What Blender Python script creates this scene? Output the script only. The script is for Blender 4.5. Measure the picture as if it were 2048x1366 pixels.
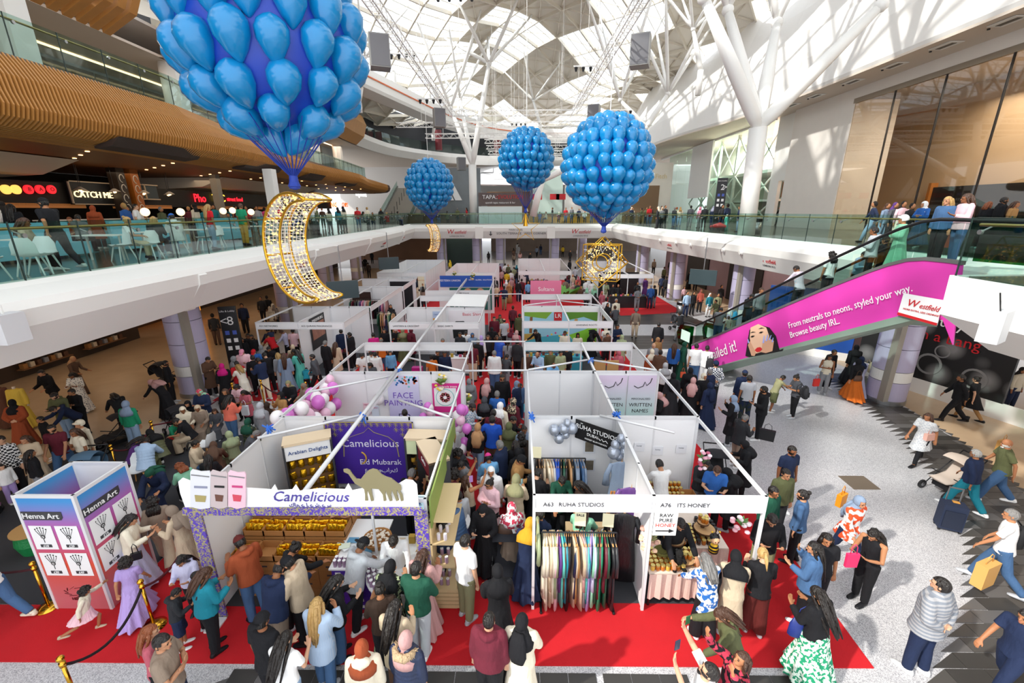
import bpy, bmesh, math, random
from mathutils import Vector, Matrix, Quaternion
R=math.radians; PI=math.pi
rnd=random.Random(7)
for o in list(bpy.data.objects): bpy.data.objects.remove(o)
SC=bpy.context.scene; COL=SC.collection; TS=bpy.data.scenes.new('work')
# ---------------- camera, world, sun, exposure ----------------
F=860.; PIT=R(16.9); YAW=R(0.9); ROL=R(0.2)
CAM=Vector((0,0,7.1))
_f=Vector((-math.sin(YAW)*math.cos(PIT),math.cos(YAW)*math.cos(PIT),-math.sin(PIT)))
_r0=Vector((math.cos(YAW),math.sin(YAW),0)); _u0=_r0.cross(_f)
_r=_r0*math.cos(ROL)-_u0*math.sin(ROL); _u=_r.cross(_f)
cd=bpy.data.cameras.new('camera'); cam=bpy.data.objects.new('camera',cd); COL.objects.link(cam)
cd.sensor_width=36; cd.lens=36*F/2048; cd.clip_end=500; cd.clip_start=.05
m=Matrix((_r,_u,-_f)).transposed().to_4x4(); m.translation=CAM; cam.matrix_world=m
SC.camera=cam
w=bpy.data.worlds.new('sky'); SC.world=w; w.use_nodes=True
wn=w.node_tree.nodes; wl=w.node_tree.links
bg=wn['Background']; bg.inputs[0].default_value=(0.93,0.96,1.0,1); bg.inputs[1].default_value=3.3
sd=bpy.data.lights.new('sun','SUN'); sun=bpy.data.objects.new('sun',sd); COL.objects.link(sun)
sd.energy=6.8; sd.angle=R(1.7); sd.color=(1,.95,.86)
SUNDIR=Vector((.80,.42,-.72)).normalized()
sun.rotation_euler=SUNDIR.to_track_quat('-Z','Y').to_euler(); sun.location=(-40,-20,60)
SC.view_settings.view_transform='Standard'; SC.view_settings.look='None'
SC.view_settings.gamma=1; SC.view_settings.use_curve_mapping=False
SC.view_settings.exposure=-0.62
def ray(x,y): return _f+_r*((x-1024)/F)-_u*((y-683)/F)
def at(x,y,z=None,Y=None,X=None):
 """point of the place where the line of sight meets a real horizontal or vertical plane"""
 d=ray(x,y)
 t=(z-CAM.z)/d.z if z is not None else (Y/d.y if Y is not None else X/d.x)
 return CAM+d*t
# ---------------- colours / materials ----------------
def s2l(c): return c/12.92 if c<=.04045 else ((c+.055)/1.055)**2.4
def rgb(h):
 if isinstance(h,str):
  h=PAL.get(h,h); h=h.lstrip('#'); c=[int(h[i:i+2],16)/255 for i in (0,2,4)]; return tuple(s2l(v) for v in c)
 return tuple(h)
PAL=dict(black='17171b',charcoal='2c2d31',navy='1d2947',blue='2c5fa8',royal='1e4fb5',denim='44648c',light_denim='8fa9c6',
 light_blue='a9c4e2',sky='6fa8d6',turquoise='5fc4b4',teal='1c7f92',green='1f8a63',dark_green='1c4f3d',olive='5c6040',sage='9eaa84',
 khaki='8d8b68',beige='cbb79c',cream='e6dcc6',white='eeeeee',light_grey='b9bcc2',grey='85878c',dark_grey='4c4e54',taupe='8b7a6b',
 tan='b98d63',camel='a87e4e',brown='5d4334',dark_brown='33241c',maroon='64202f',red='c8202a',coral='e0705c',rust='9c4a2a',orange='cf6a22',
 mustard='cf9a26',yellow='e3c02c',pink='e493ad',dusty_pink='c79a98',light_pink='efc4cd',hot_pink='de3f8f',magenta='c81f7c',lilac='b39bd6',
 lavender='c3c2dd',purple='5a3478',mint='8fd0ae',blue_grey='7d8ea6',rose='b45a68',blonde='c9a468',ginger='a4552c',silver='a9a9ac',dark='16120f',
 gold='c79a35',dark_red='5b1f1c')
_M={}
def mat(name,col,rough=.6,metal=0,bump=0,bscale=40,var=0,vscale=3,emit=0,spec=.5,trans=0,coat=0):
 if name in _M: return _M[name]
 m=bpy.data.materials.new(name); m.use_nodes=True; n=m.node_tree.nodes; l=m.node_tree.links
 b=n['Principled BSDF']; c=rgb(col)
 b.inputs['Base Color'].default_value=(*c,1); b.inputs['Roughness'].default_value=rough
 b.inputs['Metallic'].default_value=metal; b.inputs['Specular IOR Level'].default_value=spec
 if coat: b.inputs['Coat Weight'].default_value=coat
 if emit: b.inputs['Emission Color'].default_value=(*c,1); b.inputs['Emission Strength'].default_value=emit
 if var:
  t=n.new('ShaderNodeTexNoise'); t.inputs['Scale'].default_value=vscale; t.inputs['Detail'].default_value=4
  tc=n.new('ShaderNodeTexCoord'); l.new(tc.outputs['Object'],t.inputs['Vector'])
  mx=n.new('ShaderNodeMix'); mx.data_type='RGBA'
  mx.inputs[6].default_value=(*[v*(1-var) for v in c],1); mx.inputs[7].default_value=(*[min(1,v*(1+var)) for v in c],1)
  l.new(t.outputs['Fac'],mx.inputs[0]); l.new(mx.outputs[2],b.inputs['Base Color'])
 if bump:
  t=n.new('ShaderNodeTexNoise'); t.inputs['Scale'].default_value=bscale
  tc=n.new('ShaderNodeTexCoord'); l.new(tc.outputs['Object'],t.inputs['Vector'])
  bp=n.new('ShaderNodeBump'); bp.inputs['Strength'].default_value=bump; bp.inputs['Distance'].default_value=.02
  l.new(t.outputs['Fac'],bp.inputs['Height']); l.new(bp.outputs[0],b.inputs['Normal'])
 _M[name]=m; return m
def objcol_mat(name,rough,pattern=None,bump=.25,bscale=9,sheen=0,spec=.3):
 """colour comes from the object's own colour"""
 if name in _M: return _M[name]
 m=bpy.data.materials.new(name); m.use_nodes=True; n=m.node_tree.nodes; l=m.node_tree.links
 b=n['Principled BSDF']; b.inputs['Roughness'].default_value=rough; b.inputs['Specular IOR Level'].default_value=spec
 oi=n.new('ShaderNodeObjectInfo'); tc=n.new('ShaderNodeTexCoord')
 src=oi.outputs['Color']
 if sheen: b.inputs['Sheen Weight'].default_value=sheen
 if pattern:
  kind,c2,sc=pattern
  if kind=='noise':
   t=n.new('ShaderNodeTexNoise'); t.inputs['Scale'].default_value=sc; t.inputs['Detail'].default_value=1; f=t.outputs['Fac']
  elif kind=='stripe':
   t=n.new('ShaderNodeTexWave'); t.bands_direction='X'; t.inputs['Scale'].default_value=sc; f=t.outputs['Fac']
  elif kind=='hstripe':
   t=n.new('ShaderNodeTexWave'); t.bands_direction='Z'; t.inputs['Scale'].default_value=sc; f=t.outputs['Fac']
  elif kind=='check':
   t=n.new('ShaderNodeTexChecker'); t.inputs['Scale'].default_value=sc; f=t.outputs['Fac']
  else:
   t=n.new('ShaderNodeTexVoronoi'); t.inputs['Scale'].default_value=sc; f=t.outputs['Distance']
  l.new(tc.outputs['Object'],t.inputs['Vector'])
  rp=n.new('ShaderNodeValToRGB'); rp.color_ramp.elements[0].position=.46; rp.color_ramp.elements[1].position=.52
  if kind=='dots': rp.color_ramp.elements[0].position=.3; rp.color_ramp.elements[1].position=.36
  l.new(f,rp.inputs[0])
  mx=n.new('ShaderNodeMix'); mx.data_type='RGBA'; l.new(rp.outputs[0],mx.inputs[0])
  l.new(src,mx.inputs[6]); mx.inputs[7].default_value=(*rgb(c2),1); src=mx.outputs[2]
 l.new(src,b.inputs['Base Color'])
 if bump:
  t=n.new('ShaderNodeTexNoise'); t.inputs['Scale'].default_value=bscale; t.inputs['Detail'].default_value=3
  mp=n.new('ShaderNodeMapping'); mp.inputs['Scale'].default_value=(1,1,.4)
  l.new(tc.outputs['Object'],mp.inputs[0]); l.new(mp.outputs[0],t.inputs['Vector'])
  bp=n.new('ShaderNodeBump'); bp.inputs['Strength'].default_value=bump; bp.inputs['Distance'].default_value=.06
  l.new(t.outputs['Fac'],bp.inputs['Height']); l.new(bp.outputs[0],b.inputs['Normal'])
 _M[name]=m; return m
def glass(name,tint,gloss=.08,alpha=.9):
 if name in _M: return _M[name]
 m=bpy.data.materials.new(name); m.use_nodes=True; n=m.node_tree.nodes; l=m.node_tree.links
 n.remove(n['Principled BSDF']); out=n['Material Output']
 t=n.new('ShaderNodeBsdfTransparent'); t.inputs[0].default_value=(*rgb(tint),1)
 g=n.new('ShaderNodeBsdfGlossy'); g.inputs['Roughness'].default_value=.02
 fr=n.new('ShaderNodeLayerWeight'); fr.inputs[0].default_value=.5; pw=n.new('ShaderNodeMath'); pw.operation='POWER'; pw.inputs[1].default_value=4
 mx=n.new('ShaderNodeMixShader'); ml=n.new('ShaderNodeMath'); ml.operation='MULTIPLY_ADD'
 ml.inputs[1].default_value=.5; ml.inputs[2].default_value=gloss*.3; l.new(fr.outputs['Facing'],pw.inputs[0])
 l.new(pw.outputs[0],ml.inputs[0]); ml.use_clamp=True
 l.new(ml.outputs[0],mx.inputs[0]); l.new(t.outputs[0],mx.inputs[1]); l.new(g.outputs[0],mx.inputs[2]); l.new(mx.outputs[0],out.inputs[0])
 _M[name]=m; return m
# ---------------- mesh builder ----------------
class MB:
 def __init__(s): s.v=[]; s.f=[]; s.mi=[]; s.ms=[]; s.cur=0; s.sm=[]; s.smooth=False
 def m(s,mt):
  if mt not in s.ms: s.ms.append(mt)
  s.cur=s.ms.index(mt); return s
 def add(s,vs,fs,M=None):
  b=len(s.v)
  s.v+= [tuple(M@Vector(p)) for p in vs] if M is not None else [tuple(p) for p in vs]
  for f in fs: s.f.append(tuple(i+b for i in f)); s.mi.append(s.cur); s.sm.append(s.smooth)
  return s
 def box(s,a,b,M=None):
  x0,y0,z0=a; x1,y1,z1=b
  return s.add([(x0,y0,z0),(x1,y0,z0),(x1,y1,z0),(x0,y1,z0),(x0,y0,z1),(x1,y0,z1),(x1,y1,z1),(x0,y1,z1)],
   [(0,3,2,1),(4,5,6,7),(0,1,5,4),(1,2,6,5),(2,3,7,6),(3,0,4,7)],M)
 def quad(s,a,b,c,d): return s.add([a,b,c,d],[(0,1,2,3)])
 def bar(s,a,b,w,h=None):
  a=Vector(a);b=Vector(b);h=h or w; d=b-a; L=d.length
  if L<1e-6: return s
  M=Matrix.Translation(a)@d.to_track_quat('Z','X').to_matrix().to_4x4()
  if abs(d.z)<.98*L:
   z=d.normalized(); x=Vector((0,0,1)).cross(z).normalized(); y=z.cross(x)
   M=Matrix.Translation(a)@Matrix((x,y,z)).transposed().to_4x4()
  return s.box((-w/2,-h/2,0),(w/2,h/2,L),M)
 def loft(s,pts,rad,n=8,cap=True,refx=None):
  """tube through pts with radii (r or (rx,ry))"""
  pts=[Vector(p) for p in pts]; N=len(pts); vs=[]; X=Vector(refx) if refx else None
  for i,p in enumerate(pts):
   d=(pts[min(i+1,N-1)]-pts[max(i-1,0)])
   d=d.normalized() if d.length>1e-9 else Vector((0,0,1))
   if X is None: X=Vector((1,0,0)) if abs(d.x)<.9 else Vector((0,1,0))
   x=(X-d*X.dot(d)).normalized(); X=x; y=d.cross(x)
   r=rad[i] if isinstance(rad,(list,tuple)) and not (len(rad)==2 and N!=2 and not isinstance(rad[0],tuple)) else rad
   rx,ry=r if isinstance(r,tuple) else (r,r)
   for k in range(n):
    a=2*PI*k/n; vs.append(p+x*(rx*math.cos(a))+y*(ry*math.sin(a)))
  fs=[]
  for i in range(N-1):
   for k in range(n):
    k2=(k+1)%n; fs.append((i*n+k,i*n+k2,(i+1)*n+k2,(i+1)*n+k))
  if cap: fs.append(tuple(range(n-1,-1,-1))); fs.append(tuple((N-1)*n+k for k in range(n)))
  return s.add(vs,fs)
 def cyl(s,a,b,r,n=10,r2=None): return s.loft([a,b],[(r,r),(r if r2 is None else r2,)*2],n)
 def lathe(s,prof,n=16,M=None):
  vs=[];N=len(prof)
  for r,z in prof:
   for k in range(n): a=2*PI*k/n; vs.append((r*math.cos(a),r*math.sin(a),z))
  fs=[(i*n+k,i*n+(k+1)%n,(i+1)*n+(k+1)%n,(i+1)*n+k) for i in range(N-1) for k in range(n)]
  fs.append(tuple(range(n-1,-1,-1))); fs.append(tuple((N-1)*n+k for k in range(n)))
  return s.add(vs,fs,M)
 def ell(s,c,r,n=10,h=6,M=None,taper=0):
  prof=[]; vs=[]
  for i in range(h+1):
   t=PI*i/h; z=-math.cos(t); q=max(math.sin(t),.02)*(1+taper*z)
   for k in range(n): a=2*PI*k/n; vs.append((c[0]+r[0]*q*math.cos(a),c[1]+r[1]*q*math.sin(a),c[2]+r[2]*z))
  fs=[(i*n+k,i*n+(k+1)%n,(i+1)*n+(k+1)%n,(i+1)*n+k) for i in range(h) for k in range(n)]
  fs.append(tuple(range(n-1,-1,-1))); fs.append(tuple(h*n+k for k in range(n)))
  return s.add(vs,fs,M)
 def prism(s,poly,ext,M=None):
  """poly: list of 3d points, extruded by vector ext"""
  e=Vector(ext); P=[Vector(p) for p in poly]; n=len(P)
  return s.add(P+[p+e for p in P],[tuple(range(n-1,-1,-1)),tuple(range(n,2*n))]+[(i,(i+1)%n,n+(i+1)%n,n+i) for i in range(n)],M)
 def mesh(s,name):
  me=bpy.data.meshes.new(name); me.from_pydata(s.v,[],s.f)
  for mt in s.ms: me.materials.append(mt)
  if s.ms: me.polygons.foreach_set('material_index',s.mi)
  me.polygons.foreach_set('use_smooth',s.sm); me.update()
  bm=bmesh.new(); bm.from_mesh(me); bmesh.ops.recalc_face_normals(bm,faces=bm.faces); bm.to_mesh(me); bm.free()
  return me
def obj(name,mb,mt=None,parent=None,loc=None,p=None,label=None,cat=None,group=None,kind=None,rz=0,color=None):
 parent=parent or p
 if isinstance(mb,MB):
  if mt is not None and not mb.ms: mb.ms=[mt]; mb.mi=[0]*len(mb.f)
  me=mb.mesh(name)
 else:
  me=mb
  if mt is not None and not me.materials: me.materials.append(mt)
 o=bpy.data.objects.new(name,me); COL.objects.link(o)
 if loc is not None: o.location=loc
 o.rotation_euler.z=rz
 if parent: o.parent=parent
 if label: o['label']=label
 if cat: o['category']=cat
 if group: o['group']=group
 if kind: o['kind']=kind
 if color is not None: o.color=(*rgb(color),1)
 return o
def empty(name,loc,label,cat,group=None,rz=0):
 o=bpy.data.objects.new(name,None); COL.objects.link(o); o.location=loc; o.rotation_euler.z=rz
 o.empty_display_size=.1; o['label']=label; o['category']=cat
 if group: o['group']=group
 return o
def text(name,s,size,M,mt,parent,ext=.004,align='CENTER',font=None,sx=1,shear=0):
 """flat lettering as thin geometry; M places it (x right, y up)"""
 c=bpy.data.curves.new(name,'FONT'); c.body=s; c.size=size; c.extrude=ext; c.align_x=align; c.align_y='CENTER'; c.resolution_u=2; c.shear=shear
 t=bpy.data.objects.new(name,c); TS.collection.objects.link(t); TS.view_layers[0].update()
 me=bpy.data.meshes.new_from_object(t); bpy.data.objects.remove(t); bpy.data.curves.remove(c)
 me.transform(M@Matrix.Diagonal((sx,1,1,1))); me.materials.clear(); me.materials.append(mt)
 o=bpy.data.objects.new(name,me); COL.objects.link(o)
 if parent: o.parent=parent
 return o
def frame_M(o,x,y):
 """matrix with origin o, local x axis, local y axis (normal = x cross y)"""
 x=Vector(x).normalized(); y=Vector(y).normalized(); z=x.cross(y); m=Matrix((x,y,z)).transposed().to_4x4(); m.translation=Vector(o); return m
FRONT=lambda x,y,z: frame_M((x,y,z),(1,0,0),(0,0,1))    # text facing -Y (the camera)
def Mt(m): return MB().m(m)
WHITE=mat('white_paint','eceae6',.5);
# ---------------- people ----------------
SKIN=objcol_mat('skin',.55,bump=0,spec=.35)
CLOTH=objcol_mat('cloth',.85,bump=.5,bscale=10)
SATIN=objcol_mat('satin',.4,bump=.45,bscale=8,spec=.5)
KNIT=objcol_mat('knit',.95,bump=.6,bscale=30)
HAIRM=objcol_mat('hair',.45,bump=.8,bscale=25,spec=.5)
SHOEM=objcol_mat('shoe_leather',.5,bump=0)
PATS={'floral':objcol_mat('cloth_floral',.8,('noise','c43d55',14)),'flblue':objcol_mat('cloth_blue_floral',.8,('noise','2c68b4',13)),
 'florange':objcol_mat('cloth_orange_floral',.8,('noise','e0532a',8)),'check':objcol_mat('cloth_check',.85,('check','d8d8d8',22)),
 'stripe':objcol_mat('cloth_stripe',.85,('stripe','b9c9de',22)),'hstripe':objcol_mat('cloth_band',.85,('hstripe','3a3f46',12)),
 'print':objcol_mat('cloth_print',.85,('noise','20211f',22)),'leaf':objcol_mat('cloth_leaf',.85,('noise','dfeee0',20)),
 'camo':objcol_mat('cloth_camo',.9,('noise','2b3430',10)),'dots':objcol_mat('cloth_dots',.9,('dots','e8e2d6',20)),
 'puffer':objcol_mat('cloth_puffer',.5,bump=.4,spec=.5),'satin':SATIN,'knit':KNIT,'quilt_shade':objcol_mat('cloth_quilt_shade',.5,('hstripe','7d838d',6),bump=.3)}  # last entry: darker bands paint the shade between the puffer rolls
DARKM=mat('dark_eye','120e0c',.3); LIPM=mat('lip','9c5a52',.5)
def V(*a): return Vector(a)
# arm: (upper arm dir, forearm dir, hand dir) with x outward, y forward
_dn=(.12,.0,-1)
ARMS={'down':((.16,-.02,-1),(.06,.14,-1),(.02,.15,-1)),'back':((.18,-.35,-1),(.0,.05,-1),(0,.2,-1)),'swing':((.15,.42,-1),(.02,.75,-1),(0,.7,-1)),
 'swingb':((.2,-.55,-1),(.1,-.1,-1),(0,.1,-1)),'phone':((.22,.25,-1),(-.35,1,.25),(-.5,.8,.35)),'fold':((.28,.32,-1),(-1,.45,.08),(-1,.15,.1)),
 'reach':((.25,.8,-.75),(.0,1,-.25),(0,1,-.35)),'reachlow':((.2,.6,-.9),(.0,.8,-.7),(0,.8,-.7)),'up':((.45,.7,.5),(-.15,.5,1),(-.1,.3,1)),
 'hip':((.8,-.1,-.8),(-.75,.35,-.5),(-.8,.4,-.3)),'lap':((.2,.3,-1),(-.3,1,-.12),(-.3,1,-.25)),'push':((.15,.25,-1),(-.05,1,-.35),(0,1,-.2)),
 'mouth':((.3,.5,-.9),(-.55,.5,.95),(-.4,.2,1)),'behind':((.35,-.3,-1),(-.8,-.35,-.5),(-1,-.1,-.1)),'out':((.9,.3,-.55),(.8,.6,-.1),(.8,.6,0)),
 'carry':((.15,.1,-1),(.05,.6,-.8),(0,.5,-.9))}
#        legs: (thigh fwd deg, knee bend deg) L,R ; lean deg; head pitch(down +), head yaw; armL, armR
POSES={'stand':((2,3),(-2,3),1,6,0,'down','down'),'stand2':((8,14),(-3,2),2,10,18,'down','fold'),'phone':((4,6),(-3,3),4,30,-4,'phone','phone'),
 'fold':((4,6),(-4,3),2,8,-15,'fold','fold'),'walk':((26,12),(-16,22),5,4,0,'swingb','swing'),'walk2':((-18,24),(24,10),5,4,8,'swing','carry'),
 'reach':((8,10),(-6,4),16,28,5,'reachlow','reach'),'browse':((6,8),(-4,4),10,34,-10,'reachlow','reachlow'),'hip':((3,3),(-6,5),0,4,12,'hip','down'),
 'photo':((6,6),(-4,4),-4,-16,0,'up','up'),'push':((14,10),(-14,14),10,12,0,'push','push'),'mouth':((3,4),(-3,4),2,8,12,'phone','mouth'),
 'sit':((84,84),(88,90),4,14,8,'lap','lap'),'sitlean':((82,86),(90,95),24,34,0,'lap','reachlow'),'behind':((2,2),(-4,3),0,0,14,'behind','behind'),
 'bend':((12,12),(-4,6),38,36,0,'reachlow','reach'),'run':((35,50),(-30,40),14,0,10,'out','swingb'),'bag':((4,4),(-3,3),1,8,-20,'phone','down')}
_SK={}
def skel(pose):
 if pose in _SK: return _SK[pose]
 LL,LR,lean,hp,hy,aL,aR=POSES[pose]
 J={}; pel=V(0,0,.93)
 feet=[]
 for s,(th,kn) in ((-1,LL),(1,LR)):
  h=pel+V(.09*s,0,-.03); a=R(th); d=V(.02*s,math.sin(a),-math.cos(a)).normalized(); k=h+d*.43
  b=R(th-kn); d2=V(.015*s,math.sin(b),-math.cos(b)).normalized(); an=k+d2*.40
  J['hip',s]=h;J['knee',s]=k;J['ank',s]=an; feet.append(an.z-.075)
 dz=-min(feet)
 for k in list(J): J[k]=J[k]+V(0,0,dz)
 J['pel']=pel+V(0,0,dz); base=J['pel']
 Rl=Matrix.Rotation(-R(lean),4,'X')
 def tr(p): return base+Rl@(Vector(p)-pel)
 J['tr']=tr; J['Rl']=Rl
 for s,an in ((-1,aL),(1,aR)):
  sh=tr((.175*s,0,1.415)); u,f,hd=[V(v[0]*s,v[1],v[2]).normalized() for v in ARMS[an]]
  if abs(lean)>8 and an in('down',): pass
  e=sh+u*.285; wv=e+f*.25
  J['sh',s]=sh;J['el',s]=e;J['wr',s]=wv;J['hd',s]=hd; J['f',s]=f
 nb=tr((0,-.005,1.49)); HM=Matrix.Translation(nb)@Rl@Matrix.Rotation(-R(hp),4,'X')@Matrix.Rotation(R(hy),4,'Z')
 J['head']=HM; J['height']=(HM@V(0,0,.23)).z
 _SK[pose]=J; return J
def remesh(mb,vox,ratio=None,smooth=2,noise=0,name='m'):
 me=bpy.data.meshes.new(name); me.from_pydata(mb.v,[],mb.f)
 o=bpy.data.objects.new('tmp',me); TS.collection.objects.link(o)
 md=o.modifiers.new('r','REMESH'); md.mode='VOXEL'; md.voxel_size=vox; md.use_smooth_shade=True
 if smooth: sm=o.modifiers.new('s','SMOOTH'); sm.iterations=smooth; sm.factor=.5
 if ratio: dm=o.modifiers.new('d','DECIMATE'); dm.ratio=ratio
 vl=TS.view_layers[0]; vl.update(); dg=vl.depsgraph; ev=o.evaluated_get(dg); r=bpy.data.meshes.new_from_object(ev,depsgraph=dg)
 bpy.data.objects.remove(o); bpy.data.meshes.remove(me); r.name=name
 r.polygons.foreach_set('use_smooth',[True]*len(r.polygons))
 return r
def limb(mb,a,b,c,ra,rm,rb,rc,n=8):
 a,b,c=Vector(a),Vector(b),Vector(c)
 mb.loft([a,a.lerp(b,.5),b,b.lerp(c,.35),c],[ra,rm,rb,(rb+rc)/2*1.08,rc],n)
 mb.ell(b,(rb,rb,rb),8,5); mb.ell(a,(ra,ra,ra),8,5)
_BODY={}
def body_mesh(pose):
 if pose in _BODY: return _BODY[pose]
 J=skel(pose); tr=J['tr']; mb=MB()
 mb.loft([tr((0,0,z)) for z in (.84,.93,1.08,1.28,1.40,1.46,1.50)],[(.12,.09),(.155,.11),(.125,.095),(.155,.11),(.165,.085),(.075,.06),(.055,.055)],14,refx=(1,0,0))
 HM=J['head']
 def H(x,y,z): return HM@V(x,y,z)
 mb.loft([tr((0,0,1.44)),H(0,0,.0),H(0,.01,.07)],[.055,.052,.05],10)
 def he(c,r,n=16,h=10):
  mb.ell((0,0,0),r,n,h,HM@Matrix.Translation(V(*c)))
 he((0,.012,.130),(.074,.094,.098)); he((0,.042,.068),(.052,.060,.055)); he((0,.092,.035+.0),(.022,.018,.018))
 mb.loft([H(0,.098,.128),H(0,.118,.092),H(0,.103,.080)],[.008,.016,.010],8)  # nose
 for s in(-1,1):
  he((.078*s,.0,.108),(.010,.020,.032),8,6)
  mb.ell((0,0,0),(.022,.008,.006),8,5,HM@Matrix.Translation(V(.032*s,.098,.134)))
 he((0,.100,.055),(.022,.010,.008),8,5)
 for s in(-1,1):
  limb(mb,J['sh',s],J['el',s],J['wr',s],.052,.043,.038,.026)
  mb.loft([tr((.10*s,0,1.42)),J['sh',s]],[.05,.05],8)
  hd=J['hd',s]; f=J['f',s]; wr=J['wr',s]
  side=Vector((-s,0,0));
  if abs(hd.x)>.7: side=Vector((0,0,1))
  n_=hd.cross(side).normalized(); side=n_.cross(hd).normalized()   # side = thumb side
  pm=wr+hd*.085
  mb.loft([wr-hd*.01,wr+hd*.03,pm],[(.026,.020),(.036,.017),(.040,.014)],10,refx=side)
  for i,(o_,L) in enumerate(((.030,.072),(.010,.080),(-.010,.074),(-.029,.058))):
   b0=pm-hd*.012+side*o_; cv=(n_ if s>0 else n_)*(-1 if n_.dot(Vector((-s*.6,-.2,0)))<0 else 1)
   p1=b0+hd*(L*.5)+cv*.006; p2=b0+hd*(L*.85)+cv*.022; p3=b0+hd*L+cv*.034
   mb.loft([b0,p1,p2,p3],[.0095,.009,.0085,.007],6)
  b0=wr+hd*.03+side*.026
  mb.loft([b0,b0+hd*.028+side*.026,b0+hd*.06+side*.036],[.013,.011,.009],6)
  limb(mb,J['hip',s],J['knee',s],J['ank',s],.086,.074,.055,.038,10)
  an=J['ank',s]; mb.loft([an+V(0,-.045,-.045),an+V(0,.04,-.045),an+V(0,.15,-.06)],[(.03,.03),(.038,.03),(.035,.014)],8,refx=(1,0,0))
 me=remesh(mb,.0075,.17,1,name='body_'+pose); me.materials.append(SKIN)
 _BODY[pose]=me; return me
_G={}
def garment(kind,pose,bulk=1.0):
 """clothing surface for a pose, cached and shared"""
 key=(kind,pose,bulk)
 if key in _G: return _G[key]
 J=skel(pose); tr=J['tr']; mb=MB(); B=bulk
 sit=pose in('sit','sitlean')
 def torso(lo,add,flare=0):
  zs=[1.485,1.45,1.41,1.28,1.08,.97]; rs=[(.07,.065),(.12,.075),(.178,.095),(.168,.118),(.145,.108),(.165,.118)]
  P=[tr((0,0,z)) for z in zs]; Rr=[((a+add)*B,(b+add)*B) for a,b in rs]
  if lo<.95: P.append(tr((0,0,lo))); Rr.append(((.172+add+flare)*B,(.128+add+flare)*B))
  mb.loft(P,Rr,16,refx=(1,0,0))
 def sleeve(frac,r0,r1,flare=0):
  for s in(-1,1):
   a,e,wv=J['sh',s],J['el',s],J['wr',s]
   mb.loft([tr((.09*s,0,1.40)),a],[.07*B,.068*B],10); mb.ell(a,(.066*B,)*3,10,6)
   if frac<.5: mb.loft([a,a.lerp(e,.72)],[.066*B,.062*B],10)
   else: mb.loft([a,a.lerp(e,.5),e],[r0*B,(r0+r1)/2*B,r1*B],10); mb.ell(e,(r1*B,)*3,8,5); mb.loft([e,e.lerp(wv,.5),e.lerp(wv,.93)],[r1*B,(r1*.92+flare*.5)*B,(r1*.72+flare)*B],10)
 def legs(k_end,add,wide=0):
  for s in(-1,1):
   h,k,a=J['hip',s],J['knee',s],J['ank',s]
   if k_end<=1: mb.loft([h+V(0,0,.04),h.lerp(k,.5),h.lerp(k,k_end)],[(.098+add)*B,(.088+add)*B,(.085+add+wide)*B],10)
   else:
    e=k.lerp(a,min(k_end-1,1)*.97)
    mb.loft([h+V(0,0,.04),h.lerp(k,.5),k],[(.098+add)*B,(.084+add)*B,(.066+add+wide*.5)*B],10); mb.ell(k,((.066+add+wide*.5)*B,)*3,10,6)
    mb.loft([k,k.lerp(e,.5),e],[(.066+add+wide*.5)*B,(.062+add+wide*.75)*B,(.050+add+wide)*B],10)
  mb.loft([J['pel']+V(0,0,-.09),J['pel'],tr((0,0,1.03))],[(.13*B,.105*B),(.172*B,.128*B),(.148*B,.112*B)],14,refx=(1,0,0))
 def skirt(zend,r_end,top=1.02,folds=9,amp=.10):
  if sit:
   for s in(-1,1): pass
   k=(J['knee',-1]+J['knee',1])/2; a=(J['ank',-1]+J['ank',1])/2; h=J['pel']
   mb.loft([h+V(0,-.06,-.02),h.lerp(k,.55),k+V(0,.03,.0)],[(.20*B,.13*B),(.21*B,.11*B),(.19*B,.10*B)],14,refx=(1,0,0))
   if zend<.5: mb.loft([k+V(0,-.01,.04),k.lerp(a,.5),V(a.x,a.y+.02,max(zend,.05))],[(.19*B,.11*B),(.20*B,.12*B),(.23*B,.15*B)],14,refx=(1,0,0))
   mb.loft([h+V(0,0,-.05),tr((0,0,1.08))],[(.19*B,.14*B),(.15*B,.11*B)],14,refx=(1,0,0)); return
  ca=(J['ank',-1]+J['ank',1])/2; sp=abs(J['ank',-1].y-J['ank',1].y)/2
  n=36; vs=[]; rows=[]; L=[top,.95,.75,.5,.25,.04]; L=[z for z in L if z>zend]+[zend]
  for z in L:
   t=(top-z)/(top-.04); c=tr((0,0,z)) if z>.93 else V(0,0,0).lerp(V(0,0,0),0)
   if z<=.93: b=tr((0,0,.93)); c=V(b.x*(1-t)+ca.x*t,b.y*(1-t)+ca.y*t,z+(J['pel'].z-.93)*(1-t))
   rx=(.148*(1-t)+ (r_end)*t) if z<.93 else .165; rx=max(rx,.155 if z>.97 else .185)*B; ry=max(.118 if z>.97 else .15,(.11*(1-t)+(r_end*.85)*t))*B+sp*t
   for k in range(n):
    a_=2*PI*k/n; q=1+amp*t*math.sin(folds*a_+1.3*math.sin(2*a_)+z*2)
    vs.append(c+V(rx*q*math.cos(a_),ry*q*math.sin(a_),0))
  N=len(L); fs=[(i*n+k,i*n+(k+1)%n,(i+1)*n+(k+1)%n,(i+1)*n+k) for i in range(N-1) for k in range(n)]
  fs.append(tuple(range(n-1,-1,-1))); fs.append(tuple((N-1)*n+k for k in range(n)))
  mb.add(vs,fs)
 vox=.017
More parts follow.
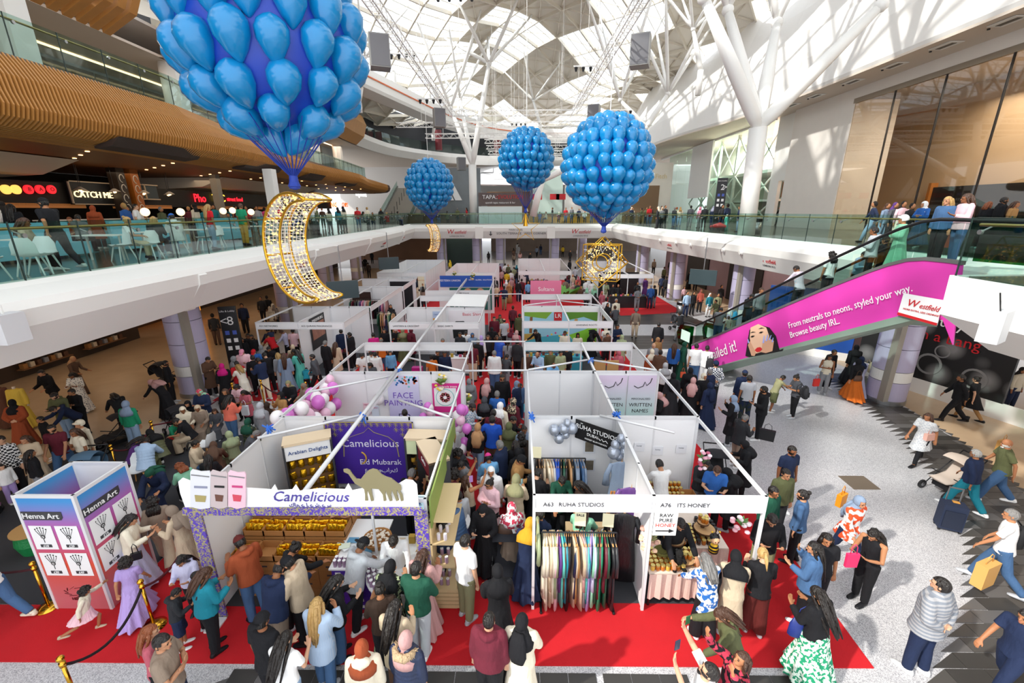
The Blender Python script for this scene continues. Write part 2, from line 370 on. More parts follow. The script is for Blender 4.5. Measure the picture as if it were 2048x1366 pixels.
 if kind=='tee': torso(.86,.012,.01); sleeve(.3,0,0)
 elif kind=='tank': torso(.88,.006); vox=.014
 elif kind=='shirt': torso(.84,.016,.015); sleeve(1,.058,.050)
 elif kind=='sweater': torso(.88,.026); sleeve(1,.068,.060,.006)
 elif kind=='hoodie':
  torso(.86,.03); sleeve(1,.070,.062,.004)
  mb.loft([tr((-.12,-.03,1.46)),tr((-.07,-.10,1.47)),tr((0,-.13,1.46)),tr((.07,-.10,1.47)),tr((.12,-.03,1.46))],[.03,.05,.06,.05,.03],8)
 elif kind=='jacket':
  torso(.80,.034,.01); sleeve(1,.072,.062,.004)
  mb.loft([tr((-.09,.03,1.47)),tr((-.08,-.06,1.5)),tr((.08,-.06,1.5)),tr((.09,.03,1.47))],[.02,.03,.03,.02],6)
 elif kind=='puffer':
  torso(.80,.05,.02); sleeve(1,.086,.078,0)
  for z in (1.33,1.25,1.17,1.09,1.01,.93,.86): mb.loft([tr((0,0,z-.035)),tr((0,0,z)),tr((0,0,z+.035))],[(.19*B,.14*B),(.222*B,.175*B),(.19*B,.14*B)],16,refx=(1,0,0))
  mb.loft([tr((-.08,.03,1.48)),tr((-.07,-.06,1.50)),tr((.07,-.06,1.50)),tr((.08,.03,1.48))],[.04,.045,.045,.04],8)
 elif kind=='coat': torso(.9,.03); skirt(.42,.29,1.05,7,.05); sleeve(1,.072,.064,.008)
 elif kind=='minidress': torso(.9,.012); skirt(.55,.30,1.06,8,.08); sleeve(.3,0,0)
 elif kind=='longtop': torso(.9,.022); skirt(.66,.24,1.06,6,.05); sleeve(1,.066,.056,.012)
 elif kind=='dress': torso(.9,.018); skirt(.07,.30,1.06,9,.11); sleeve(1,.064,.056,.012)
 elif kind=='abaya': torso(.9,.03); skirt(.04,.34,1.10,8,.13); sleeve(1,.076,.078,.03)
 elif kind=='skirt': skirt(.12,.36,1.05,12,.14)
 elif kind=='miniskirt': skirt(.60,.30,1.06,12,.12)
 elif kind=='tutu':
  skirt(.62,.42,1.02,14,.1)
 elif kind=='trousers': legs(2,.012,.004)
 elif kind=='wide': legs(2,.016,.045)
 elif kind=='leggings': legs(2,.004,-.006)
 elif kind=='shorts': legs(.95,.03,.01)
 me=remesh(mb,vox,.55,3,name=kind); me.materials.append(CLOTH)
 _G[key]=me; return me
def headshell(opening,r,c,back=0,n=20,h=14,low=-2):
 mb=MB(); mb.smooth=True; vs=[]; fs=[]
 for i in range(h+1):
  t=PI*i/h; z=math.cos(t); q=max(math.sin(t),.01)
  for k in range(n):
   a=2*PI*(k+.5)/n; vs.append((c[0]+r[0]*q*math.sin(a),c[1]+r[1]*q*math.cos(a),c[2]+r[2]*z))
 for i in range(h):
  for k in range(n):
   ids=(i*n+k,i*n+(k+1)%n,(i+1)*n+(k+1)%n,(i+1)*n+k)
   m_=sum((Vector(vs[j]) for j in ids),Vector())/4-Vector(c)
   a=abs(math.degrees(math.atan2(m_.x/r[0],m_.y/r[1]))); e=m_.z/r[2]
   if opening(a,e) : continue
   if e<low: continue
   fs.append(ids)
 mb.add(vs,fs); return mb
_H={}
def head_item(kind):
 if kind in _H: return _H[kind]
 C0=(0,.006,.126)
 hairopen=lambda a,e: (a<62 and e<.42) or (a<88 and e<.05)
 mb=MB(); mt=HAIRM
 sol=.012
 if kind in('short','long','bun','pony','curly','bob','afro','braid','balding','vlong'):
  r=(.086,.108,.112); low=-.62
  if kind=='afro': r=(.135,.15,.15)
  if kind=='curly': r=(.105,.125,.125); low=-.8
  if kind=='balding':
   mb=headshell(lambda a,e: e>.35 or a<75,(.081,.103,.103),C0,low=-.6)
  else: mb=headshell(hairopen,r,C0,low=low)
  mb.smooth=True
  if kind in('long','bob','pony','vlong'):
   L={'long':-.26,'bob':-.06,'pony':.0,'vlong':-.46}[kind]
   if kind!='pony':
    mb.loft([(0,-.05,.17),(0,-.075,.05),(0,-.095,-.06),(0,-.10,(L-.06)/2),(0,-.085,L)],[(.085,.05),(.095,.045),(.105,.04),(.09,.035),(.04,.015)],14,refx=(1,0,0))
    for x,y in((-.05,-.09),(.03,-.10),(-.08,.02),(.08,.02)):
     mb.loft([(x,y,.15),(x*1.12,y*1.05-.012,.05),(x*1.25,y*.9-.045,-.06),(x*1.1,y*.8-.055+ (0 if y<0 else .02),L)],[(.026,.02),(.034,.026),(.034,.024),(.012,.01)],6)
   else: mb.loft([(0,-.095,.15),(0,-.15,.14),(0,-.165,.05),(0,-.15,-.12)],[.02,.03,.032,.008],8)
  if kind=='braid': mb.loft([(0,-.09,.08),(0,-.10,0),(0,-.11,-.1),(0,-.1,-.25)],[.03,.028,.024,.01],8)
  if kind=='bun': mb.ell((0,-.085,.20),(.045,.045,.04),10,7)
  if kind in('curly','afro'):
   q=random.Random(3)
   for i in range(46 if kind=='afro' else 34):
    a=q.uniform(0,2*PI); z=q.uniform(-.5,1);
    if abs(a-PI/2)<1.0 and z<.5: continue
    s_=math.sqrt(max(0,1-z*z)); p=(C0[0]+r[0]*s_*math.cos(a),C0[1]+r[1]*s_*math.sin(a),C0[2]+r[2]*z)
    mb.ell(p,(.034,.034,.03),6,4)
   if kind=='curly':
    for x in(-.07,-.035,0,.035,.07): mb.loft([(x,-.07,.06),(x*1.3,-.10,-.04),(x*1.2,-.09,-.14)],[.04,.045,.03],7)
 elif kind in('hijab','hijabw','niqab'):
  mt=CLOTH
  op=(lambda a,e: a<42 and -.72<e<.50) if kind!='niqab' else (lambda a,e: a<35 and .0<e<.3)
  mb=headshell(op,(.096,.116,.130),(0,-.004,.122),n=26,h=18); mb.smooth=True
  mb.loft([(0,-.005,.065),(0,-.005,.01),(0,-.012,-.05),(0,-.008,-.13),(0,.0,-.24)],[(.078,.082),(.092,.088),(.165,.112),(.205,.140),(.19,.150)],18,refx=(1,0,0))
  if kind=='hijabw': mb.loft([(0,-.10,.02),(0,-.14,-.12),(0,-.14,-.30),(0,-.13,-.44)],[(.08,.04),(.14,.05),(.15,.045),(.10,.03)],10,refx=(1,0,0))
 elif kind=='turban':
  mt=CLOTH; mb=headshell(lambda a,e: a<60 and e<.45,(.10,.122,.125),(0,-.008,.14),low=-.45); mb.smooth=True
  mb.loft([(-.09,.04,.16),(-.04,.11,.21),(.04,.11,.20),(.09,.03,.17)],[.02,.03,.03,.02],8)
 elif kind in('cap','capback'):
  mt=CLOTH; mb=headshell(lambda a,e: e<.22,(.090,.112,.108),(0,.004,.138),n=20,h=16); mb.smooth=True
  s=1 if kind=='cap' else -1
  mb.loft([(0,s*.09,.158),(0,s*.14,.156),(0,s*.185,.145)],[(.07,.006),(.066,.006),(.035,.005)],12,refx=(1,0,0))
  mb.ell((0,0,.245),(.01,.01,.008),6,4)
 elif kind=='beanie':
  mt=KNIT; mb=headshell(lambda a,e: e<.05,(.092,.114,.118),(0,.0,.135)); mb.smooth=True
 elif kind=='beard':
  mb=headshell(lambda a,e: e>-.05 or a>110 or (a<28 and e>-.30),(.074,.098,.098),(0,.012,.105),n=24,h=20); mb.smooth=True
  mb.ell((0,.085,.022),(.045,.032,.032),8,6)
 elif kind=='glasses':
  mt=DARKM;
  for s in(-1,1): mb.box((.032*s-.022,.112,.115),(.032*s+.022,.117,.150)); mb.bar((.054*s,.112,.135),(.080*s,.0,.135),.005)
  mb.bar((-.02,.115,.138),(.02,.115,.138),.005)
 elif kind=='eye':
  mt=DARKM; mb.ell((0,0,0),(.012,.006,.0065),8,5)
 elif kind=='eyebrow': mb.loft([(-.018,0,0),(0,.003,.004),(.018,-.002,0)],[.003,.004,.002],5)
 elif kind=='mouth': mt=LIPM; mb.ell((0,0,0),(.021,.007,.0075),8,5)
 elif kind=='fur':
  mb.loft([(-.12,.04,-.04),(-.13,-.06,-.02),(-.06,-.15,-.03),(.06,-.15,-.03),(.13,-.06,-.02),(.12,.04,-.04)],[.035,.05,.06,.06,.05,.035],8)
  q=random.Random(5)
  for i in range(60):
   a=q.uniform(-.2,PI+.2); mb.loft([(-.12*math.cos(a),-.11*math.sin(a),-.03),(-.19*math.cos(a),-.19*math.sin(a),q.uniform(-.08,.03))],[.02,.002],4)
 elif kind=='hood': mt=CLOTH; mb.ell((0,-.10,-.01),(.13,.08,.07),12,8)
 me=mb.mesh(kind); me.materials.append(mt); me.polygons.foreach_set('use_smooth',[True]*len(me.polygons))
 if kind in('short','long','bun','pony','curly','bob','afro','braid','balding','vlong','turban','cap','capback','beanie','beard','hijab','hijabw','niqab'):
  bm=bmesh.new(); bm.from_mesh(me); bmesh.ops.remove_doubles(bm,verts=bm.verts,dist=.0004); bm.to_mesh(me); bm.free()
 _H[kind]=me; return me
_S={}
def shoe_mesh(kind='shoe'):
 if kind in _S: return _S[kind]
 mb=MB(); mb.smooth=True
 mb.loft([(0,-.085,-.02),(0,-.06,-.03),(0,.02,-.03),(0,.09,-.045),(0,.16,-.055),(0,.195,-.06)],[(.03,.03),(.042,.045),(.044,.05),(.05,.034),(.046,.022),(.025,.013)],12,refx=(1,0,0))
 if kind!='boot':mb.loft([(0,-.03,-.02),(0,-.035,.02)],[.046,.046],10)
 else: mb.loft([(0,-.03,-.03),(0,-.035,.12)],[.05,.055],10)
 me=mb.mesh('shoe'); me.materials.append(SHOEM); me.polygons.foreach_set('use_smooth',[True]*len(me.polygons)); _S[kind]=me; return me
_jit=random.Random(11)
SKINS=['c08a68','a9714e','8d5a3c','d2a283','b57d58','9a6644']
def person(loc,rot,pose='stand',h=1.72,hair='short',hcol='dark',top='tee',tcol='white',bot='trousers',bcol='black',shoes='white',skin=None,
   beard=False,glasses=False,tpat=None,bpat=None,bulk=1.0,extra=(),label='person',group=None,detail=True,hpat=None):
 J=skel(pose); root=empty('person',loc,label,'person',group,rz=R(rot)); sc=h/1.72
 if top in('tutu','ruffle'): pass
 root.scale=(sc,sc,sc)
 j=_jit.uniform(-.04,.04)
 skin=skin or _jit.choice(SKINS)
 obj('body',body_mesh(pose),None,root,color=skin)
 def put(name,me,col,M=None,pat=None):
  o=bpy.data.objects.new(name,me); COL.objects.link(o); o.parent=root
  c=rgb(col); k=1+_jit.uniform(-.1,.1); o.color=(c[0]*k,c[1]*k,c[2]*k,1)
  if M is not None: o.matrix_local=M
  if pat:
   o.material_slots[0].link='OBJECT'; o.material_slots[0].material=PATS[pat]
  return o
 tn={'tee':'t_shirt','tank':'tank_top','shirt':'shirt','sweater':'sweater','hoodie':'hoodie','jacket':'jacket','puffer':'puffer_jacket','coat':'coat',
  'minidress':'dress','longtop':'tunic','dress':'long_dress','abaya':'abaya'}
 if top: put(tn.get(top,top),garment(top,pose,bulk),tcol,pat=tpat)
 if bot:
  bn={'wide':'wide_trousers','miniskirt':'short_skirt','tutu':'frilled_skirt'}.get(bot,bot)
  o=put(bn,garment(bot,pose,bulk),bcol,pat=bpat)
 elif top not in('dress','abaya'): put('leggings',garment('leggings',pose),'black')
 HM=J['head']
 if hair in('cap','capback','beanie','turban'):
  if hair!='turban': put('hair',head_item('short'),'dark',HM)
  put({'capback':'cap'}.get(hair,hair),head_item(hair),hcol,HM)
 elif hair in('hijab','hijabw','niqab'): put('headscarf',head_item(hair),hcol,HM,hpat)
 elif hair: put('hair',head_item(hair),hcol,HM)
 if beard: put('beard',head_item('beard'),beard if isinstance(beard,str) else 'dark',HM)
 if glasses: put('glasses',head_item('glasses'),'black',HM)
 if detail:
  for s in(-1,1):
   put('eye',head_item('eye'),'black',HM@Matrix.Translation((.032*s,.100,.119)))
   put('eyebrow',head_item('eyebrow'),'dark',HM@Matrix.Translation((.033*s,.106,.141)))
  put('mouth',head_item('mouth'),'rose',HM@Matrix.Translation((0,.107,.052)))
 for s in(-1,1):
  put('shoe',shoe_mesh('boot' if shoes=='boots' else 'shoe'),'black' if shoes=='boots' else shoes,Matrix.Translation(J['ank',s]))
 for e in extra:
  if e=='fur': put('fur_trim',head_item('fur'),'b49a78',HM)
  elif e=='hood': put('hood',head_item('hood'),tcol,HM)
 return root
# ---------------- structure ----------------
TERR=mat('terrazzo_dark','45444a',.45,var=.25,vscale=30)
def terrazzo():
 m=mat('terrazzo_light','bdbbb8',.32); n=m.node_tree.nodes; l=m.node_tree.links; b=n['Principled BSDF']
 tc=n.new('ShaderNodeTexCoord'); v=n.new('ShaderNodeTexVoronoi'); v.inputs['Scale'].default_value=95
 r=n.new('ShaderNodeValToRGB'); e=r.color_ramp.elements; e[0].color=(*rgb('96959a'),1); e[1].color=(*rgb('cfced0'),1); e[0].position=.25; e[1].position=.6
 l.new(tc.outputs['Object'],v.inputs['Vector']); l.new(v.outputs['Color'],r.inputs[0]); l.new(r.outputs[0],b.inputs['Base Color']); return m
TL=terrazzo(); BEIGE=mat('beige_marble','c3a98b',.22,var=.14,vscale=1.2); CREAMM=mat('cream_soffit','d9cbbd',.6);
CARP=mat('red_carpet','c0101c',.95,bump=.3,bscale=150,var=.12,vscale=2); GCARP=mat('grey_carpet','3a3b40',.95,bump=.3,bscale=150)
PANW=mat('shell_white','efeff1',.4,var=.02); ALU=mat('aluminium_white','e6e7ea',.3,metal=.15); STEELW=mat('steel_white','f0eeea',.35)
WOODR=mat('oak_slat','b9803f',.45,var=.15,vscale=2); WOODC=mat('oak_ceiling','8a5426',.5,var=.2,vscale=2); WOODB=mat('dark_backing','4a2c15',.8)
BRASS=mat('brass_rail','b79b5e',.3,metal=.85); BLACKM=mat('black_metal','17171a',.4); DARKW=mat('dark_shop','1b1613',.6); COLM=mat('lilac_column','b9b2cd',.35,var=.05,vscale=2)
GL=glass('balustrade_glass','dcebe6',.10); GLS=glass('shop_glass','e8e4dc',.16); GLR=glass('roof_glass','f6fbff',.03); GLG=glass('green_glass','0c9a5c',.2)
GOLD=mat('gold_frame','d0a132',.28,metal=.9);
WARM=mat('warm_light','ffc884',.5,emit=9); WARML=mat('warm_strip','ffd9ae',.5,emit=5); WHL=mat('white_light','ffffff',.5,emit=8); AMB=mat('amber_shelf','ff9a20',.5,emit=2.2)
STEEL=mat('brushed_steel','a8a9ab',.3,metal=.9); STONE=mat('pale_stone','e9e2da',.5,var=.05,vscale=1); BRONZE=mat('bronze_frame','8a7c6b',.35,metal=.5)
RED=mat('sign_red','c81f27',.5); CHAR=mat('charcoal_print','3b3c40',.5); WHT=mat('print_white','f4f4f4',.5); BLK=mat('print_black','141416',.5)
def sweep(path,prof,side=1,closed=False):
 mb=MB(); n=len(path); vs=[]
 for i,(x,y) in enumerate(path):
  a=Vector(path[max(i-1,0)]); b=Vector(path[min(i+1,n-1)]); d=(b-a).normalized(); N=Vector((d.y,-d.x))*side
  for o,z in prof: vs.append((x+N.x*o,y+N.y*o,z))
 k=len(prof); fs=[]
 for i in range(n-1):
  for j in range(k if closed else k-1):
   j2=(j+1)%k; fs.append((i*k+j,i*k+j2,(i+1)*k+j2,(i+1)*k+j))
 mb.add(vs,fs)
 if closed: mb.add([vs[j] for j in range(k)],[tuple(range(k))]); mb.add([vs[(n-1)*k+j] for j in range(k)],[tuple(range(k))])
 return mb
def smooth(path,it=2):
 for _ in range(it):
  q=[path[0]]
  for a,b in zip(path,path[1:]):
   q+= [(a[0]*.75+b[0]*.25,a[1]*.75+b[1]*.25),(a[0]*.25+b[0]*.75,a[1]*.25+b[1]*.75)]
  path=q+[path[-1]]
 return path
def lerp_tab(t,y):
 for (a,b),(c,d) in zip(t,t[1:]):
  if y<=c: return b+(d-b)*max(0,min(1,(y-a)/(c-a)))
 return t[-1][1]
# floor
fl=Mt(TL).box((-34,-6,-.3),(34,110,0)); FLOOR=obj('floor',fl,kind='structure')
mar=Mt(BEIGE).prism([(-34,-6,.0),(-12.6,-6,.0),(-12.4,12,.0),(-14,22,.0),(-14,56,.0),(-34,56,.0)],(0,0,.006))
mar.prism([(34,-6,0),(8,-6,0),(10.2,5.2,0),(13.2,9.8,0),(14.2,12.8,0),(14.6,15.2,0),(15.6,17.5,0),(14.6,26,0),(12.4,36,0),(12,56,0),(34,56,0)],(0,0,.006))
obj('marble_paving',mar,p=FLOOR)
# dark tiles with saw-tooth edges, one object per tile near the camera
dark=[]
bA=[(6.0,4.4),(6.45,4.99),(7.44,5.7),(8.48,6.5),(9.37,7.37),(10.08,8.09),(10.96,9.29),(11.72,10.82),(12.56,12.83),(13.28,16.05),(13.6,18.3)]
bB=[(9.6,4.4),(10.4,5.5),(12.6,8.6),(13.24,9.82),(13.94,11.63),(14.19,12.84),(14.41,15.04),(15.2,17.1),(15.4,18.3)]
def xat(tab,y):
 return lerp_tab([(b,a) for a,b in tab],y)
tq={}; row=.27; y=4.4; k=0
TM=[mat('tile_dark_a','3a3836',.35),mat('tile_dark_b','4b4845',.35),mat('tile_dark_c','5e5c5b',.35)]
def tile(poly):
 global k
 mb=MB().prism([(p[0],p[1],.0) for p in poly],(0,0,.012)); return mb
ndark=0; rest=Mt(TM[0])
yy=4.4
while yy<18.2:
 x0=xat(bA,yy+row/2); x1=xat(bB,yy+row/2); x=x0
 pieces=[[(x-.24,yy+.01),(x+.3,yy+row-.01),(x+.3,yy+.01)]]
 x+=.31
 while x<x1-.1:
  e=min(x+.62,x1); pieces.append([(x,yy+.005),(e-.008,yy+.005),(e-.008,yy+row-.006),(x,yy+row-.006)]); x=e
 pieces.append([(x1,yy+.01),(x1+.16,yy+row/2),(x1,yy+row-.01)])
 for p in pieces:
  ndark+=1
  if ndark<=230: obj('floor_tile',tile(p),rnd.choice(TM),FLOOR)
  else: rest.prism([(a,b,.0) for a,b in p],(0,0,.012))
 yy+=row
for (x0,x1) in ((-4.6,.95),(1.35,2.3),(3.1,4.1)):
 for r_ in range(3):
  yy=4.2+r_*.29; x=x0
  pc=[[(x0-.3,yy),(x0,yy+.14),(x0,yy)]]
  while x<x1: pc.append([(x,yy),(x+.44,yy),(x+.44,yy+.28),(x,yy+.28)]); x+=.45
  for p in pc:
   if ndark<298: ndark+=1; obj('floor_tile',tile(p),rnd.choice(TM),FLOOR)
   else: rest.prism([(a,b,.0) for a,b in p],(0,0,.012))
yy=22.
while yy<30:  # far dark bands on the right
 rest.prism([(6.2,yy,0),(13.4-(yy-22)*.2,yy,0),(13.4-(yy-22)*.2,yy+.5,0),(5.6,yy+.5,0)],(0,0,.01)); yy+=.52
 if 24.4<yy<26.5: yy=27.2
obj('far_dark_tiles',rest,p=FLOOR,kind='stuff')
obj('floor_hatch',Mt(BRONZE).box((8.9,9.9,0),(9.6,10.5,.015)),p=FLOOR)
c=Mt(CARP).prism([(-14,5.1,0),(5.75,5.2,0),(5.85,7.4,0),(5.5,16,0),(5.2,46,0),(-7.5,46,0),(-7.6,12.6,0),(-7.6,6.2,0),(-14,6.15,0)],(0,0,.018));
c.prism([(7.2,29.6,0),(12.0,30.6,0),(11.9,37.5,0),(7.2,37.5,0)],(0,0,.018)); c.prism([(-12,15.3,0),(-7.6,15.3,0),(-7.6,17.6,0),(-12,17.6,0)],(0,0,.018))
tagc=obj('red_carpet',c,label='bright red event carpet laid around and between all the stalls',cat='carpet')
g=Mt(GCARP)
for a in ((-13.8,6.2,-7.62,12.6),(-5.6,6.2,-1.62,9.05),(.27,6.35,4.2,9.1),(-5.6,9.1,-1.62,15),(.27,9.1,4.2,15.1),(-5.6,18,-1.7,27),(.2,18.2,4.2,24.4),(-11.4,18,-7.7,40)):
 g.box((a[0],a[1],.018),(a[2],a[3],.028))
obj('grey_carpet',g,label='dark grey carpet tiles flooring the stalls and the henna seating area',cat='carpet')
# level 1 balconies
LP=smooth([(-10.45,-6),(-10.45,8),(-10.7,14),(-11.0,24),(-11.3,38),(-12.4,50.6)],1)
BP=[(-12.4,50.6),(11.0,50.6)]; RP=smooth([(11.0,50.6),(10.9,38),(12.3,28),(13.3,18.5),(13.4,11)],1)
PR1=[(-.35,5.7),(0,5.72),(.12,5.62),(.55,5.42),(.66,5.25),(.62,4.9),(.15,4.12),(-.3,4.05),(-1.2,4.05)]
for nm,pth,sd_ in (('wall_left',LP,1),('wall_back',BP,1),('wall_right',RP,1)):
 b=sweep(pth,PR1,sd_); b.ms=[WHITE]; o=obj(nm,b,kind='structure');
 for p in o.data.polygons: p.use_smooth=False
# panel joints of the fascia
for i,(x,y) in enumerate([(-10.45,3),(-10.7,13.3),(-10.95,22),(-11.15,31),(-11.6,42)]):
 obj('trim_%d'%(i+1),Mt(WHITE).prism([(x-.1,y,5.5),(x+.52,y,5.38),(x+.74,y,5.2),(x+.70,y,4.9),(x+.1,y,4.06),(x-.3,y,4.06)],(0,.35 if i else .4,0)),kind='structure')
for i,x in enumerate((-4.9,3.2)): obj('trim_%d'%(i+11),Mt(WHITE).box((x,49.9,4.1),(x+.9,50.2,5.4)),kind='structure')
# level 1 slabs
sl=Mt(mat('level_floor','6f6a62',.15,var=.1,vscale=1)).prism([(p[0]-.2,p[1],5.45) for p in LP]+[(-34,50.6,5.45),(-34,-6,5.45)],(0,0,.25))
sl.prism([(-34,50.5,5.45),(34,50.5,5.45),(34,110,5.45),(-34,110,5.45)],(0,0,.25))
sl.prism([(p[0]+.2,p[1],5.45) for p in RP]+[(13.4,9.6,5.45),(9.9,9.6,5.45),(9.6,7.5,5.45),(9.6,-6,5.45),(34,-6,5.45),(34,50.6,5.45)],(0,0,.25))
obj('floor.001',sl,kind='structure')
so=Mt(CREAMM).prism([(p[0]+.1,p[1],4.1) for p in LP]+[(-34,50.6,4.1),(-34,-6,4.1)],(0,0,.15))
so.prism([(-34,50.5,4.1),(34,50.5,4.1),(34,80,4.1),(-34,80,4.1)],(0,0,.15)); so.prism([(p[0]-.1,p[1],4.1) for p in RP]+[(12,9.6,4.1),(11,-6,4.1),(34,-6,4.1),(34,50.6,4.1)],(0,0,.15))
obj('ceiling.001',so,kind='structure')
# escalator landing box
lb=Mt(WHITE)
for (za,xa,ya),(zb,xb,yb) in (((5.72,9.47,9.6),(4.9,9.25,9.35)),((4.9,9.25,9.35),(4.12,10.4,9.2))):
 lb.quad((xa,ya,za),(xb,yb,zb),(xb-.3,-6,zb),(xa-.3,-6,za)); lb.quad((xa,ya,za),(xb,yb,zb),(13.6,yb+.3,zb),(13.6,ya+.2,za))
obj('wall_landing',lb,kind='structure')
def balustrade(path,z,step,label,rail=True,h=1.22,inner=.28,group=None,side=1):
 t=empty('glass_balustrade',(path[0][0],path[0][1],z),label,'balustrade',group)
 Mi=Vector((path[0][0],path[0][1],z))
 acc=[Vector(p) for p in path]; L=[0]
 for a,b in zip(acc,acc[1:]): L.append(L[-1]+(b-a).length)
 def P(s):
  for i in range(len(L)-1):
   if s<=L[i+1]+1e-6: return acc[i].lerp(acc[i+1],(s-L[i])/(L[i+1]-L[i]))
  return acc[-1]
 s=0; n=0
 while s<L[-1]-.2:
  e=min(s+step,L[-1]); a=P(s+.015);b=P(e-.015); d=(b-a); nn=Vector((d.y,-d.x)).normalized()*.012
  mb=Mt(GL).prism([(a.x-Mi.x,a.y-Mi.y,0),(b.x-Mi.x,b.y-Mi.y,0),(b.x-Mi.x,b.y-Mi.y,h),(a.x-Mi.x,a.y-Mi.y,h)],(nn.x,nn.y,0))
  obj('glass_pane',mb,p=t)
  p=P(s); obj('joint_strip',Mt(mat('joint_dark','2a3a38',.3)).box((p.x-Mi.x-.012,p.y-Mi.y-.012,0),(p.x-Mi.x+.012,p.y-Mi.y+.012,h)),p=t)
  if rail:
   q=p+(P(min(s+.3,L[-1]))-p).normalized()*.25; dd=(P(min(s+.3,L[-1]))-P(s)).normalized(); ni=Vector((-dd.y,dd.x))*side
   obj('rail_bracket',Mt(STEEL).cyl((q.x-Mi.x,q.y-Mi.y,.93),(q.x+ni.x*inner-Mi.x,q.y+ni.y*inner-Mi.y,1.04),.018,6).cyl((q.x-Mi.x-ni.x*.02,q.y-Mi.y-ni.y*.02,.93),(q.x-Mi.x+ni.x*.03,q.y-Mi.y+ni.y*.03,.93),.05,10),p=t)
  s=e; n+=1
 if rail:
  pts=[];
  for i,p in enumerate(acc):
   d=(acc[min(i+1,len(acc)-1)]-acc[max(i-1,0)]).normalized(); ni=Vector((-d.y,d.x))*side
   pts.append((p.x+ni.x*inner-Mi.x,p.y+ni.y*inner-Mi.y,1.07))
  obj('handrail',Mt(BRASS).loft(pts,[.033]*len(pts),8),p=t)
 return t
balustrade(LP,5.7,1.5,'glass balustrade with brass handrail along the left food court balcony')
balustrade(BP,5.7,1.5,'glass balustrade along the straight far balcony at the back')
balustrade(RP,5.7,1.6,'glass balustrade with brass handrail along the sunny right balcony')
balustrade([(9.5,9.5),(9.4,7.6),(9.2,-5)],5.72,1.7,'glass balustrade at the corner of the escalator landing',inner=.2)
# ground columns
for i,(x,y,r) in enumerate([(-13.1,16.1,.62),(-14.9,27,.62),(-16.2,36,.6),(-17.5,46.5,.6),(14.25,15.6,.62),(13.6,26.2,.6),(12.9,35.4,.6),(12.3,43.5,.6),(-9.5,54,.6),(-5,53,.6),(-2.2,54,.6),(4.3,53,.6),(8.2,57,.6)]):
 lab=['standing left beside the seated henna crowd','second from the front on the left side','third on the left side','farthest on the left side','standing right under the upper end of the pink escalator',
  'right side behind the escalator rise','right side by the red corner carpet','far right side under the balcony','leftmost of the back row','second of the back row','third of the back row','fourth of the back row','rightmost of the back row'][i]
 t=empty('round_column',(x,y,0),'lilac tiled round column with white band, '+lab,'column')
 for a,b,mt in ((.0,.18,STEEL),(.18,.9,COLM),(.92,1.32,WHITE),(1.34,2.2,COLM),(2.22,3.1,COLM),(3.12,4.1,COLM)):
  m_=Mt(mt); m_.lathe([(r+(.02 if mt is STEEL else 0),a),(r+(.02 if mt is STEEL else 0),b)],44); obj({STEEL:'plinth',WHITE:'white_band'}.get(mt,'column_drum'),m_,p=t)
 obj('fluted_strip',Mt(mat('grey_strip','9b948a',.5)).box((r*.55 if x<0 else -r*.9,-r*.95,.18),(r*.85 if x<0 else -r*.6,-r*.5,4.1)),p=t)
# ---- upper left levels
top2=[(-6,-14.4),(20,-14.4),(24,-15.2),(29,-16.6),(40,-18.4),(60,-20)]; bot2=[(-6,-14.6),(22,-14.6),(41,-15.4),(60,-18)]
wb=Mt(WOODB); ys=[-6+i*1.5 for i in range(45)]
ribs=empty('timber_bulkhead',(-14.5,12,9.3),'long curved timber bulkhead of closely spaced oak fins above food court','bulkhead')
def prof2(y,ins=0):
 t=lerp_tab(top2,y); b=lerp_tab(bot2,y); bul=b+.95+.25*math.sin(y*.35)
 pts=[(t-.05,11.4),(t+.15,11.1),((t+bul)/2+.1,10.75),(bul-.1,10.3),(bul,9.95),(bul-.1,9.65),(bul-.45,9.42),(b-.2,9.33),(b-1.2,9.30)]
 return [(x-ins,z+ins*.3) for x,z in pts]
n=0; yy=11.5
while n<298 and yy<58:
 P=prof2(yy); Q=[(x-.13,z+ (.05 if z<9.5 else 0)) for x,z in P]
 mb=Mt(WOODR); vs=[(x+14.5,0,z-9.3) for x,z in P]+[(x+14.5,0,z-9.3) for x,z in Q]; k=len(P)
 vs+= [(x,.05,z) for x,_,z in vs]; fs=[]
 for i in range(k-1):
  fs+= [(i,i+1,k+i+1,k+i),(2*k+i,3*k+i,3*k+i+1,2*k+i+1),(i,2*k+i,2*k+i+1,i+1),(k+i,k+i+1,3*k+i+1,3*k+i)]
 mb.add(vs,fs); obj('fin',mb,p=ribs,loc=(0,yy-12,0)); n+=1; yy+=.125 if yy<32 else .19
bk=Mt(WOODB);
for a,b in zip(ys,ys[1:]):
 P,Q=prof2(a,.1),prof2(b,.1)
 for i in range(len(P)-1): bk.quad((P[i][0],a,P[i][1]),(P[i+1][0],a,P[i+1][1]),(Q[i+1][0],b,Q[i+1][1]),(Q[i][0],b,Q[i][1]))
obj('wall_left_2',bk,kind='structure')
for i,(a,b) in enumerate(((16,20.2),(23.6,27),(31,33.5),(38,41))):
 x=lerp_tab(bot2,a)
 obj('soffit_vent',Mt(mat('vent_brown','3b2a22',.6)).prism([(x+.86,a,9.6),(x+.5,a,9.3),(x-.1,a,9.22),(x-.1,a,9.3)],(0,b-a,0)),label='long dark air grille set under the timber bulkhead, '+['nearest','second from the front','third from the front','farthest'][i]+' of four',cat='vent')
cl=Mt(WOODC).prism([(-15.3,-6,9.32),(-15.3,22,9.32),(-16.4,41,9.32),(-19,60,9.32),(-40,60,9.32),(-40,-6,9.32)],(0,0,.1)); obj('ceiling.002',cl,kind='structure')
dl=Mt(WARM)
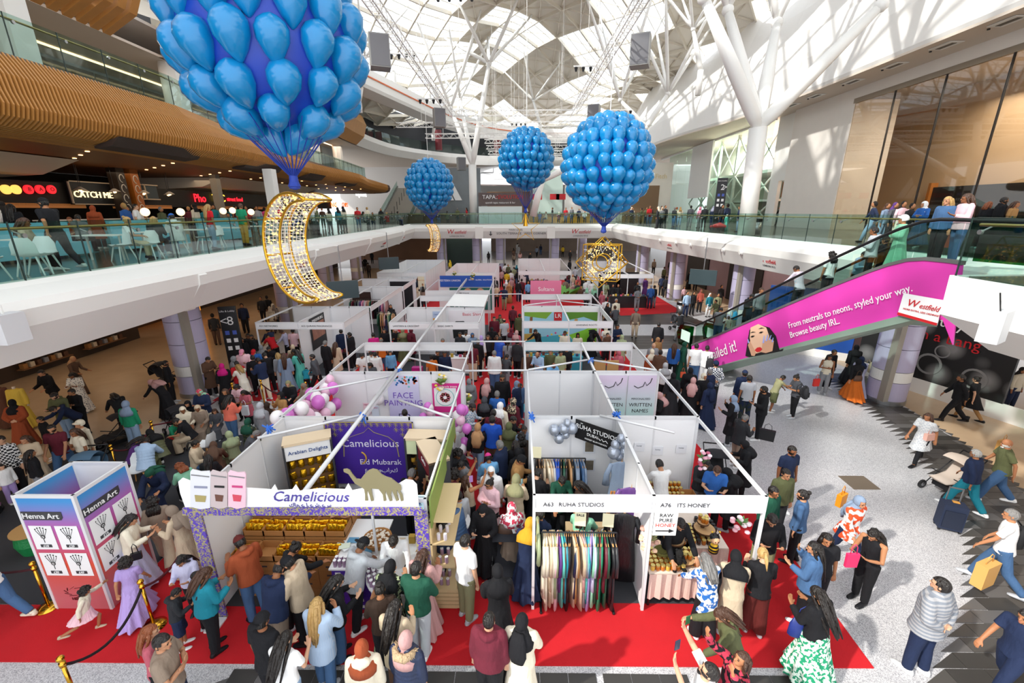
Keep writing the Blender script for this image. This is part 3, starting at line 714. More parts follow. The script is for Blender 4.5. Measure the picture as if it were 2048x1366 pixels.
for i in range(40): dl.cyl((-16.5-rnd.random()*4,9+i*1.1,9.29),(-16.5-rnd.random()*0,9+i*1.1,9.29),.001) if 0 else dl.lathe([(.07,-.01),(.07,.01)],8,Matrix.Translation((-16.3-(i%4)*1.3,9+i*1.05,9.3)))
obj('recessed_downlights',dl,p=bpy.data.objects['ceiling.002'],kind='stuff')
L2=Mt(mat('level_floor','6f6a62')).prism([(lerp_tab(top2,y)-.05,y,11.1) for y in range(-6,61,3)]+[(-40,60,11.1),(-40,-6,11.1)],(0,0,.3)); obj('floor.002',L2,kind='structure')
balustrade([(lerp_tab(top2,y)-.1,y) for y in (-4,8,20,22,24,26,29,34,40,50,60)],11.4,1.5,'upper glass balustrade on top of the timber bulkhead',h=1.1)
# level 3 soffit + fascia (white, sweeping to the back)
P3=smooth([(-19.2,-6),(-19.0,24),(-19.6,45),(-20.6,60),(-18.8,72),(-8,84),(8,86),(24,84)],2)
s3=Mt(CREAMM).prism([(x,y,15) for x,y in P3]+[(40,110,15),(-40,110,15),(-40,-6,15)],(0,0,.12)); obj('ceiling.003',s3,kind='structure')
w3=sweep([p for p in P3 if p[1]>50],[(-.1,15),(.1,15.0),(.75,15.9),(.7,16.5),(-.1,16.6)]); w3.ms=[WHITE]; obj('wall_left_3',w3,kind='structure')
w3=sweep([p for p in P3 if 20<p[1]<=60],[(-.1,15),(.15,15.0),(1.2,15.9),(1.6,17.2),(1.2,18.2),(-.1,18.3)]); w3.ms=[mat('oak_panel','bd8a4e',.5,var=.1,vscale=2)]; obj('wall_left_4',w3,kind='structure')
sp=empty('timber_slat_soffit',(-19,12,15),'broad oak slats with round sockets on the topmost left bulkhead','bulkhead')
for i in range(28):
 y=6+i*.62; obj('slat',Mt(WOODR).prism([(-.1,0,0),(1.35,0,.78),(2.1,0,2.2),(3.3,0,3.4),(3.2,0,3.6),(1.9,0,2.4),(1.2,0,1.0),(-.1,0,.2)],(0,.40,0)),p=sp,loc=(0,y-12,0))
 if i%2: obj('socket_disc',Mt(mat('disc_pale','c9a466',.6)).cyl((1.9,.2,1.75),(2.05,.2,1.68),.12,12),p=sp,loc=(0,y-12,0))
obj('floor.003',Mt(WHITE).prism([(x-.2,y,16.4) for x,y in P3]+[(40,110,16.4),(-40,110,16.4),(-40,-6,16.4)],(0,0,.15)),kind='structure')
balustrade([p for p in P3 if p[1]>30],16.6,2.2,'highest glass balustrade sweeping round to the far end',h=1.3,rail=False)
ls=Mt(WARML).prism([(-23.2,-6,14.95),(-23.0,-6,14.95),(-23.2,60,14.95),(-23.4,60,14.95)],(0,0,.04)); obj('cove_light',ls,label='long warm cove light strip under the upper left soffit',cat='light')
for i,(y,z0,z1,x) in enumerate([(17.5,11.4,15,-18.2),(27,11.4,15,-19.5),(40,11.4,15,-21.3),(50,11.4,15,-22.2),(58,11.4,15,-22.8)]):
 t=Mt(STONE); t.smooth=True; t.lathe([(.45,z0-11.4),(.45,3.6)],20); o=obj('upper_column',t,loc=(x,y,z0),label='round pale column on upper left level, '+['nearest','second','third','fourth','farthest'][i]+' from camera',cat='column'); obj('column_casing',Mt(WHITE).box((.1,-.4,0),(.65,.4,3.6)),p=o)
# level 2 and 1 back walls on the left
obj('wall_left_5',Mt(mat('upper_shop','8e9aa0',.15,var=.3,vscale=.5)).box((-25,-6,11.4),(-24.7,62,15)),kind='structure')
for i in range(20): obj('window_%d'%(i+1),Mt(GLS).box((-24.6,-2+i*3,11.5),(-24.55,.9+i*3,14.8)),kind='structure')
obj('wall_left_6',Mt(DARKW).box((-27.3,-6,5.7),(-27,60,9.3)),kind='structure')
obj('wall_left_7',Mt(mat('ground_shop','3b2c22',.6)).box((-22.6,-6,0),(-22.3,24,4.1)).box((-24.6,24,0),(-24.3,58,4.1)),kind='structure')
# level 4 band and dark recess
P4=smooth([(-26,20),(-17.5,40),(-14.4,52),(-9.5,70),(-3,80),(10,84),(24,82)],2)
w4=sweep(P4,[(-.6,20.7),(.1,20.8),(.2,20.2),(.25,19.2),(.1,18.9),(-1.6,18.7),(-3,19.2)]); w4.ms=[WHITE]; obj('wall_left_8',w4,kind='structure')
st=sweep([p for p in P4 if 38<p[1]<83],[(.24,20.05),(.30,20.05),(.30,19.93),(.24,19.93)]); st.ms=[mat('orange_stripe','d9652a',.5)]; obj('orange_stripe',st,p=bpy.data.objects['wall_left_8'])
obj('wall_left_9',Mt(mat('night_recess','14151c',.6)).prism([(-29,30,16.6),(-23,60,16.6),(-16,80,16.6),(0,92,16.6),(24,92,16.6),(24,92.4,16.6),(0,92.4,16.6),(-34,80,16.6)],(0,0,5)),kind='structure')
for i in range(9):
 p=P4[8+i*2]; obj('roof_anchor',Mt(WHITE).prism([(p[0]-.5,p[1]-.3,20.8),(p[0]-.5,p[1]+.9,20.8),(p[0]-.5,p[1]+.55,22.2),(p[0]-.5,p[1]+.05,22.2)],(.25,0,0)),p=bpy.data.objects['wall_left_8'])
for i,(x,y) in enumerate(((-21,52),(-13,76),(-4,86),(1,88),(12,88))): obj('red_column',Mt(mat('oxblood','6b1d24',.5)).cyl((0,0,0),(0,0,3),.55,16),loc=(x,y,16.6),label='dark red column in the highest gallery, '+['nearest on the left','second from the left','middle','fourth from the left','rightmost'][i],cat='column')
# back facade level 1..3
bf=Mt(mat('back_facade','d8d5d2',.5)).box((-34,86,5.7),(34,86.3,15)); obj('wall_back_2',bf,kind='structure')
FAC=mat('facet_white','dddde0',.4)
fw=Mt(FAC); rx=[-9+i*2.2 for i in range(16)]
for i in range(15):
 for j in range(3):
  za,zb=[14.9,13.7,12.4,11.2][j],[14.9,13.7,12.4,11.2][j+1]; ya,yb=[84,82.4,80.2,77][j],[84,82.4,80.2,77][j+1]; x0,x1=rx[i],rx[i+1]; o=1.1*(j%2)
  q=.35*((i+j)%2)
  fw.add([(x0,ya,za),(x1,ya,za),(x0,yb-q,zb),(x1,yb-q,zb)],[(0,1,3),(0,3,2)])
obj('wall_back_3',fw,kind='structure')
obj('canopy_wave',Mt(mat('bronze_wave','8d7f7c',.3,metal=.4)).prism([(-8,76,11.2),(2,70,10.6),(12,72,10.9),(20,76,11.2)],(0,0,.2)),label='wavy bronze canopy at the far entrance',cat='canopy')
# right side
XR=20.7; P_R=smooth([(XR,-6),(XR,30),(20.4,43),(17.7,54),(16.5,70),(18,84)],1)
def RZ(y): return 26.5
w5=sweep(P_R,[(0,15),(.12,15.3),(-.1,17.5),(-.9,19.6),(-1.0,19.65),(-1.0,19.9),(-1.8,22),(-3.2,25),(-5,27.5)],-1); w5.ms=[mat('gypsum_white','efece8',.55,var=.03,vscale=.4)]
o5=obj('wall_right_2',w5,kind='structure')
cl=Mt(CREAMM).prism([(p[0]-.05,p[1],15) for p in P_R]+[(34,84,15),(34,-6,15)],(0,0,.15)); obj('ceiling.004',cl,kind='structure')
for i,y in enumerate((19.5,22.4,25.3,28.4,31.6,35.2,38,41)):
 t=empty('ceiling_vent',(XR+.75,y,14.98),'slotted air vent in right soffit strip, number '+['one','two','three','four','five','six','seven','eight'][i]+' from camera','vent',None)
 t['label']='slotted air vent in the right soffit strip, '+['nearest','second nearest','third nearest','fourth nearest','fourth farthest','third farthest','second farthest','farthest'][i]
 obj('vent_plate',Mt(WHITE).box((-.35,-.6,-.03),(.35,.6,0)),p=t); obj('vent_slots',Mt(mat('slot_grey','6d675f',.6)).box((-.12,-.45,-.045),(.12,.45,-.03)),p=t)
 obj('spotlight',Mt(BLACKM).lathe([(.06,-.05),(.06,0)],10,Matrix.Translation((0,.85,0))),p=t)
XW=23.0
wr=Mt(STONE).box((XW-.02,33.2,5.7),(XW+.6,40,15)).box((XW-.02,-6,14.3),(XW+.6,33.2,15)).box((XW+.6,33.2,5.7),(XW+3,33.6,14.3));
wr.m(WHITE).box((XW+.4,40,9.6),(XW+.7,43,15)).box((XW+.4,41.6,5.7),(XW+.7,43,9.6)); obj('wall_right_3',wr,kind='structure')
obj('wall_right_4',Mt(mat('shop_brown','dcbf9c',.5,var=.06,vscale=.6)).box((30,-6,5.7),(30.3,40,15)).box((XW+.7,39.7,5.7),(30,40,15)),kind='structure')
fr=Mt(BRONZE).box((XW-.05,-6,14.05),(XW+.1,33.3,14.35)); obj('window_30',fr,kind='structure')
for i in range(12):
 y1=33.2-i*3.3 if i else 33.2; y0=33.2-(i+1)*3.3+ (0)
 pn=obj('glass_pane',Mt(GLS).box((XW+.02,y0+.03,5.7),(XW+.05,y1,14.1)),p=bpy.data.objects['window_30']); obj('mullion',Mt(BLACKM).box((XW-.02,y0-.02,5.7),(XW+.08,y0+.03,14.1)),p=bpy.data.objects['window_30'])
dk=Mt(BLACKM).box((29.6,25.6,5.7),(29.9,33,8.6)).m(mat('oak_wall','c07a35',.5,var=.1)).box((29.5,8,5.7),(29.9,25.4,9.0)).box((29.4,25.4,5.7),(29.9,25.6,8.9)).box((29.4,33,5.7),(29.9,33.2,8.9)).m(WARML).box((29.3,8,8.95),(29.5,25.4,9.0))
obj('phone_shop_display',dk,label='long dark and oak display wall inside the big right shop window',cat='display wall')
for i in range(18):
 obj('phone_case',Mt(rnd.choice([BLACKM,RED,WHT,mat('case_blue','2e4d8a',.4)])).box((-.03,-.1,-.18),(0,.1,.18)),loc=(29.46,11+ (i%9)*1.5,7.4+(i//9)*.6),label='small phone cases hung in two rows on the oak wall',cat='phone case',group='phone cases on the oak wall')
# truss shop behind glass (right, farther)
sh=Mt(mat('inner_shop','efe9e0',.5)).box((29,43,5.7),(29.3,70,15)); sh.m(mat('orange_shelves','b5703a',.6,var=.4,vscale=1.5)).box((28.6,44,11.3),(29,52,14.6)).box((28.6,44,8.4),(29,50,10)); sh.m(WHITE).box((24.2,43,10.6),(29,64,10.9)).box((24.2,43,7.9),(29,58,8.1)); obj('wall_right_5',sh,kind='structure')
tr=empty('cross_braced_frame',(XW+1.0,43,5.7),'white cross braced steel frame behind the glass shopfront','steel frame')
for i in range(5):
 y=i*4.2
 obj('post',Mt(STEELW).box((-.12,y-.12,0),(.12,y+.12,9.2)),p=tr)
 for a,b in ((0,2.3),(2.3,5.0),(5.0,9.0)):
  obj('brace',Mt(STEELW).bar((0,y,a),(0,y+4.2,b),.12),p=tr); obj('brace',Mt(STEELW).bar((0,y,b),(0,y+4.2,a),.12),p=tr)
wf=obj('window_31',Mt(WHITE).box((XW-.1,43,14.8),(XW+.2,75,15)),kind='structure')
for i in range(8):
 y=43+i*3.5; obj('glass_pane',Mt(glass('mint_glass','eaf6f1',.14)).box((XW,y+.03,5.7),(XW+.04,y+3.47,14.8)),p=wf)
obj('white_shop_panel',Mt(WHT).box((XW-.35,55,8.6),(XW-.15,61.2,14.9)),label='tall white shop sign panel behind the signpost on the right',cat='panel')
# poster wall under the right balcony
pw=empty('photo_hoarding',(16,16,0),'dark food photo hoarding with white and red slogan under right balcony','poster wall')
A=Vector((15.3,18.6,0)); B=Vector((17.4,12.3,0)); dv=(B-A).normalized()
def PW(s,z): p=A+dv*s; return (p.x-16,p.y-16,z)
PWm=mat('food_photo','2c2b2c',.5)
def photo(m):
 n=m.node_tree.nodes;l=m.node_tree.links;b=n['Principled BSDF'];tc=n.new('ShaderNodeTexCoord');v=n.new('ShaderNodeTexVoronoi');v.inputs['Scale'].default_value=1.1
 r=n.new('ShaderNodeValToRGB'); e=r.color_ramp.elements; e[0].position=.15;e[0].color=(.25,.25,.25,1); e[1].position=.5; e[1].color=(.012,.012,.013,1); l.new(tc.outputs['Object'],v.inputs['Vector']); l.new(v.outputs['Distance'],r.inputs[0]); l.new(r.outputs[0],b.inputs['Base Color'])
photo(PWm)
nrm=Vector((-dv.y,dv.x,0)); nrm=-nrm if nrm.x>0 else nrm
obj('photo_panel',Mt(PWm).prism([PW(0,.6),PW(4.9,.6),PW(4.9,3.9),PW(0,3.9)],(.1,.03,0)),p=pw); obj('plinth',Mt(WHITE).prism([PW(0,0),PW(6.3,0),PW(6.3,.6),PW(0,.6)],(.1,.03,0)),p=pw)
Mx=frame_M(Vector(PW(2.3,3.0))+nrm*.03,dv,(0,0,1)); text('lettering','ad that hits your',.55,Mx,WHT,pw); text('lettering','out with a bang',.55,frame_M(Vector(PW(2.2,2.4))+nrm*.03,dv,(0,0,1)),RED,pw)
for s,z,r in((1.2,1.5,.35),(2.6,1.3,.42),(4.0,1.2,.38),(2.9,1.9,.25)):
 p=Vector(PW(s,z))+nrm*.02; obj('printed_bowl',Mt(mat('bowl_grey','8a8a8a',.5)).cyl(p,p+nrm*.01,r,20).m(PWm).cyl(p,p+nrm*.015,r*.8,20),p=pw)
q=Mt(STONE).prism([(16.8,12.4,0),(18.4,12.0,0),(18.6,10.8,0),(17.0,11.0,0)],(0,0,4.1)); obj('wall_right_6',q,kind='structure')
bw=empty('blue_hoarding',(14.5,21,0),'bright blue hoarding with white lettering behind the pink escalator','poster wall'); obj('panel',Mt(mat('hoarding_blue','1f4d9e',.4)).prism([(-1.5,1.2,.4),(1.6,-1.0,.4),(1.6,-1.0,3.4),(-1.5,1.2,3.4)],(.1,.1,0)).m(WHITE).prism([(-1.5,1.2,0),(1.6,-1.0,0),(1.6,-1.0,.4),(-1.5,1.2,.4)],(.1,.1,0)),p=bw)
text('lettering','SIXESCRICKET.',.34,frame_M((.0,.05,2.2),(3.1,-2.2,0),(0,0,1)),WHT,bw)
gw=Mt(mat('mauve_shopfront','a58a92',.5,var=.12,vscale=.7)).box((17.5,19,0),(17.7,52,4.1)).m(mat('dark_doorway','231c1a',.6)).box((17.4,22.4,0),(17.5,24.6,3)).box((17.4,31,0),(17.5,36,3.2)).box((17.4,40,0),(17.5,45,3.2)); obj('wall_right_7',gw,kind='structure')
# back ground floor
gb=Mt(mat('far_shop','6b4a32',.6,var=.3,vscale=.4)).box((-24,66,0),(-7,66.3,4.1)).m(mat('dark_green_wall','20342f',.5)).box((-9.5,58,0),(-5.2,58.4,4.1)).m(mat('far_bright','a08e80',.5,var=.4,vscale=.4)).box((-5,80,0),(24,80.3,4.1)); obj('wall_back_4',gb,kind='structure')
# ---- roof
def RZf(x,y):
 z=26.6+1.1*math.sin(.21*x+.13*y)+.9*math.cos(.11*y-.15*x)
 z-=.28*max(0,-x-7)+.22*max(0,x-17)+.115*max(0,y-48); return z
RF=obj('ceiling',Mt(WHITE).box((-34,-6.5,26.5),(34,-6,27)),kind='structure')
OPQ=mat('roof_panel','f2ece0',.6); BEAM=mat('roof_beam','e2dacb',.5); BEAMW=mat('roof_beam_white','dcd8d0',.5)
a=2.25; bars=Mt(BEAM); rest_o=Mt(OPQ); rest_g=Mt(GLR); npan=0; cells=[]
for i in range(-12,60):
 for j in range(-12,60):
  x=(i-j)*a; y=(i+j)*a*1.25
  if not(-27<x<27 and -4<y<97): continue
  cells.append((x*x+(y-10)**2,i,j,x,y))
cells.sort();
for _,i,j,x,y in cells:
 c4=[(x,y-a*1.25),(x+a,y),(x,y+a*1.25),(x-a,y)]; c4=[(p,q,RZf(p,q)) for p,q in c4]; cz=(x,y,RZf(x,y)+.35)
 I,Jn=i//2,j//2; hsh=(I*7+Jn*13+I*Jn*5)%10
 op=hsh in(0,7) or (x>15 and hsh!=5) or (i+j)%2==0 and hsh in(2,3) or (x<-19)
 if op:
  mb=Mt(OPQ).add(c4+[cz],[(0,1,4),(1,2,4),(2,3,4),(3,0,4)]);
  if npan<298 and y>12: obj('roof_panel',mb,p=RF); npan+=1
  else: rest_o.add(c4+[cz],[(0,1,4),(1,2,4),(2,3,4),(3,0,4)])
 else: rest_g.add(c4,[(0,1,2),(0,2,3)])
 for p,q in ((c4[0],c4[1]),(c4[1],c4[2])): bars.bar(Vector(p)-Vector((0,0,.15)),Vector(q)-Vector((0,0,.15)),.16,.34)
 bars.bar(c4[3],c4[1],.09,.18) if op else bars.bar(c4[3],c4[1],.05,.08)
 if op: bars.bar(c4[0],c4[2],.10,.2)
 else:
  for t in(.33,.67): bars.bar(Vector(c4[0]).lerp(Vector(c4[3]),t),Vector(c4[1]).lerp(Vector(c4[2]),t),.05,.08)
obj('far_roof_panels',rest_o,p=RF,kind='stuff'); obj('roof_glazing',rest_g,p=RF,kind='stuff'); obj('roof_lattice',bars,p=RF,kind='stuff')
# ---- tree columns
def tree(label,base,trunk,nodes,r0=.42):
 t=empty('branching_column',base,label,'column'); B=Vector(base)
 m_=Mt(STEELW); m_.smooth=True; m_.loft([Vector(p)-B for p in [base]+trunk],[r0]*2+[r0*.9]*(len(trunk)-1) if len(trunk)>1 else [(r0,r0),(r0,r0)],16); obj('trunk',m_,p=t)
 for src,end,r,subs in nodes:
  m_=Mt(STEELW); m_.smooth=True; s=Vector(src)-B;e=Vector(end)-B; m_.loft([s,s.lerp(e,.12),s.lerp(e,.45),e],[r*.75,r,r,r*.6],12); m_.ell(e,(r*.9,)*3,10,6)
  br=obj('branch',m_,p=t)
  for q in subs:
   g_=Vector(q)-B; mm=Mt(STEELW); mm.smooth=True; mm.loft([e,e.lerp(g_,.1),e.lerp(g_,.5),g_],[r*.35,r*.55,r*.55,r*.3],8); obj('upper_branch',mm,p=br)
def fan(e,R_,n=4,a0=.4):
 o=[]
 for k in range(n):
  an=a0+2*PI*k/n; x=e[0]+R_*math.cos(an); y=e[1]+R_*math.sin(an); o.append((x,y,RZf(x,y)-.2))
 return o
n1=(13.1,26.1,11.4); ends=[(9.0,25.0,17.0),(11.7,28.6,17.8),(17.6,25.0,16.6),(15.0,29.5,17.5)]
tree('large white branching roof column rising from the right balcony',(13.3,26.1,5.7),[n1],[(n1,e,.36,fan(e,4.2)) for e in ends],.46)
n2=(-5.3,53,12.15); e2=(-3.2,53,22.3); e3=(-7.6,53.5,18.1)
tree('white branching roof column behind the middle of the far balcony',(-5.35,53,5.7),[n2],[(n2,e2,.34,fan(e2,5,5)),(n2,e3,.3,fan(e3,4.5,4,1)),(n2,(-6.8,56,19.5),.26,fan((-6.8,56,19.5),4,3))],.45)
tB=at(1083,362,Y=46);tC=at(1292,256,Y=46);tD=at(1336,188,Y=46)
tree('leaning white roof column at the far right behind balloons',tuple(at(1066,432,Y=46.5)),[tuple(tB)],[(tB,tC,.3,[]),(tC,tD,.28,fan(tD,5,5)),(tC,tuple(at(1240,200,Y=46)),.24,fan(at(1240,200,Y=46),5,4))],.35)
for k,(x,y) in enumerate(((-13,34),(15.5,42),(3,66),(-12,66),(-16,48))):
 e=(x,y,17.5 if x<0 else 18.5); e_=(x+(1 if x<0 else -1),y,21.5)
 tree('slender white roof strut cluster, '+['left of the near trusses','right of the round balloons','far centre below the roof','far left below the roof','left above the dark gallery'][k],(x,y,16.6),[e],[(e,e_,.22,fan(e_,4.5,5,.3*k))],.25)
# ---------------- hanging balloons and gold ornaments ----------------
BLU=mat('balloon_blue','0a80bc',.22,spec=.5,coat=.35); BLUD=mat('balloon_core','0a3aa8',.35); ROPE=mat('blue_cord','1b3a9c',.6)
_bm=MB(); _bm.smooth=True; _bm.loft([(0,0,-.36),(0,0,-.33),(0,0,-.22),(0,0,-.05),(0,0,.10),(0,0,.2),(0,0,.26),(0,0,.285)],[.015,.05,.14,.225,.235,.18,.09,.01],12); BALM=_bm.mesh('balloon'); BALM.materials.append(BLU)
BALM.polygons.foreach_set('use_smooth',[True]*len(BALM.polygons))
def ball(c,Rr,label,tie,sc=1.0,rows=10):
 t=empty('balloon_cluster',c,label,'balloon cluster')
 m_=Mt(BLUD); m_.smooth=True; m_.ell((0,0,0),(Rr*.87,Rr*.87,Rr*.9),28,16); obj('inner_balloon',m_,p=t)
 q=random.Random(int(Rr*100)+rows)
 for i in range(rows):
  th=-80+ i*(160/(rows-1)); ct=math.cos(R(th)); n=max(1,int(2*PI*Rr*ct/((.46 if sc<1 else .56)*sc)))
  for k in range(n):
   a=2*PI*(k+.5*(i%2))/n+q.uniform(-.05,.05); t2=th+q.uniform(-2.5,2.5); cc=math.cos(R(t2))
   d=Vector((cc*math.cos(a),cc*math.sin(a),math.sin(R(t2)))); p=Vector((d.x*Rr*.9,d.y*Rr*.9,d.z*Rr*.95))
   o=bpy.data.objects.new('balloon',BALM); COL.objects.link(o); o.parent=t; o.location=p
   down=Vector((0,0,-1)); ax=(down-d*down.dot(d)*.72).normalized() if abs(d.z)<.99 else Vector((1,0,0))
   ax=(-ax+d*.22).normalized(); o.rotation_euler=ax.to_track_quat('Z','Y').to_euler(); s=sc*q.uniform(.92,1.08); o.scale=(s,s,s)
 tie=Vector(tie)-Vector(c); cd_=Mt(ROPE)
 for k in range(26):
  a=2*PI*k/26; p=Vector((math.cos(a)*Rr*.55,math.sin(a)*Rr*.55,-Rr*.80)); g=tie+Vector((math.cos(a)*.06,math.sin(a)*.06,.22))
  cd_.bar(p,g,.012); cd_.bar(g,tie+Vector((math.cos(a)*.08,math.sin(a)*.08,0)),.02)
 obj('cords',cd_,p=t,kind='stuff'); obj('cord_knot',Mt(ROPE).lathe([(.03,0),(.11,.06),(.05,.22),(.13,.36)],10,Matrix.Translation(tie-Vector((0,0,.02)))),p=t)
 obj('hanging_cable',Mt(STEELW).cyl((0,0,Rr),(0,0,RZf(c[0],c[1])-c[2]-.2),.015,5),p=t)
 return t
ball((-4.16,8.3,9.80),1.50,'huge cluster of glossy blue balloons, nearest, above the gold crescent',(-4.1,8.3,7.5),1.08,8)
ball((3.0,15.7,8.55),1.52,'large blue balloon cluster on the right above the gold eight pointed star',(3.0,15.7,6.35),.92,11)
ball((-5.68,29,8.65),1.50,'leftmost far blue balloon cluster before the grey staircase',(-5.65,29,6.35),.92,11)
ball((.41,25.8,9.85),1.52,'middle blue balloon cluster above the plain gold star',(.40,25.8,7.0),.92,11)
BULB=mat('fairy_bulb','ffcf7a',.4,emit=2.5); WIREM=mat('white_wire','e8e4da',.5)
def tube(pts,r,mt,closed=False,n=8):
 mb=Mt(mt); mb.smooth=True; P=list(pts)+([pts[0]] if closed else []); mb.loft(P,[r]*len(P),n); return mb
def crescent(c,S,label,rz):
 t=empty('crescent_ornament',c,label,'ornament',rz=rz); dep=.27*S
 out=[(math.cos(a)*S,math.sin(a)*S) for a in [R(62+i*(236/28)) for i in range(29)]]
 ic=.33*S; r2=.80*S; t0=math.atan2(out[0][1],out[0][0]-ic);
 inn=[(ic+math.cos(a)*r2*1.0,math.sin(a)*r2*1.08) for a in [R(85+i*(190/24)) for i in range(25)]]
 inn=[out[0]]+inn+[out[-1]]
 for s in(-1,1):
  obj('rim',tube([(x,s*dep,z) for x,z in out],.028*S,GOLD),p=t); obj('rim',tube([(x,s*dep,z) for x,z in inn],.022*S,GOLD),p=t)
 for i in range(0,29,5):
  x,z=out[i]; obj('rung',tube([(x,-dep,z),(x,dep,z)],.02*S,GOLD),p=t)
 wires=Mt(WIREM); bulbs=Mt(BULB); q=random.Random(4)
 for ring,cnt in((out,60),(inn,44)):
  L=len(ring)-1
  for k in range(cnt):
   f=k/cnt*L; i=int(f); u=f-i; x=ring[i][0]*(1-u)+ring[i+1][0]*u; z=ring[i][1]*(1-u)+ring[i+1][1]*u
   wires.bar((x,-dep,z),(x,dep,z),.008*S)
   for _ in range(2):
    yy=q.uniform(-dep,dep); bulbs.box((x-.012,yy-.012,z-.012),(x+.012,yy+.012,z+.012))
  for j in range(7):
   yy=-dep+2*dep*(j+.5)/7
   for i in range(L): wires.bar((ring[i][0],yy,ring[i][1]),(ring[i+1][0],yy,ring[i+1][1]),.008*S)
 for s in(-1,1):     # wire mesh between the rims
  for k in range(34):
   f=k/34; a=R(75+f*210); x,z=math.cos(a)*S,math.sin(a)*S
   j=min(range(len(inn)),key=lambda m_: (inn[m_][0]-x*.8)**2+(inn[m_][1]-z*.9)**2); wires.bar((x,s*dep,z),(inn[j][0],s*dep,inn[j][1]),.007*S)
   for _ in range(3):
    u=q.random(); bx=x+(inn[j][0]-x)*u; bz=z+(inn[j][1]-z)*u; bulbs.box((bx-.011,s*dep-.011,bz-.011),(bx+.011,s*dep+.011,bz+.011))
 obj('wire_net',wires,p=t,kind='stuff'); obj('fairy_lights',bulbs,p=t,kind='stuff')
 return t
crescent((-4.0,8.3,6.42),1.0,'large gold crescent frame with fairy lights under nearest balloon cluster',R(-30))
crescent((-5.7,29,5.4),.88,'small gold crescent frame hanging below the leftmost far balloons',R(120))
t=empty('star_ornament',(3.0,15.7,5.32),'gold double framed eight pointed star hanging under right balloon cluster','ornament',rz=R(-22))
for s in(-.32,.32):
 for a0 in(0,45):
  pts=[(math.cos(R(a0+90*k))*.88,s,math.sin(R(a0+90*k))*.88) for k in range(4)]; obj('frame',tube(pts,.024,GOLD,True,6),p=t)
 obj('ring',tube([(math.cos(R(15*k))*.27,s,math.sin(R(15*k))*.27) for k in range(24)],.022,GOLD,True,6),p=t)
wn_=Mt(WIREM); bn_=Mt(BULB); q=random.Random(8)
for k in range(8):
 x,z=math.cos(R(45*k))*.88,math.sin(R(45*k))*.88; obj('rung',tube([(x,-.32,z),(x,.32,z)],.02,GOLD,False,6),p=t)
for k in range(70):
 a=q.uniform(0,2*PI); r_=q.uniform(.3,.62); r2=r_+.2; s=q.choice((-.32,.32)); wn_.bar((math.cos(a)*r_,s,math.sin(a)*r_),(math.cos(a+q.uniform(-.5,.5))*r2,s,math.sin(a+.2)*r2),.01)
for k in range(200):
 a=q.uniform(0,2*PI); r_=q.uniform(.3,.72); s=q.choice((-.32,.32)); x,z=math.cos(a)*r_,math.sin(a)*r_; bn_.box((x-.013,s-.013,z-.013),(x+.013,s+.013,z+.013))
obj('wire_net',wn_,p=t,kind='stuff'); obj('fairy_lights',bn_,p=t,kind='stuff')
t=empty('star_ornament',(.40,25.8,6.15),'thin gold five pointed star outline below the middle balloon cluster','ornament')
pts=[((.84 if k%2==0 else .34)*math.sin(R(36*k)),0,(.84 if k%2==0 else .34)*math.cos(R(36*k))) for k in range(10)]
obj('frame',tube(pts,.025,GOLD,True,6),p=t); obj('lit_cone',Mt(GOLD).lathe([(.14,.1),(.02,.8)],10),p=t)
# ---------------- lighting trusses ----------------
def truss(a,b,label,w=.45,ladder=False):
 a=Vector(a);b=Vector(b); d=(b-a); L=d.length; u=d/L; s=u.cross(Vector((0,0,1))).normalized()*w/2; h=Vector((0,0,w/2))
 t=empty('lighting_truss',a,label,'truss'); mb=Mt(STEELW); n=int(L/w); A=Vector()
 for p in (s+h,s-h,-s+h,-s-h): mb.bar(p,d+p,.05)
 for i in range(n):
  p=u*(i*w); q=u*((i+1)*w)
  for sg in(1,-1):
   mb.bar(p+s*sg+h*(1 if i%2 else -1),q+s*sg-h*(1 if i%2 else -1),.025);
  mb.bar(p+s-h,p-s-h,.03); mb.bar(p+s+h,p-s+h,.03)
 obj('lattice',mb,p=t)
 for f in(.1,.5,.9): p=d*f; obj('hanging_cable',Mt(STEELW).cyl(p,p+Vector((0,0,RZf((a+p).x,(a+p).y)-(a+p).z-.3)),.02,5),p=t)
 return t
truss((-6.5,21.5,16),(-6.5,45,16),'long white lattice truss running away on the left'); truss((5.4,21.5,16),(5.2,45,16),'long white lattice truss running away on the right')
truss((-7.2,22,16.2),(6.2,22,16.2),'nearest white truss crossing the very top'); truss((-6.6,45.4,16),(5.2,45.4,16),'upper white cross truss joining the two long ones')
tr_=truss((-13.2,51,16),(14.3,51,16),'widest white cross truss above the far balloons'); truss((-10.5,53,15.2),(9.5,53,15.2),'lowest wide white cross truss at the far end')
for i in range(4): truss((-4,55+i*3,14.9-.25*i),(6,55+i*3,14.9-.25*i),'short stacked white truss, '+['nearest','second','third','farthest'][i]+' of four at far end',.4)
for i,(x,y,z) in enumerate(((-7.2,25.5,15.2),(6.6,27,15.6),(-7.1,42.5,15.3),(6.6,42,15.4),(-7.2,58,13))):
 t=empty('hung_speaker',(x,y,z),'grey box speaker hung at truss, '+['near left','near right','far left','far right','farthest'][i],'speaker',rz=R(20 if x<0 else -20))
 obj('cabinet',Mt(mat('speaker_grey','9b9a97',.5)).box((-.5,-.45,-1.0),(.5,.45,.5)),p=t); obj('grille',Mt(mat('speaker_grille','77767a',.7)).box((-.45,-.47,-.95),(.45,-.45,.45)),p=t)
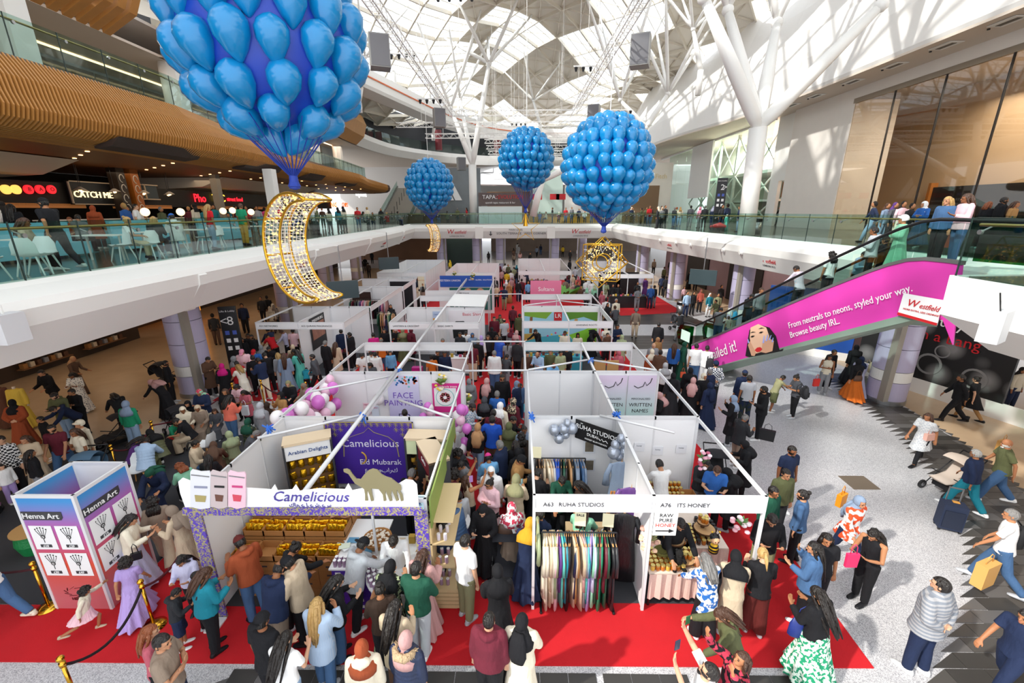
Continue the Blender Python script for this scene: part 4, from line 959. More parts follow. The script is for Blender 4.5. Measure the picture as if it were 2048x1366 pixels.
for i,(x,y,z) in enumerate(((-8,34,17.5),(-3,24,16.9),(5,36,17.2),(0,56,17),(-7,38,15.6),(9,42,15.5))):
 t=empty('lamp_bar',(x,y,z),'short white bar of round stage lamps, '+['left middle','top near','right middle','far middle','left low','right low'][i],'stage lights')
 obj('bar',Mt(STEELW).bar((-1,0,0),(1,0,0),.08),p=t); obj('hanger',Mt(STEELW).bar((0,0,0),(0,0,RZf(x,y)-z-.2),.03),p=t)
 for k in range(4): obj('lamp',Mt(BLACKM).lathe([(.06,-.3),(.13,-.05),(.1,0)],8,Matrix.Translation((-.8+k*.53,0,-.05))),p=t)
# ---------------- escalator ----------------
EA=Vector((8.0,20.8,0)); EB=Vector((10.35,10.9,5.72)); EDi=(EB-EA); ED=Vector((EDi.x,EDi.y,0)).normalized(); EN=Vector((ED.y,-ED.x,0)); EN=EN if EN.x>0 else -EN   # EN points to the far side
def eside(px_,py_,off=0):
 o=EA+EN*off; d=ray(px_,py_); n_=EN; tt=(o-CAM).dot(n_)/d.dot(n_); return CAM+d*tt
esc=empty('escalator',(8,20.8,0),'escalator clad in bright pink advert rising to the right balcony','escalator'); E0=Vector((8,20.8,0))
MAG=mat('magenta_print','d43fa6',.35)
pk=[eside(*p)-E0 for p in ((1383,692),(1440,670),(1560,618),(1650,580),(1740,545),(1775,533),(1815,523),(1850,521),(1900,526),(1925,530))]
pb=[eside(*p)-E0 for p in ((1905,690),(1885,640),(1850,635),(1797,632),(1700,658),(1560,696),(1440,731),(1405,742),(1383,744))]
obj('advert_panel',Mt(MAG).prism(pk+pb,EN*.04),p=esc)
def pk_z(): pass
sk=Mt(mat('skirt_steel','8d8f8f',.3,metal=.7));
for a,b in zip(pk,pk[1:]): sk.prism([a-EN*.03,b-EN*.03,b-EN*.03+Vector((0,0,.09)),a-EN*.03+Vector((0,0,.09))],EN*.12)
obj('side_trim',sk,p=esc)
un=Mt(mat('green_mirror','6f8577',.12,metal=.85))
lo=[p for p in pb[3:8]];
for a,b in zip(lo,lo[1:]): un.quad(a,b,b+EN*1.6-Vector((0,0,.02)),a+EN*1.6)
obj('mirrored_underside',un,p=esc)
le=[a+Vector((0,0,-.0)) for a in pb[2:8]]; obj('underside_edge',Mt(mat('sage_panel','7f9285',.3)).prism(le+[p+Vector((0,0,-.28))+EN*.5 for p in reversed(le)],EN*.02),p=esc)
# steps
up=pk;
for k in range(24):
 f=k/24; p=EA.lerp(EB,.08+.84*f)-E0; z=p.z+.05
 obj('step',Mt(mat('step_dark','3f4144',.4,metal=.5)).prism([p+EN*.25,p+EN*1.25,p+EN*1.25+ED*.4,p+EN*.25+ED*.4],(0,0,.22)),p=esc)
for off,nm in((.12,'near'),(1.38,'far')):
 top=[p+EN*off+Vector((0,0,.08)) for p in pk];
 for i in range(len(top)-1):
  a,b=top[i],top[i+1]; n_=max(1,int((b-a).length/1.6))
  for j in range(n_):
   c_=a.lerp(b,j/n_)+(b-a).normalized()*.01; d_=a.lerp(b,(j+1)/n_)-(b-a).normalized()*.01
   obj('glass_side_panel',Mt(GL).prism([c_,d_,d_+Vector((0,0,.86)),c_+Vector((0,0,.86))],EN*.012),p=esc)
 hp=[p+Vector((0,0,.92)) for p in top]; a0=hp[0]; hp=[a0-ED*.9+Vector((0,0,-.9)),a0-ED*1.15+Vector((0,0,-.5)),a0-ED*.95+Vector((0,0,-.05)),a0-ED*.3]+hp+[hp[-1]+ED*1.2,hp[-1]+ED*1.6-Vector((0,0,.3)),hp[-1]+ED*1.5-Vector((0,0,.75))]
 m_=Mt(mat('rubber','161617',.45)); m_.smooth=True; m_.loft(hp,[.045]*len(hp),8); obj('rubber_handrail',m_,p=esc)
nb=pk[0]-ED*.5
for off in(-.0,1.45):
 q_=nb+EN*off; obj('green_newel_panel',Mt(GLG).prism([q_+ED*.5+Vector((0,0,-.2)),q_-ED*.55+Vector((0,0,-.2)),q_-ED*.8+Vector((0,0,.35)),q_-ED*.55+Vector((0,0,.8)),q_+ED*.5+Vector((0,0,.95))],EN*.02),p=esc)
 obj('notice',Mt(mat('notice_pale','cfe8dc',.5)).prism([q_+ED*.3+Vector((0,0,.1)),q_-ED*.4+Vector((0,0,.1)),q_-ED*.4+Vector((0,0,.6)),q_+ED*.3+Vector((0,0,.6))],EN*-.01),p=esc)
tp=pk[-1]+EN*.1
obj('green_newel_panel',Mt(GLG).prism([tp+ED*.1+Vector((0,0,.1)),tp+ED*1.6+Vector((0,0,.1)),tp+ED*1.9+Vector((0,0,.5)),tp+ED*1.6+Vector((0,0,.93)),tp+ED*.1+Vector((0,0,.93))],EN*.02),p=esc)
obj('notice',Mt(mat('notice_pale','cfe8dc',.5)).prism([tp+ED*1.0+Vector((0,0,.28)),tp+ED*1.45+Vector((0,0,.28)),tp+ED*1.45+Vector((0,0,.75)),tp+ED*1.0+Vector((0,0,.75))],EN*-.012),p=esc)
# printed words and face
def etext(px_,py_,px2,py2,s,size,name='lettering',col=WHT,shear=0,sx=.8):
 a=eside(px_,py_)-EN*.05; b=eside(px2,py2)-EN*.05; return text(name,s,size,frame_M(a-E0,b-a,Vector((0,0,1))-(b-a).normalized()*(b-a).normalized().z),col,esc,align='LEFT',sx=sx,shear=shear)
etext(1420,712,1474,692,'nailed it!',.66); etext(1579,652,1737,603,'From neutrals to neons, styled your way.',.30); etext(1582,671,1645,652,'Browse beauty IRL.',.30)
def epoly(name,pts,mt,d): obj(name,Mt(mt).prism([eside(*p)-EN*d-E0 for p in pts],EN*.008),parent=esc)
SKF=mat('print_skin','e0b79a',.5); SKS=mat('print_skin_shade','c99a7d',.5)
epoly('printed_hair',[(1500,660),(1522,650),(1540,655),(1553,672),(1560,700),(1568,697),(1566,702),(1500,714),(1492,712)],BLK,.03)
epoly('printed_face',[(1503,655),(1518,648),(1534,655),(1540,672),(1536,690),(1524,704),(1514,707),(1505,695),(1501,675)],SKF,.04)
epoly('printed_hand',[(1498,690),(1502,682),(1514,706),(1511,712),(1505,711)],SKS,.05); epoly('printed_hand',[(1524,704),(1528,684),(1540,676),(1550,682),(1547,702),(1534,706)],SKS,.05)
for a,b in (((1529,686),(1531,671)),((1535,682),(1538,669)),((1541,680),(1545,670)),((1547,684),(1549,675)),((1500,686),(1498,678))):
 epoly('printed_nail',[(a[0]-1.6,a[1]),(a[0]+1.6,a[1]),(b[0]+.5,b[1]),(b[0]-.5,b[1])],mat('print_lilac','9aa6e6',.4),.06)
epoly('printed_lips',[(1512,700),(1517,695),(1523,694),(1527,698),(1522,703),(1516,704)],RED,.06);
for x,y in((1507,672),(1524,664)): epoly('printed_eye',[(x-4,y+2),(x,y-1),(x+5,y-1),(x+1,y+2.5)],BLK,.06); epoly('printed_brow',[(x-5,y-6),(x+1,y-9),(x+7,y-8),(x,y-7)],BLK,.06)
sgn=[(1812,586),(1892,600),(1880,646),(1801,624)]
epoly('mall_sign_plate',sgn,WHT,.08); epoly('sign_red_band',[(1801,624),(1880,646),(1878,651),(1799,629)],RED,.09)
def brandtext(M,size,par,sub='LONDON W12',subcol=CHAR,ss=.45,dz=-.75):
 """mall name: a big blackletter-like initial, the rest slanted small, a line beneath"""
 text('lettering','W',size*1.35,M@Matrix.Translation((-size*1.35,0,0)),RED,par,shear=.25); text('lettering','estfield',size,M@Matrix.Translation((size*.72,-size*.1,0)),RED,par,shear=.35,sx=.82)
 if sub: text('lettering',sub,size*ss,M@Matrix.Translation((0,size*dz-size*.2,0)),subcol,par)
a=eside(1852,611)-EN*.1-E0; b=eside(1872,615)-EN*.1-E0; MM=frame_M(a,b-a,(0,0,1)); brandtext(MM,.19,esc,'MORE EXTRA, LESS ORDINARY',RED,.33,-.72)
# mall names on the fascia
wl_=bpy.data.objects['wall_left']; wbk=bpy.data.objects['wall_back']; wr_=bpy.data.objects['wall_right']
for y,s in ((9.45,.33),(20.5,.33),(35,.3),(43,.3)):
 x=lerp_tab([(0,-10.45),(14,-10.7),(24,-11.0),(38,-11.3),(50,-12.4)],y); M_=frame_M((x+.47,y,4.66),(0,1,0),(.42,0,.78)); brandtext(M_,s,wl_)
for x,s in((-7,'LONDON W12'),(7.0,'LONDON W12')): brandtext(frame_M((x,49.92,4.85),(1,0,0),(0,-.3,.8)),.55,wbk)
text('lettering','SOUTH TERRACE   WEST CORNER',.36,frame_M((.3,49.9,4.65),(1,0,0),(0,-.3,.8)),CHAR,wbk); text('lettering','MAIN LEVEL',.3,frame_M((-.3,49.93,5.05),(1,0,0),(0,-.3,.8)),CHAR,wbk)
obj('arrow',Mt(CHAR).prism([(-3.2,49.9,4.9),(-3.1,49.9,4.9),(-3.1,49.88,4.6),(-2.95,49.88,4.6),(-3.15,49.88,4.4),(-3.35,49.88,4.6),(-3.2,49.88,4.6)],(0,-.02,0)),p=wbk)
for y in(22,33):
 x=lerp_tab([(11,13.4),(18.5,13.3),(28,12.3),(38,10.9)],y); brandtext(frame_M((x-.48,y,4.66),(0.08,-1,0),(-.42,0,.78)),.33,wr_)
for i,y in enumerate((24,25.7,27.6,29.5,31.5,34)):
 x=lerp_tab([(11,13.4),(18.5,13.3),(28,12.3),(38,10.9)],y); obj('round_nozzle',Mt(STEELW).cyl((x-.62,y,4.9),(x-.35,y,4.95),.16,14).cyl((x-.7,y,4.88),(x-.6,y,4.9),.11,12),label='round white spotlight nozzle on right fascia, '+['nearest','second nearest','third nearest','third farthest','second farthest','farthest'][i],cat='spotlight')
# screens hung on poles, fascia speakers
for i,(x,y,z,h) in enumerate(((10.9,25.6,3.3,5.6),(-8.9,21.5,3.3,5.5),(-9.9,33,3.3,5.6))):
 t=empty('hanging_screen',(x,y,z),['grey screen hung on a pole beside the escalator crowd','dark screen hung on a pole right of the gold crescent','dark screen hung on a pole at far left'][i],'screen',rz=R(-35 if x>0 else 25))
 obj('screen_panel',Mt(mat('screen_dark','3c4a4e',.25)).box((-.75,-.05,-.45),(.75,.05,.45)),p=t); obj('pole',Mt(STEEL).cyl((0,0,.45),(0,0,h-z),.03,8),p=t); obj('bracket',Mt(STEELW).bar((0,0,h-z),(1.2 if x>0 else -1.2,0,h-z+.1),.07),p=t)
for lab,loc,rz in (('white speaker box on left fascia at the frame edge',(-9.7,7.75,5.0),0),('white projector box on a bracket at the right landing',(8.3,7.4,5.15),-60)):
 t=empty('white_speaker',loc,lab,'speaker',rz=R(rz)); obj('cabinet',Mt(mat('cabinet_grey','cfcfd2',.5)).box((-.12,-.22,-.28),(.16,.22,.28)),p=t); obj('bracket',Mt(STEELW).bar((-.1,0,0),(-.5,0,.3),.04).bar((.0,0,.28),(.0,0,.45),.03),p=t); obj('cable',Mt(BLACKM).bar((.05,-.1,.28),(.0,-.2,.6),.015),p=t)
# TAPAS kiosk behind the far balcony, staircase, stripes logo
k_=empty('restaurant_kiosk',(-2.1,52.4,5.7),'white kiosk with brick patterned restaurant sign behind far balcony','kiosk')
obj('base',Mt(mat('kiosk_white','dfe9e8',.3)).box((-2.5,-.6,0),(2.5,2,1.9)),p=k_); obj('sign_board',Mt(mat('brick_print','5f5250',.6,var=.3,vscale=3)).box((-2.5,-.65,1.95),(2.5,-.4,3.4)),p=k_)
text('lettering','TAPAS',.62,FRONT(-1.15,-.68,2.9),WHT,k_,.02); text('lettering','REVOLUTION',.62,FRONT(1.05,-.68,2.9),RED,k_,.02,sx=.82); text('lettering','spanish tapas restaurant & bar',.28,FRONT(0,-.68,2.3),WHT,k_)
sc_=empty('staircase',(-17,62,5.7),'wide pale staircase with glass sides climbing at far left','staircase')
for i in range(26): obj('stair_step',Mt(mat('stair_stone','a9a298',.5)).box((-2.2-.02*i,i*.42,0),(1.9,i*.42+.44,.19*(i+1))),p=sc_)
for s in(-2.5,1.95): obj('glass_side',Mt(GL).prism([(s,0,.0),(s,11,4.9),(s,11,6.0),(s,0,1.2)],(.03,0,0)),p=sc_); obj('side_string',Mt(STEEL).prism([(s+.05,0,0),(s+.05,11,4.9),(s+.05,11,5.3),(s+.05,0,.4)],(.12,0,0)),p=sc_)
for i in range(7): obj('short_handrail',Mt(BLACKM).bar((-.6,i*1.5,.3+i*.66),(-.6,i*1.5,1.4+i*.66),.06),p=sc_)
lg=empty('stripes_logo',(-9.7,66,10.0),'white three stripe triangular shop logo on dark glass frontage','sign')
for i,(x0,h0) in enumerate(((-1.9,1.1),(-.75,2.2),(.45,3.4))): obj('stripe',Mt(WHL if 0 else WHT).prism([(x0,0,-1.5),(x0+1.0,0,-1.5),(x0+.3-(h0*.33)+.5,0,-1.5+h0*.95),(x0-.25-h0*.33+.55,0,-1.5+h0*.75)] if 0 else [(x0,0,-1.4),(x0+1.0,0,-1.4),(x0+1.0-h0*.45,0,-1.4+h0*.85),(x0+.55-h0*.45,0,-1.4+h0*.62)],(0,.1,0)),p=lg)
obj('wall_back_5',Mt(mat('far_dark_glass','6d7478',.2,var=.3,vscale=.4)).box((-14.5,66.2,5.7),(-5.5,66.5,13)).m(mat('mint_front','bfd3c9',.2)).box((2,64,5.7),(6.2,64.3,12.5)).m(STONE).box((12.5,60,5.7),(20,60.4,13)).m(mat('brown_front','8b6544',.5)).box((-5,72,5.7),(1.8,72.3,10)).m(WHITE).box((6.4,63,5.7),(12.4,63.2,13)),kind='structure')
obj('entrance_opening',Mt(mat('bronze_open','7e6248',.6)).box((13.8,59.8,5.7),(18.4,60,10.2)),label='brown framed shop entrance below faint script lettering at far right',cat='doorway')
text('shop_script','Abercrombie & Fitch',.8,frame_M((15.8,59.7,11.3),(1,0,0),(0,0,1)),mat('pale_gold_letter','d9c28e',.5),None)['label']='pale gold script lettering above the brown framed entrance'
bpy.data.objects['shop_script']['category']='sign'
br=empty('long_bar_counter',(4.5,54,5.7),'long amber lit bar counter behind the far balcony','bar counter'); obj('counter_front',Mt(mat('bar_amber','b98326',.5,emit=.25)).box((-3.6,0,.0),(5.5,.3,1.0)),p=br); obj('counter_top',Mt(BLACKM).box((-3.8,-.2,1.0),(5.7,.7,1.08)),p=br)
bl=empty('long_bar_counter',(-11,54,5.7),'dark bar counter with stools below the staircase','bar counter'); obj('counter_front',Mt(mat('bar_brown','5d4a35',.5)).box((-3.0,0,.0),(6.2,.3,1.0)),p=bl); obj('counter_top',Mt(BLACKM).box((-3.2,-.2,1.0),(6.4,.7,1.08)),p=bl)
for i,x in enumerate((2.4,4.6,5.4,8.6,9.6)): obj('red_banner',Mt(RED).box((-.6,0,-.35),(.6,.05,.35)),loc=(x,58,8.8),label='small red hanging banners over the far bar',cat='banner',group='red banners over the far bar')
# food court signs
fc=empty('shop_sign',(-22,10.9,7.9),'dark sign box reading catch me in cream letters','sign');
def onX(px_,py_,X): return at(px_,py_,X=X)
a=onX(135,372,-21.5); b=onX(229,400,-21.5); fc.location=((-21.5,(a.y+b.y)/2,(a.z+b.z)/2)); Lh=(b.y-a.y)/2; H_=.55
obj('sign_box',Mt(BLACKM).box((-.1,-Lh,-H_),(.0,Lh,H_)),p=fc); obj('sign_frame',Mt(mat('sign_frame','b9a58e',.5)).box((0,-Lh,H_-.05),(.06,Lh,H_)).box((0,-Lh,-H_),(.06,Lh,-H_+.05)).box((0,-Lh,-H_),(.06,-Lh+.06,H_)).box((0,Lh-.06,-H_),(.06,Lh,H_)),p=fc)
text('lettering','CATCH ME',.42,frame_M((.07,0,-.08),(0,1,0),(0,0,1)),mat('lit_cream','ffe6b0',.5,emit=2.5),fc,.02)
for i,(px_,s,c_) in enumerate(((10,'','ffbf5a'),(30,'','ffbf5a'),(55,'B','e0202a'),(78,'A','e0202a'),(101,'O','e0202a'))):
 p=onX(px_,379,-21.6); t=empty('lit_disc_sign',p,('round amber lamp above the food counter, '+('left of pair' if i==0 else 'right of pair')) if not s else 'round red lit sign disc with the letter '+s,'sign')
 obj('disc',Mt(mat('disc'+c_,c_,.5,emit=2.2)).cyl((0,0,0),(.08,0,0),.19,20),p=t)
 if s: text('lettering',s,.24,frame_M((.1,0,0),(0,1,0),(0,0,1)),BLK,t)
for s,px_,py_,sz,c_,lab in (('Pho',400,397,.75,'ff2030','red lit lettering of the noodle counter'),('TAC',438,397,.7,'ffd24a','yellow lit lettering beside the red noodle sign'),('street food',470,399,.42,'ff2030','small red lit street food lettering'),('NAIS',668,410,.8,'ff7a20','orange lit counter lettering at middle distance'),('wagamama',722,388,1.0,'f4f4f4','white lit restaurant lettering near the staircase'),('CHIPS',690,410,.7,'ff5a20','orange lit word beside the orange counter lettering')):
 p=onX(px_,py_,-21.6); o=text('lit_lettering',s,sz,frame_M(p,(0,1,0),(0,0,1)),mat('neon'+c_,c_,.5,emit=3),None,.02); o['label']=lab; o['category']='sign'
for i,(px_,w_,hh) in enumerate(((290,45,26),)):
 p=onX(px_,384,-21.4); t=empty('menu_board',p,'pale framed menu board with dark slats above counter','menu board'); obj('board',Mt(mat('menu_blue','3a454c',.5)).box((-.05,-.9,-.4),(0,.9,.4)),p=t); obj('frame',Mt(mat('sign_frame','b9a58e',.5)).box((0,-.95,.36),(.06,.95,.42)).box((0,-.95,-.42),(.06,.95,-.36)).box((0,-.03,-.4),(.06,.03,.4)),p=t)
obj('trim_40',Mt(DARKW).box((-21.95,-4,8.0),(-21.7,52,8.45)).box((-21.9,-4,7.4),(-21.7,52,8.0)),kind='structure')
# patterned pillars in food court
for i,(px_,c_,w_) in enumerate(((252,'2c2018',.5),(279,'a35c1e',.5),(443,'8d857a',.4),(552,'e8e6e2',.5))):
 p=at(px_,430,X=-21.2 if i<2 else (-19 if i==2 else -13.8)); t=empty('food_court_pillar',(p.x,p.y,5.7),['dark pillar with pale chain motif beside catch me sign','orange brown pillar with pale chain motif','narrow mirrored pillar in the food court','plain white pillar behind the large gold crescent'][i],'pillar')
 obj('shaft',Mt(mat('pillar'+c_,c_,.4,var=.25 if i<2 else 0,vscale=2)).box((-w_/2,-w_/2,0),(w_/2,w_/2,3.65)),p=t)
 if i<2:
  for k in range(6): obj('chain_link',tube([(w_/2+.01,math.cos(R(30*m_))*.14,.6+k*.5+math.sin(R(30*m_))*.2) for m_ in range(10)],.025,mat('chalk','cfc8bd',.7),False,5),p=t)
cv=Mt(mat('shell_cream','d9cdbd',.6)).prism([(-21,-4,8.7),(-19.2,-4,9.28),(-27,-4,9.28),(-27,-4,8.4)],(0,24,0)).prism([(-21,30,8.7),(-19.4,30,9.28),(-27,30,9.28),(-27,30,8.4)],(0,14,0)); obj('ceiling.005',cv,kind='structure')
cn=mat('counter_blue','4fb3c8',.5)
for i,y in enumerate((10.5,15.2,20.4,26,32,39)):
 t=empty('food_counter',(-19.8,y,5.7),'food counter with lit display in the food court, '+['nearest','second','third','fourth','fifth','farthest'][i],'counter'); obj('counter',Mt([cn,mat('counter_cream','cfc5b4',.5)][i%2]).box((-.4,-2,0),(.4,2,1.05)),p=t); obj('lit_shelf',Mt(mat('shelf_glow','b8743a',.5,emit=.35)).box((-2.2,-1.9,1.6),(-1.9,1.9,1.8)),p=t); obj('worktop',Mt(WHITE).box((-.5,-2.05,1.05),(.5,2.05,1.1)),p=t)
for i,y in enumerate((9.2,13,17.5,22,27)):
 t=empty('banquette',(-14.6,y,5.7),'sky blue padded banquette bench behind the glass, '+['nearest','second','third','fourth','farthest'][i],'bench'); obj('seat',Mt(mat('sky_vinyl','7ec3d6',.5)).box((-.3,-1.5,.1),(.3,1.5,.48)),p=t); obj('backrest',Mt(mat('sky_vinyl','7ec3d6',.5)).box((-.42,-1.5,.1),(-.3,1.5,1.1)),p=t)
gm=MB(); gm.smooth=True; gm.ell((0,0,0),(.16,.16,.16),14,9)
GLOB=gm.mesh('globe'); GLOB.materials.append(mat('globe_glow','ffe2b4',.5,emit=2.5))
for i,(px_,py_,X_) in enumerate(((290,424,-14.6),(361,424,-14.6),(446,422,-15),(465,421,-14.8),(502,424,-14.2),(610,427,-14))):
 p=at(px_,py_,X=X_); t=empty('globe_lamp',p,'round white globe lamps on thin stems along the food court benches','lamp','globe lamps in the food court'); obj('globe',GLOB,p=t); obj('stem',Mt(BRASS).cyl((0,0,-(p.z-5.7)),(0,0,-.15),.015,6),p=t)
for i in range(8):
 t=empty('pendant_lamp',(-20.5-(i%2)*.8,21+i*.9,8.1),'small dark dome pendant lamps over the noodle counter','lamp','pendant lamps over the noodle counter'); obj('shade',Mt(mat('pendant','8f857a',.4)).lathe([(.25,0),(.05,.15)],10),p=t); obj('cord',Mt(BLACKM).cyl((0,0,.15),(0,0,1.2),.01,5),p=t); obj('bulb',Mt(WARM).ell((0,0,-.02),(.07,.07,.05),8,5),p=t)
# chairs
def _chair():
 m_=MB(); m_.smooth=True
 vs=[];fs=[];n=10
 prof=[(.22,.46),(.20,.44),(.0,.43),(-.18,.45),(-.225,.55),(-.25,.72),(-.27,.86)]
 for j,(y,z) in enumerate(prof):
  w_=[.19,.22,.235,.235,.22,.21,.13][j]
  for k in range(n): u=-1+2*k/(n-1); vs.append((u*w_,y+(.05*u*u if j>3 else 0),z+(.05*u*u if j<4 else 0)))
 fs=[(j*n+k,j*n+k+1,(j+1)*n+k+1,(j+1)*n+k) for j in range(len(prof)-1) for k in range(n-1)]
 m_.add(vs,fs); m_.add([(x,y-.015,z-.015) for x,y,z in vs],[tuple(reversed(f)) for f in fs]); return m_
CHS=_chair().mesh('chair_shell'); CHS.materials.append(mat('chair_white','eceff0',.35))
LEGW=MB().cyl((0,0,0),(0,0,.45),.016,8,.022).mesh('leg')
LG2=LEGW.copy(); LEGW.materials.append(mat('chair_wood','c58f55',.5)); LG2.materials.append(mat('chair_white','eceff0',.35))
def chair(loc,rot,wood,label,group):
 t=empty('shell_chair',loc,label,'chair',group,rz=R(rot)); obj('seat_shell',CHS,p=t)
 for sx in(-1,1):
  for sy in(-1,1):
   o=obj('leg',LEGW if wood else LG2,p=t); o.location=(sx*.23,sy*.22-.01,0); o.rotation_euler=(R(12)*sy,-R(-12)*-sx*1.0,0)
for i,(px_,py_) in enumerate(((178,545),(30,560),(270,520),(325,516),(375,505),(430,497),(455,492),(130,548))):
 p=at(px_,py_,z=5.75); chair((min(p.x-.5,-11.3),p.y+.2,5.7),[200,20,160,190,175,150,200,30][i],False,'white shell cafe chairs on the left balcony behind the glass','cafe chairs on the left balcony')
for i in range(7):
 t=empty('cafe_table',(-12.6,9.2+i*2.0,5.7),'small white cafe tables between chairs on left balcony','table','cafe tables on the left balcony'); obj('table_top',Mt(WHITE).box((-.6,-.35,.72),(.6,.35,.75)),p=t)
 for s in(-.5,.5): obj('leg',Mt(WHITE).cyl((s,0,0),(s,0,.72),.03,8),p=t)
# litter bins and signposts
def bin_(loc,label):
 t=empty('litter_bin',loc,label,'bin'); m_=Mt(STEEL); m_.smooth=True; obj('drum',m_.lathe([(.30,0),(.30,.72)],22),p=t); obj('top_band',Mt(BLACKM).lathe([(.305,.72),(.305,.9),(.27,.92)],22),p=t); obj('lid',Mt(STEEL).lathe([(.30,.9),(.25,.98)],22),p=t)
bin_((14.5,27.4,5.7),'brushed steel litter bin on right balcony by white column'); bin_((11.5,30.0,0),'steel litter bin at the corner of the far red carpet')
def post(loc,h,s,arrow,label,rz):
 t=empty('signpost',loc,label,'signpost',rz=R(rz)); obj('black_slab',Mt(BLACKM).box((-.33,-.06,0),(.33,.06,h)),p=t)
 text('lettering',s,.55,FRONT(.05,-.07,h-.65),WHT,t); text('lettering','Lifts & Lobby',.11,FRONT(0,-.07,h-.2),WHT,t); text('lettering',arrow,.5,FRONT(-.2 if arrow=='<' else .22,-.07,h-.65),WHT,t)
 for i in range(3):
  for j in(-.14,.14): obj('pictogram',Mt(mat('picto_blue','4a63c0',.5) if i==0 else WHT).box((j-.08,-.075,h-1.25-i*.35),(j+.08,-.065,h-1.07-i*.35)),p=t)
p=at(1432,445,z=5.7); post((14.6,33,5.7),3.6,'2','>','black wayfinding slab with number two on right balcony',-20)
p=at(400,785,z=0); post((-12.6,18.0,0),3.2,'8','<','tall black wayfinding slab with number eight beside left column',18)
# ---------------- exhibition stalls ----------------
def stall(label,x0,x1,y0,y1,walls='',fascia='',txt=None,div=(),post=True,zf=2.5,fh=.27,nofront=False):
 t=empty('exhibition_stall',(x0,y0,0),label,'stall'); W=x1-x0;D=y1-y0
 xs=[0,W]+[d-x0 for d in div]
 for x in xs:
  for y in (0,D): obj('post',Mt(ALU).box((x-.025,y-.025,0),(x+.025,y+.025,zf)),p=t)
 for a,b in (((0,0),(W,0)),((0,D),(W,D)),((0,0),(0,D)),((W,0),(W,D))):
  mb=Mt(ALU).box((min(a[0],b[0])-.02,min(a[1],b[1])-.02,zf-.07),(max(a[0],b[0])+.02,max(a[1],b[1])+.02,zf)); obj('beam',mb,p=t)
 for c in fascia:
  if c=='f':
   sp_=sorted(xs)
   for a,b in zip(sp_,sp_[1:]): obj('fascia_panel',Mt(PANW).box((a+.03,-.03,zf-fh),(b-.03,.0,zf-.07)),p=t)
   obj('fascia_rail',Mt(ALU).box((0,-.035,zf-fh-.05),(W,.01,zf-fh)),p=t)
  if c=='b': obj('fascia_panel',Mt(PANW).box((0,D-.02,zf-fh),(W,D+.01,zf-.07)),p=t); obj('fascia_rail',Mt(ALU).box((0,D-.03,zf-fh-.05),(W,D+.015,zf-fh)),p=t)
  if c=='l': obj('fascia_panel',Mt(PANW).box((-.02,0,zf-fh),(.0,D,zf-.07)),p=t)
  if c=='r': obj('fascia_panel',Mt(PANW).box((W,0,zf-fh),(W+.02,D,zf-.07)),p=t)
 def wall(a,b,ax,c):
  n=max(1,round((b-a))); s=(b-a)/n
  for i in range(n):
   p,q=a+i*s+.02,a+(i+1)*s-.02
   if ax=='x': mb=Mt(PANW).box((p,c-.012,.03),(q,c+.012,zf-.06)); pp=Mt(ALU).box((q,c-.02,0),(q+.04,c+.02,zf))
   else: mb=Mt(PANW).box((c-.012,p,.03),(c+.012,q,zf-.06)); pp=Mt(ALU).box((c-.02,q,0),(c+.02,q+.04,zf))
   obj('wall_panel',mb,p=t); obj('panel_post',pp,p=t)
 if 'b' in walls: wall(0,W,'x',D)
 if 'l' in walls: wall(0,D,'y',0)
 if 'r' in walls: wall(0,D,'y',W)
 if 'f' in walls: wall(0,W,'x',0)
 for d in div:
  obj('beam',Mt(ALU).box((d-x0-.03,0,zf-.07),(d-x0+.03,D,zf)),p=t)
  if 'd' in walls: wall(0,D,'y',d-x0)
 for x,s in (txt or []): text('lettering',s,.11,FRONT(x-x0,-.04,zf-.17),CHAR,t,.002,align='LEFT')
 return t
stall('front white shell stall of the dress and honey sellers with two name boards',.27,4.17,6.22,9.13,'bd','f',[(.42,'A63'),(.68,'RUHA STUDIOS'),(2.4,'A76'),(2.68,'ITS HONEY')],div=(2.29,))
stall('white stall behind the honey seller with personalised names posters',.27,4.2,9.16,12.1,'bd','',div=(2.29,))
stall('open white stall frame third back on the right of the aisle',.22,4.15,12.13,15.05,'','bf',div=(2.3,))
stall('white stall with a bright park mural on its back wall',.2,4.1,18.2,21.3,'b','fr',[(2.5,'LEARNING ROOTS')],div=(2.2,))
stall('white stall frame directly behind the park mural stall',.2,4.2,21.35,24.5,'','b',div=(2.2,))
stall('front left camel milk stall shell in white panels',-5.5,-1.56,6.1,9.05,'bl','')
stall('white stall with pink balloons and face painting poster',-5.6,-1.62,9.08,12.0,'b','',div=(-3.62,))
stall('open white stall frame behind the face painting stall',-5.65,-1.7,12.03,15.0,'','bf',div=(-3.65,))
stall('white stall with basic shirts prints left of the aisle',-5.6,-1.72,18.0,21.0,'bd','fl',[(-5.45,'LANTERN & CRESCENT'),(-3.5,'BASIC SHIRTS')],div=(-3.65,))
stall('white stall frame behind the basic shirts stall',-5.6,-1.72,21.05,24.1,'','bf',div=(-3.65,))
stall('white stall with deep blue header on its back wall',-5.65,-1.75,25.8,30.3,'b','f',[(-3.6,'MET POLICE')],div=(-3.65,))
stall('white stall draped with green leaves behind blue header stall',-5.7,-1.8,33.7,40,'bl','f',div=(-3.7,))
stall('white stall pair at the left with a cityscape poster',-11.45,-7.6,18.0,21.2,'bd','fr',[(-11.3,'A31 NETWORKS'),(-9.45,'A32 QURANI FRAGRANCES')],div=(-9.6,))
stall('white stall on the left hung with rails of clothes',-11.3,-7.5,21.25,27.2,'b','r',div=(-9.4,))
stall('left stall with black inner wall and grey name board',-11.2,-7.4,27.3,30.6,'b','fr',div=(-9.3,))
stall('farthest left white stall near the columns',-11.1,-7.3,33.7,43,'blr','f',div=(-9.2,))
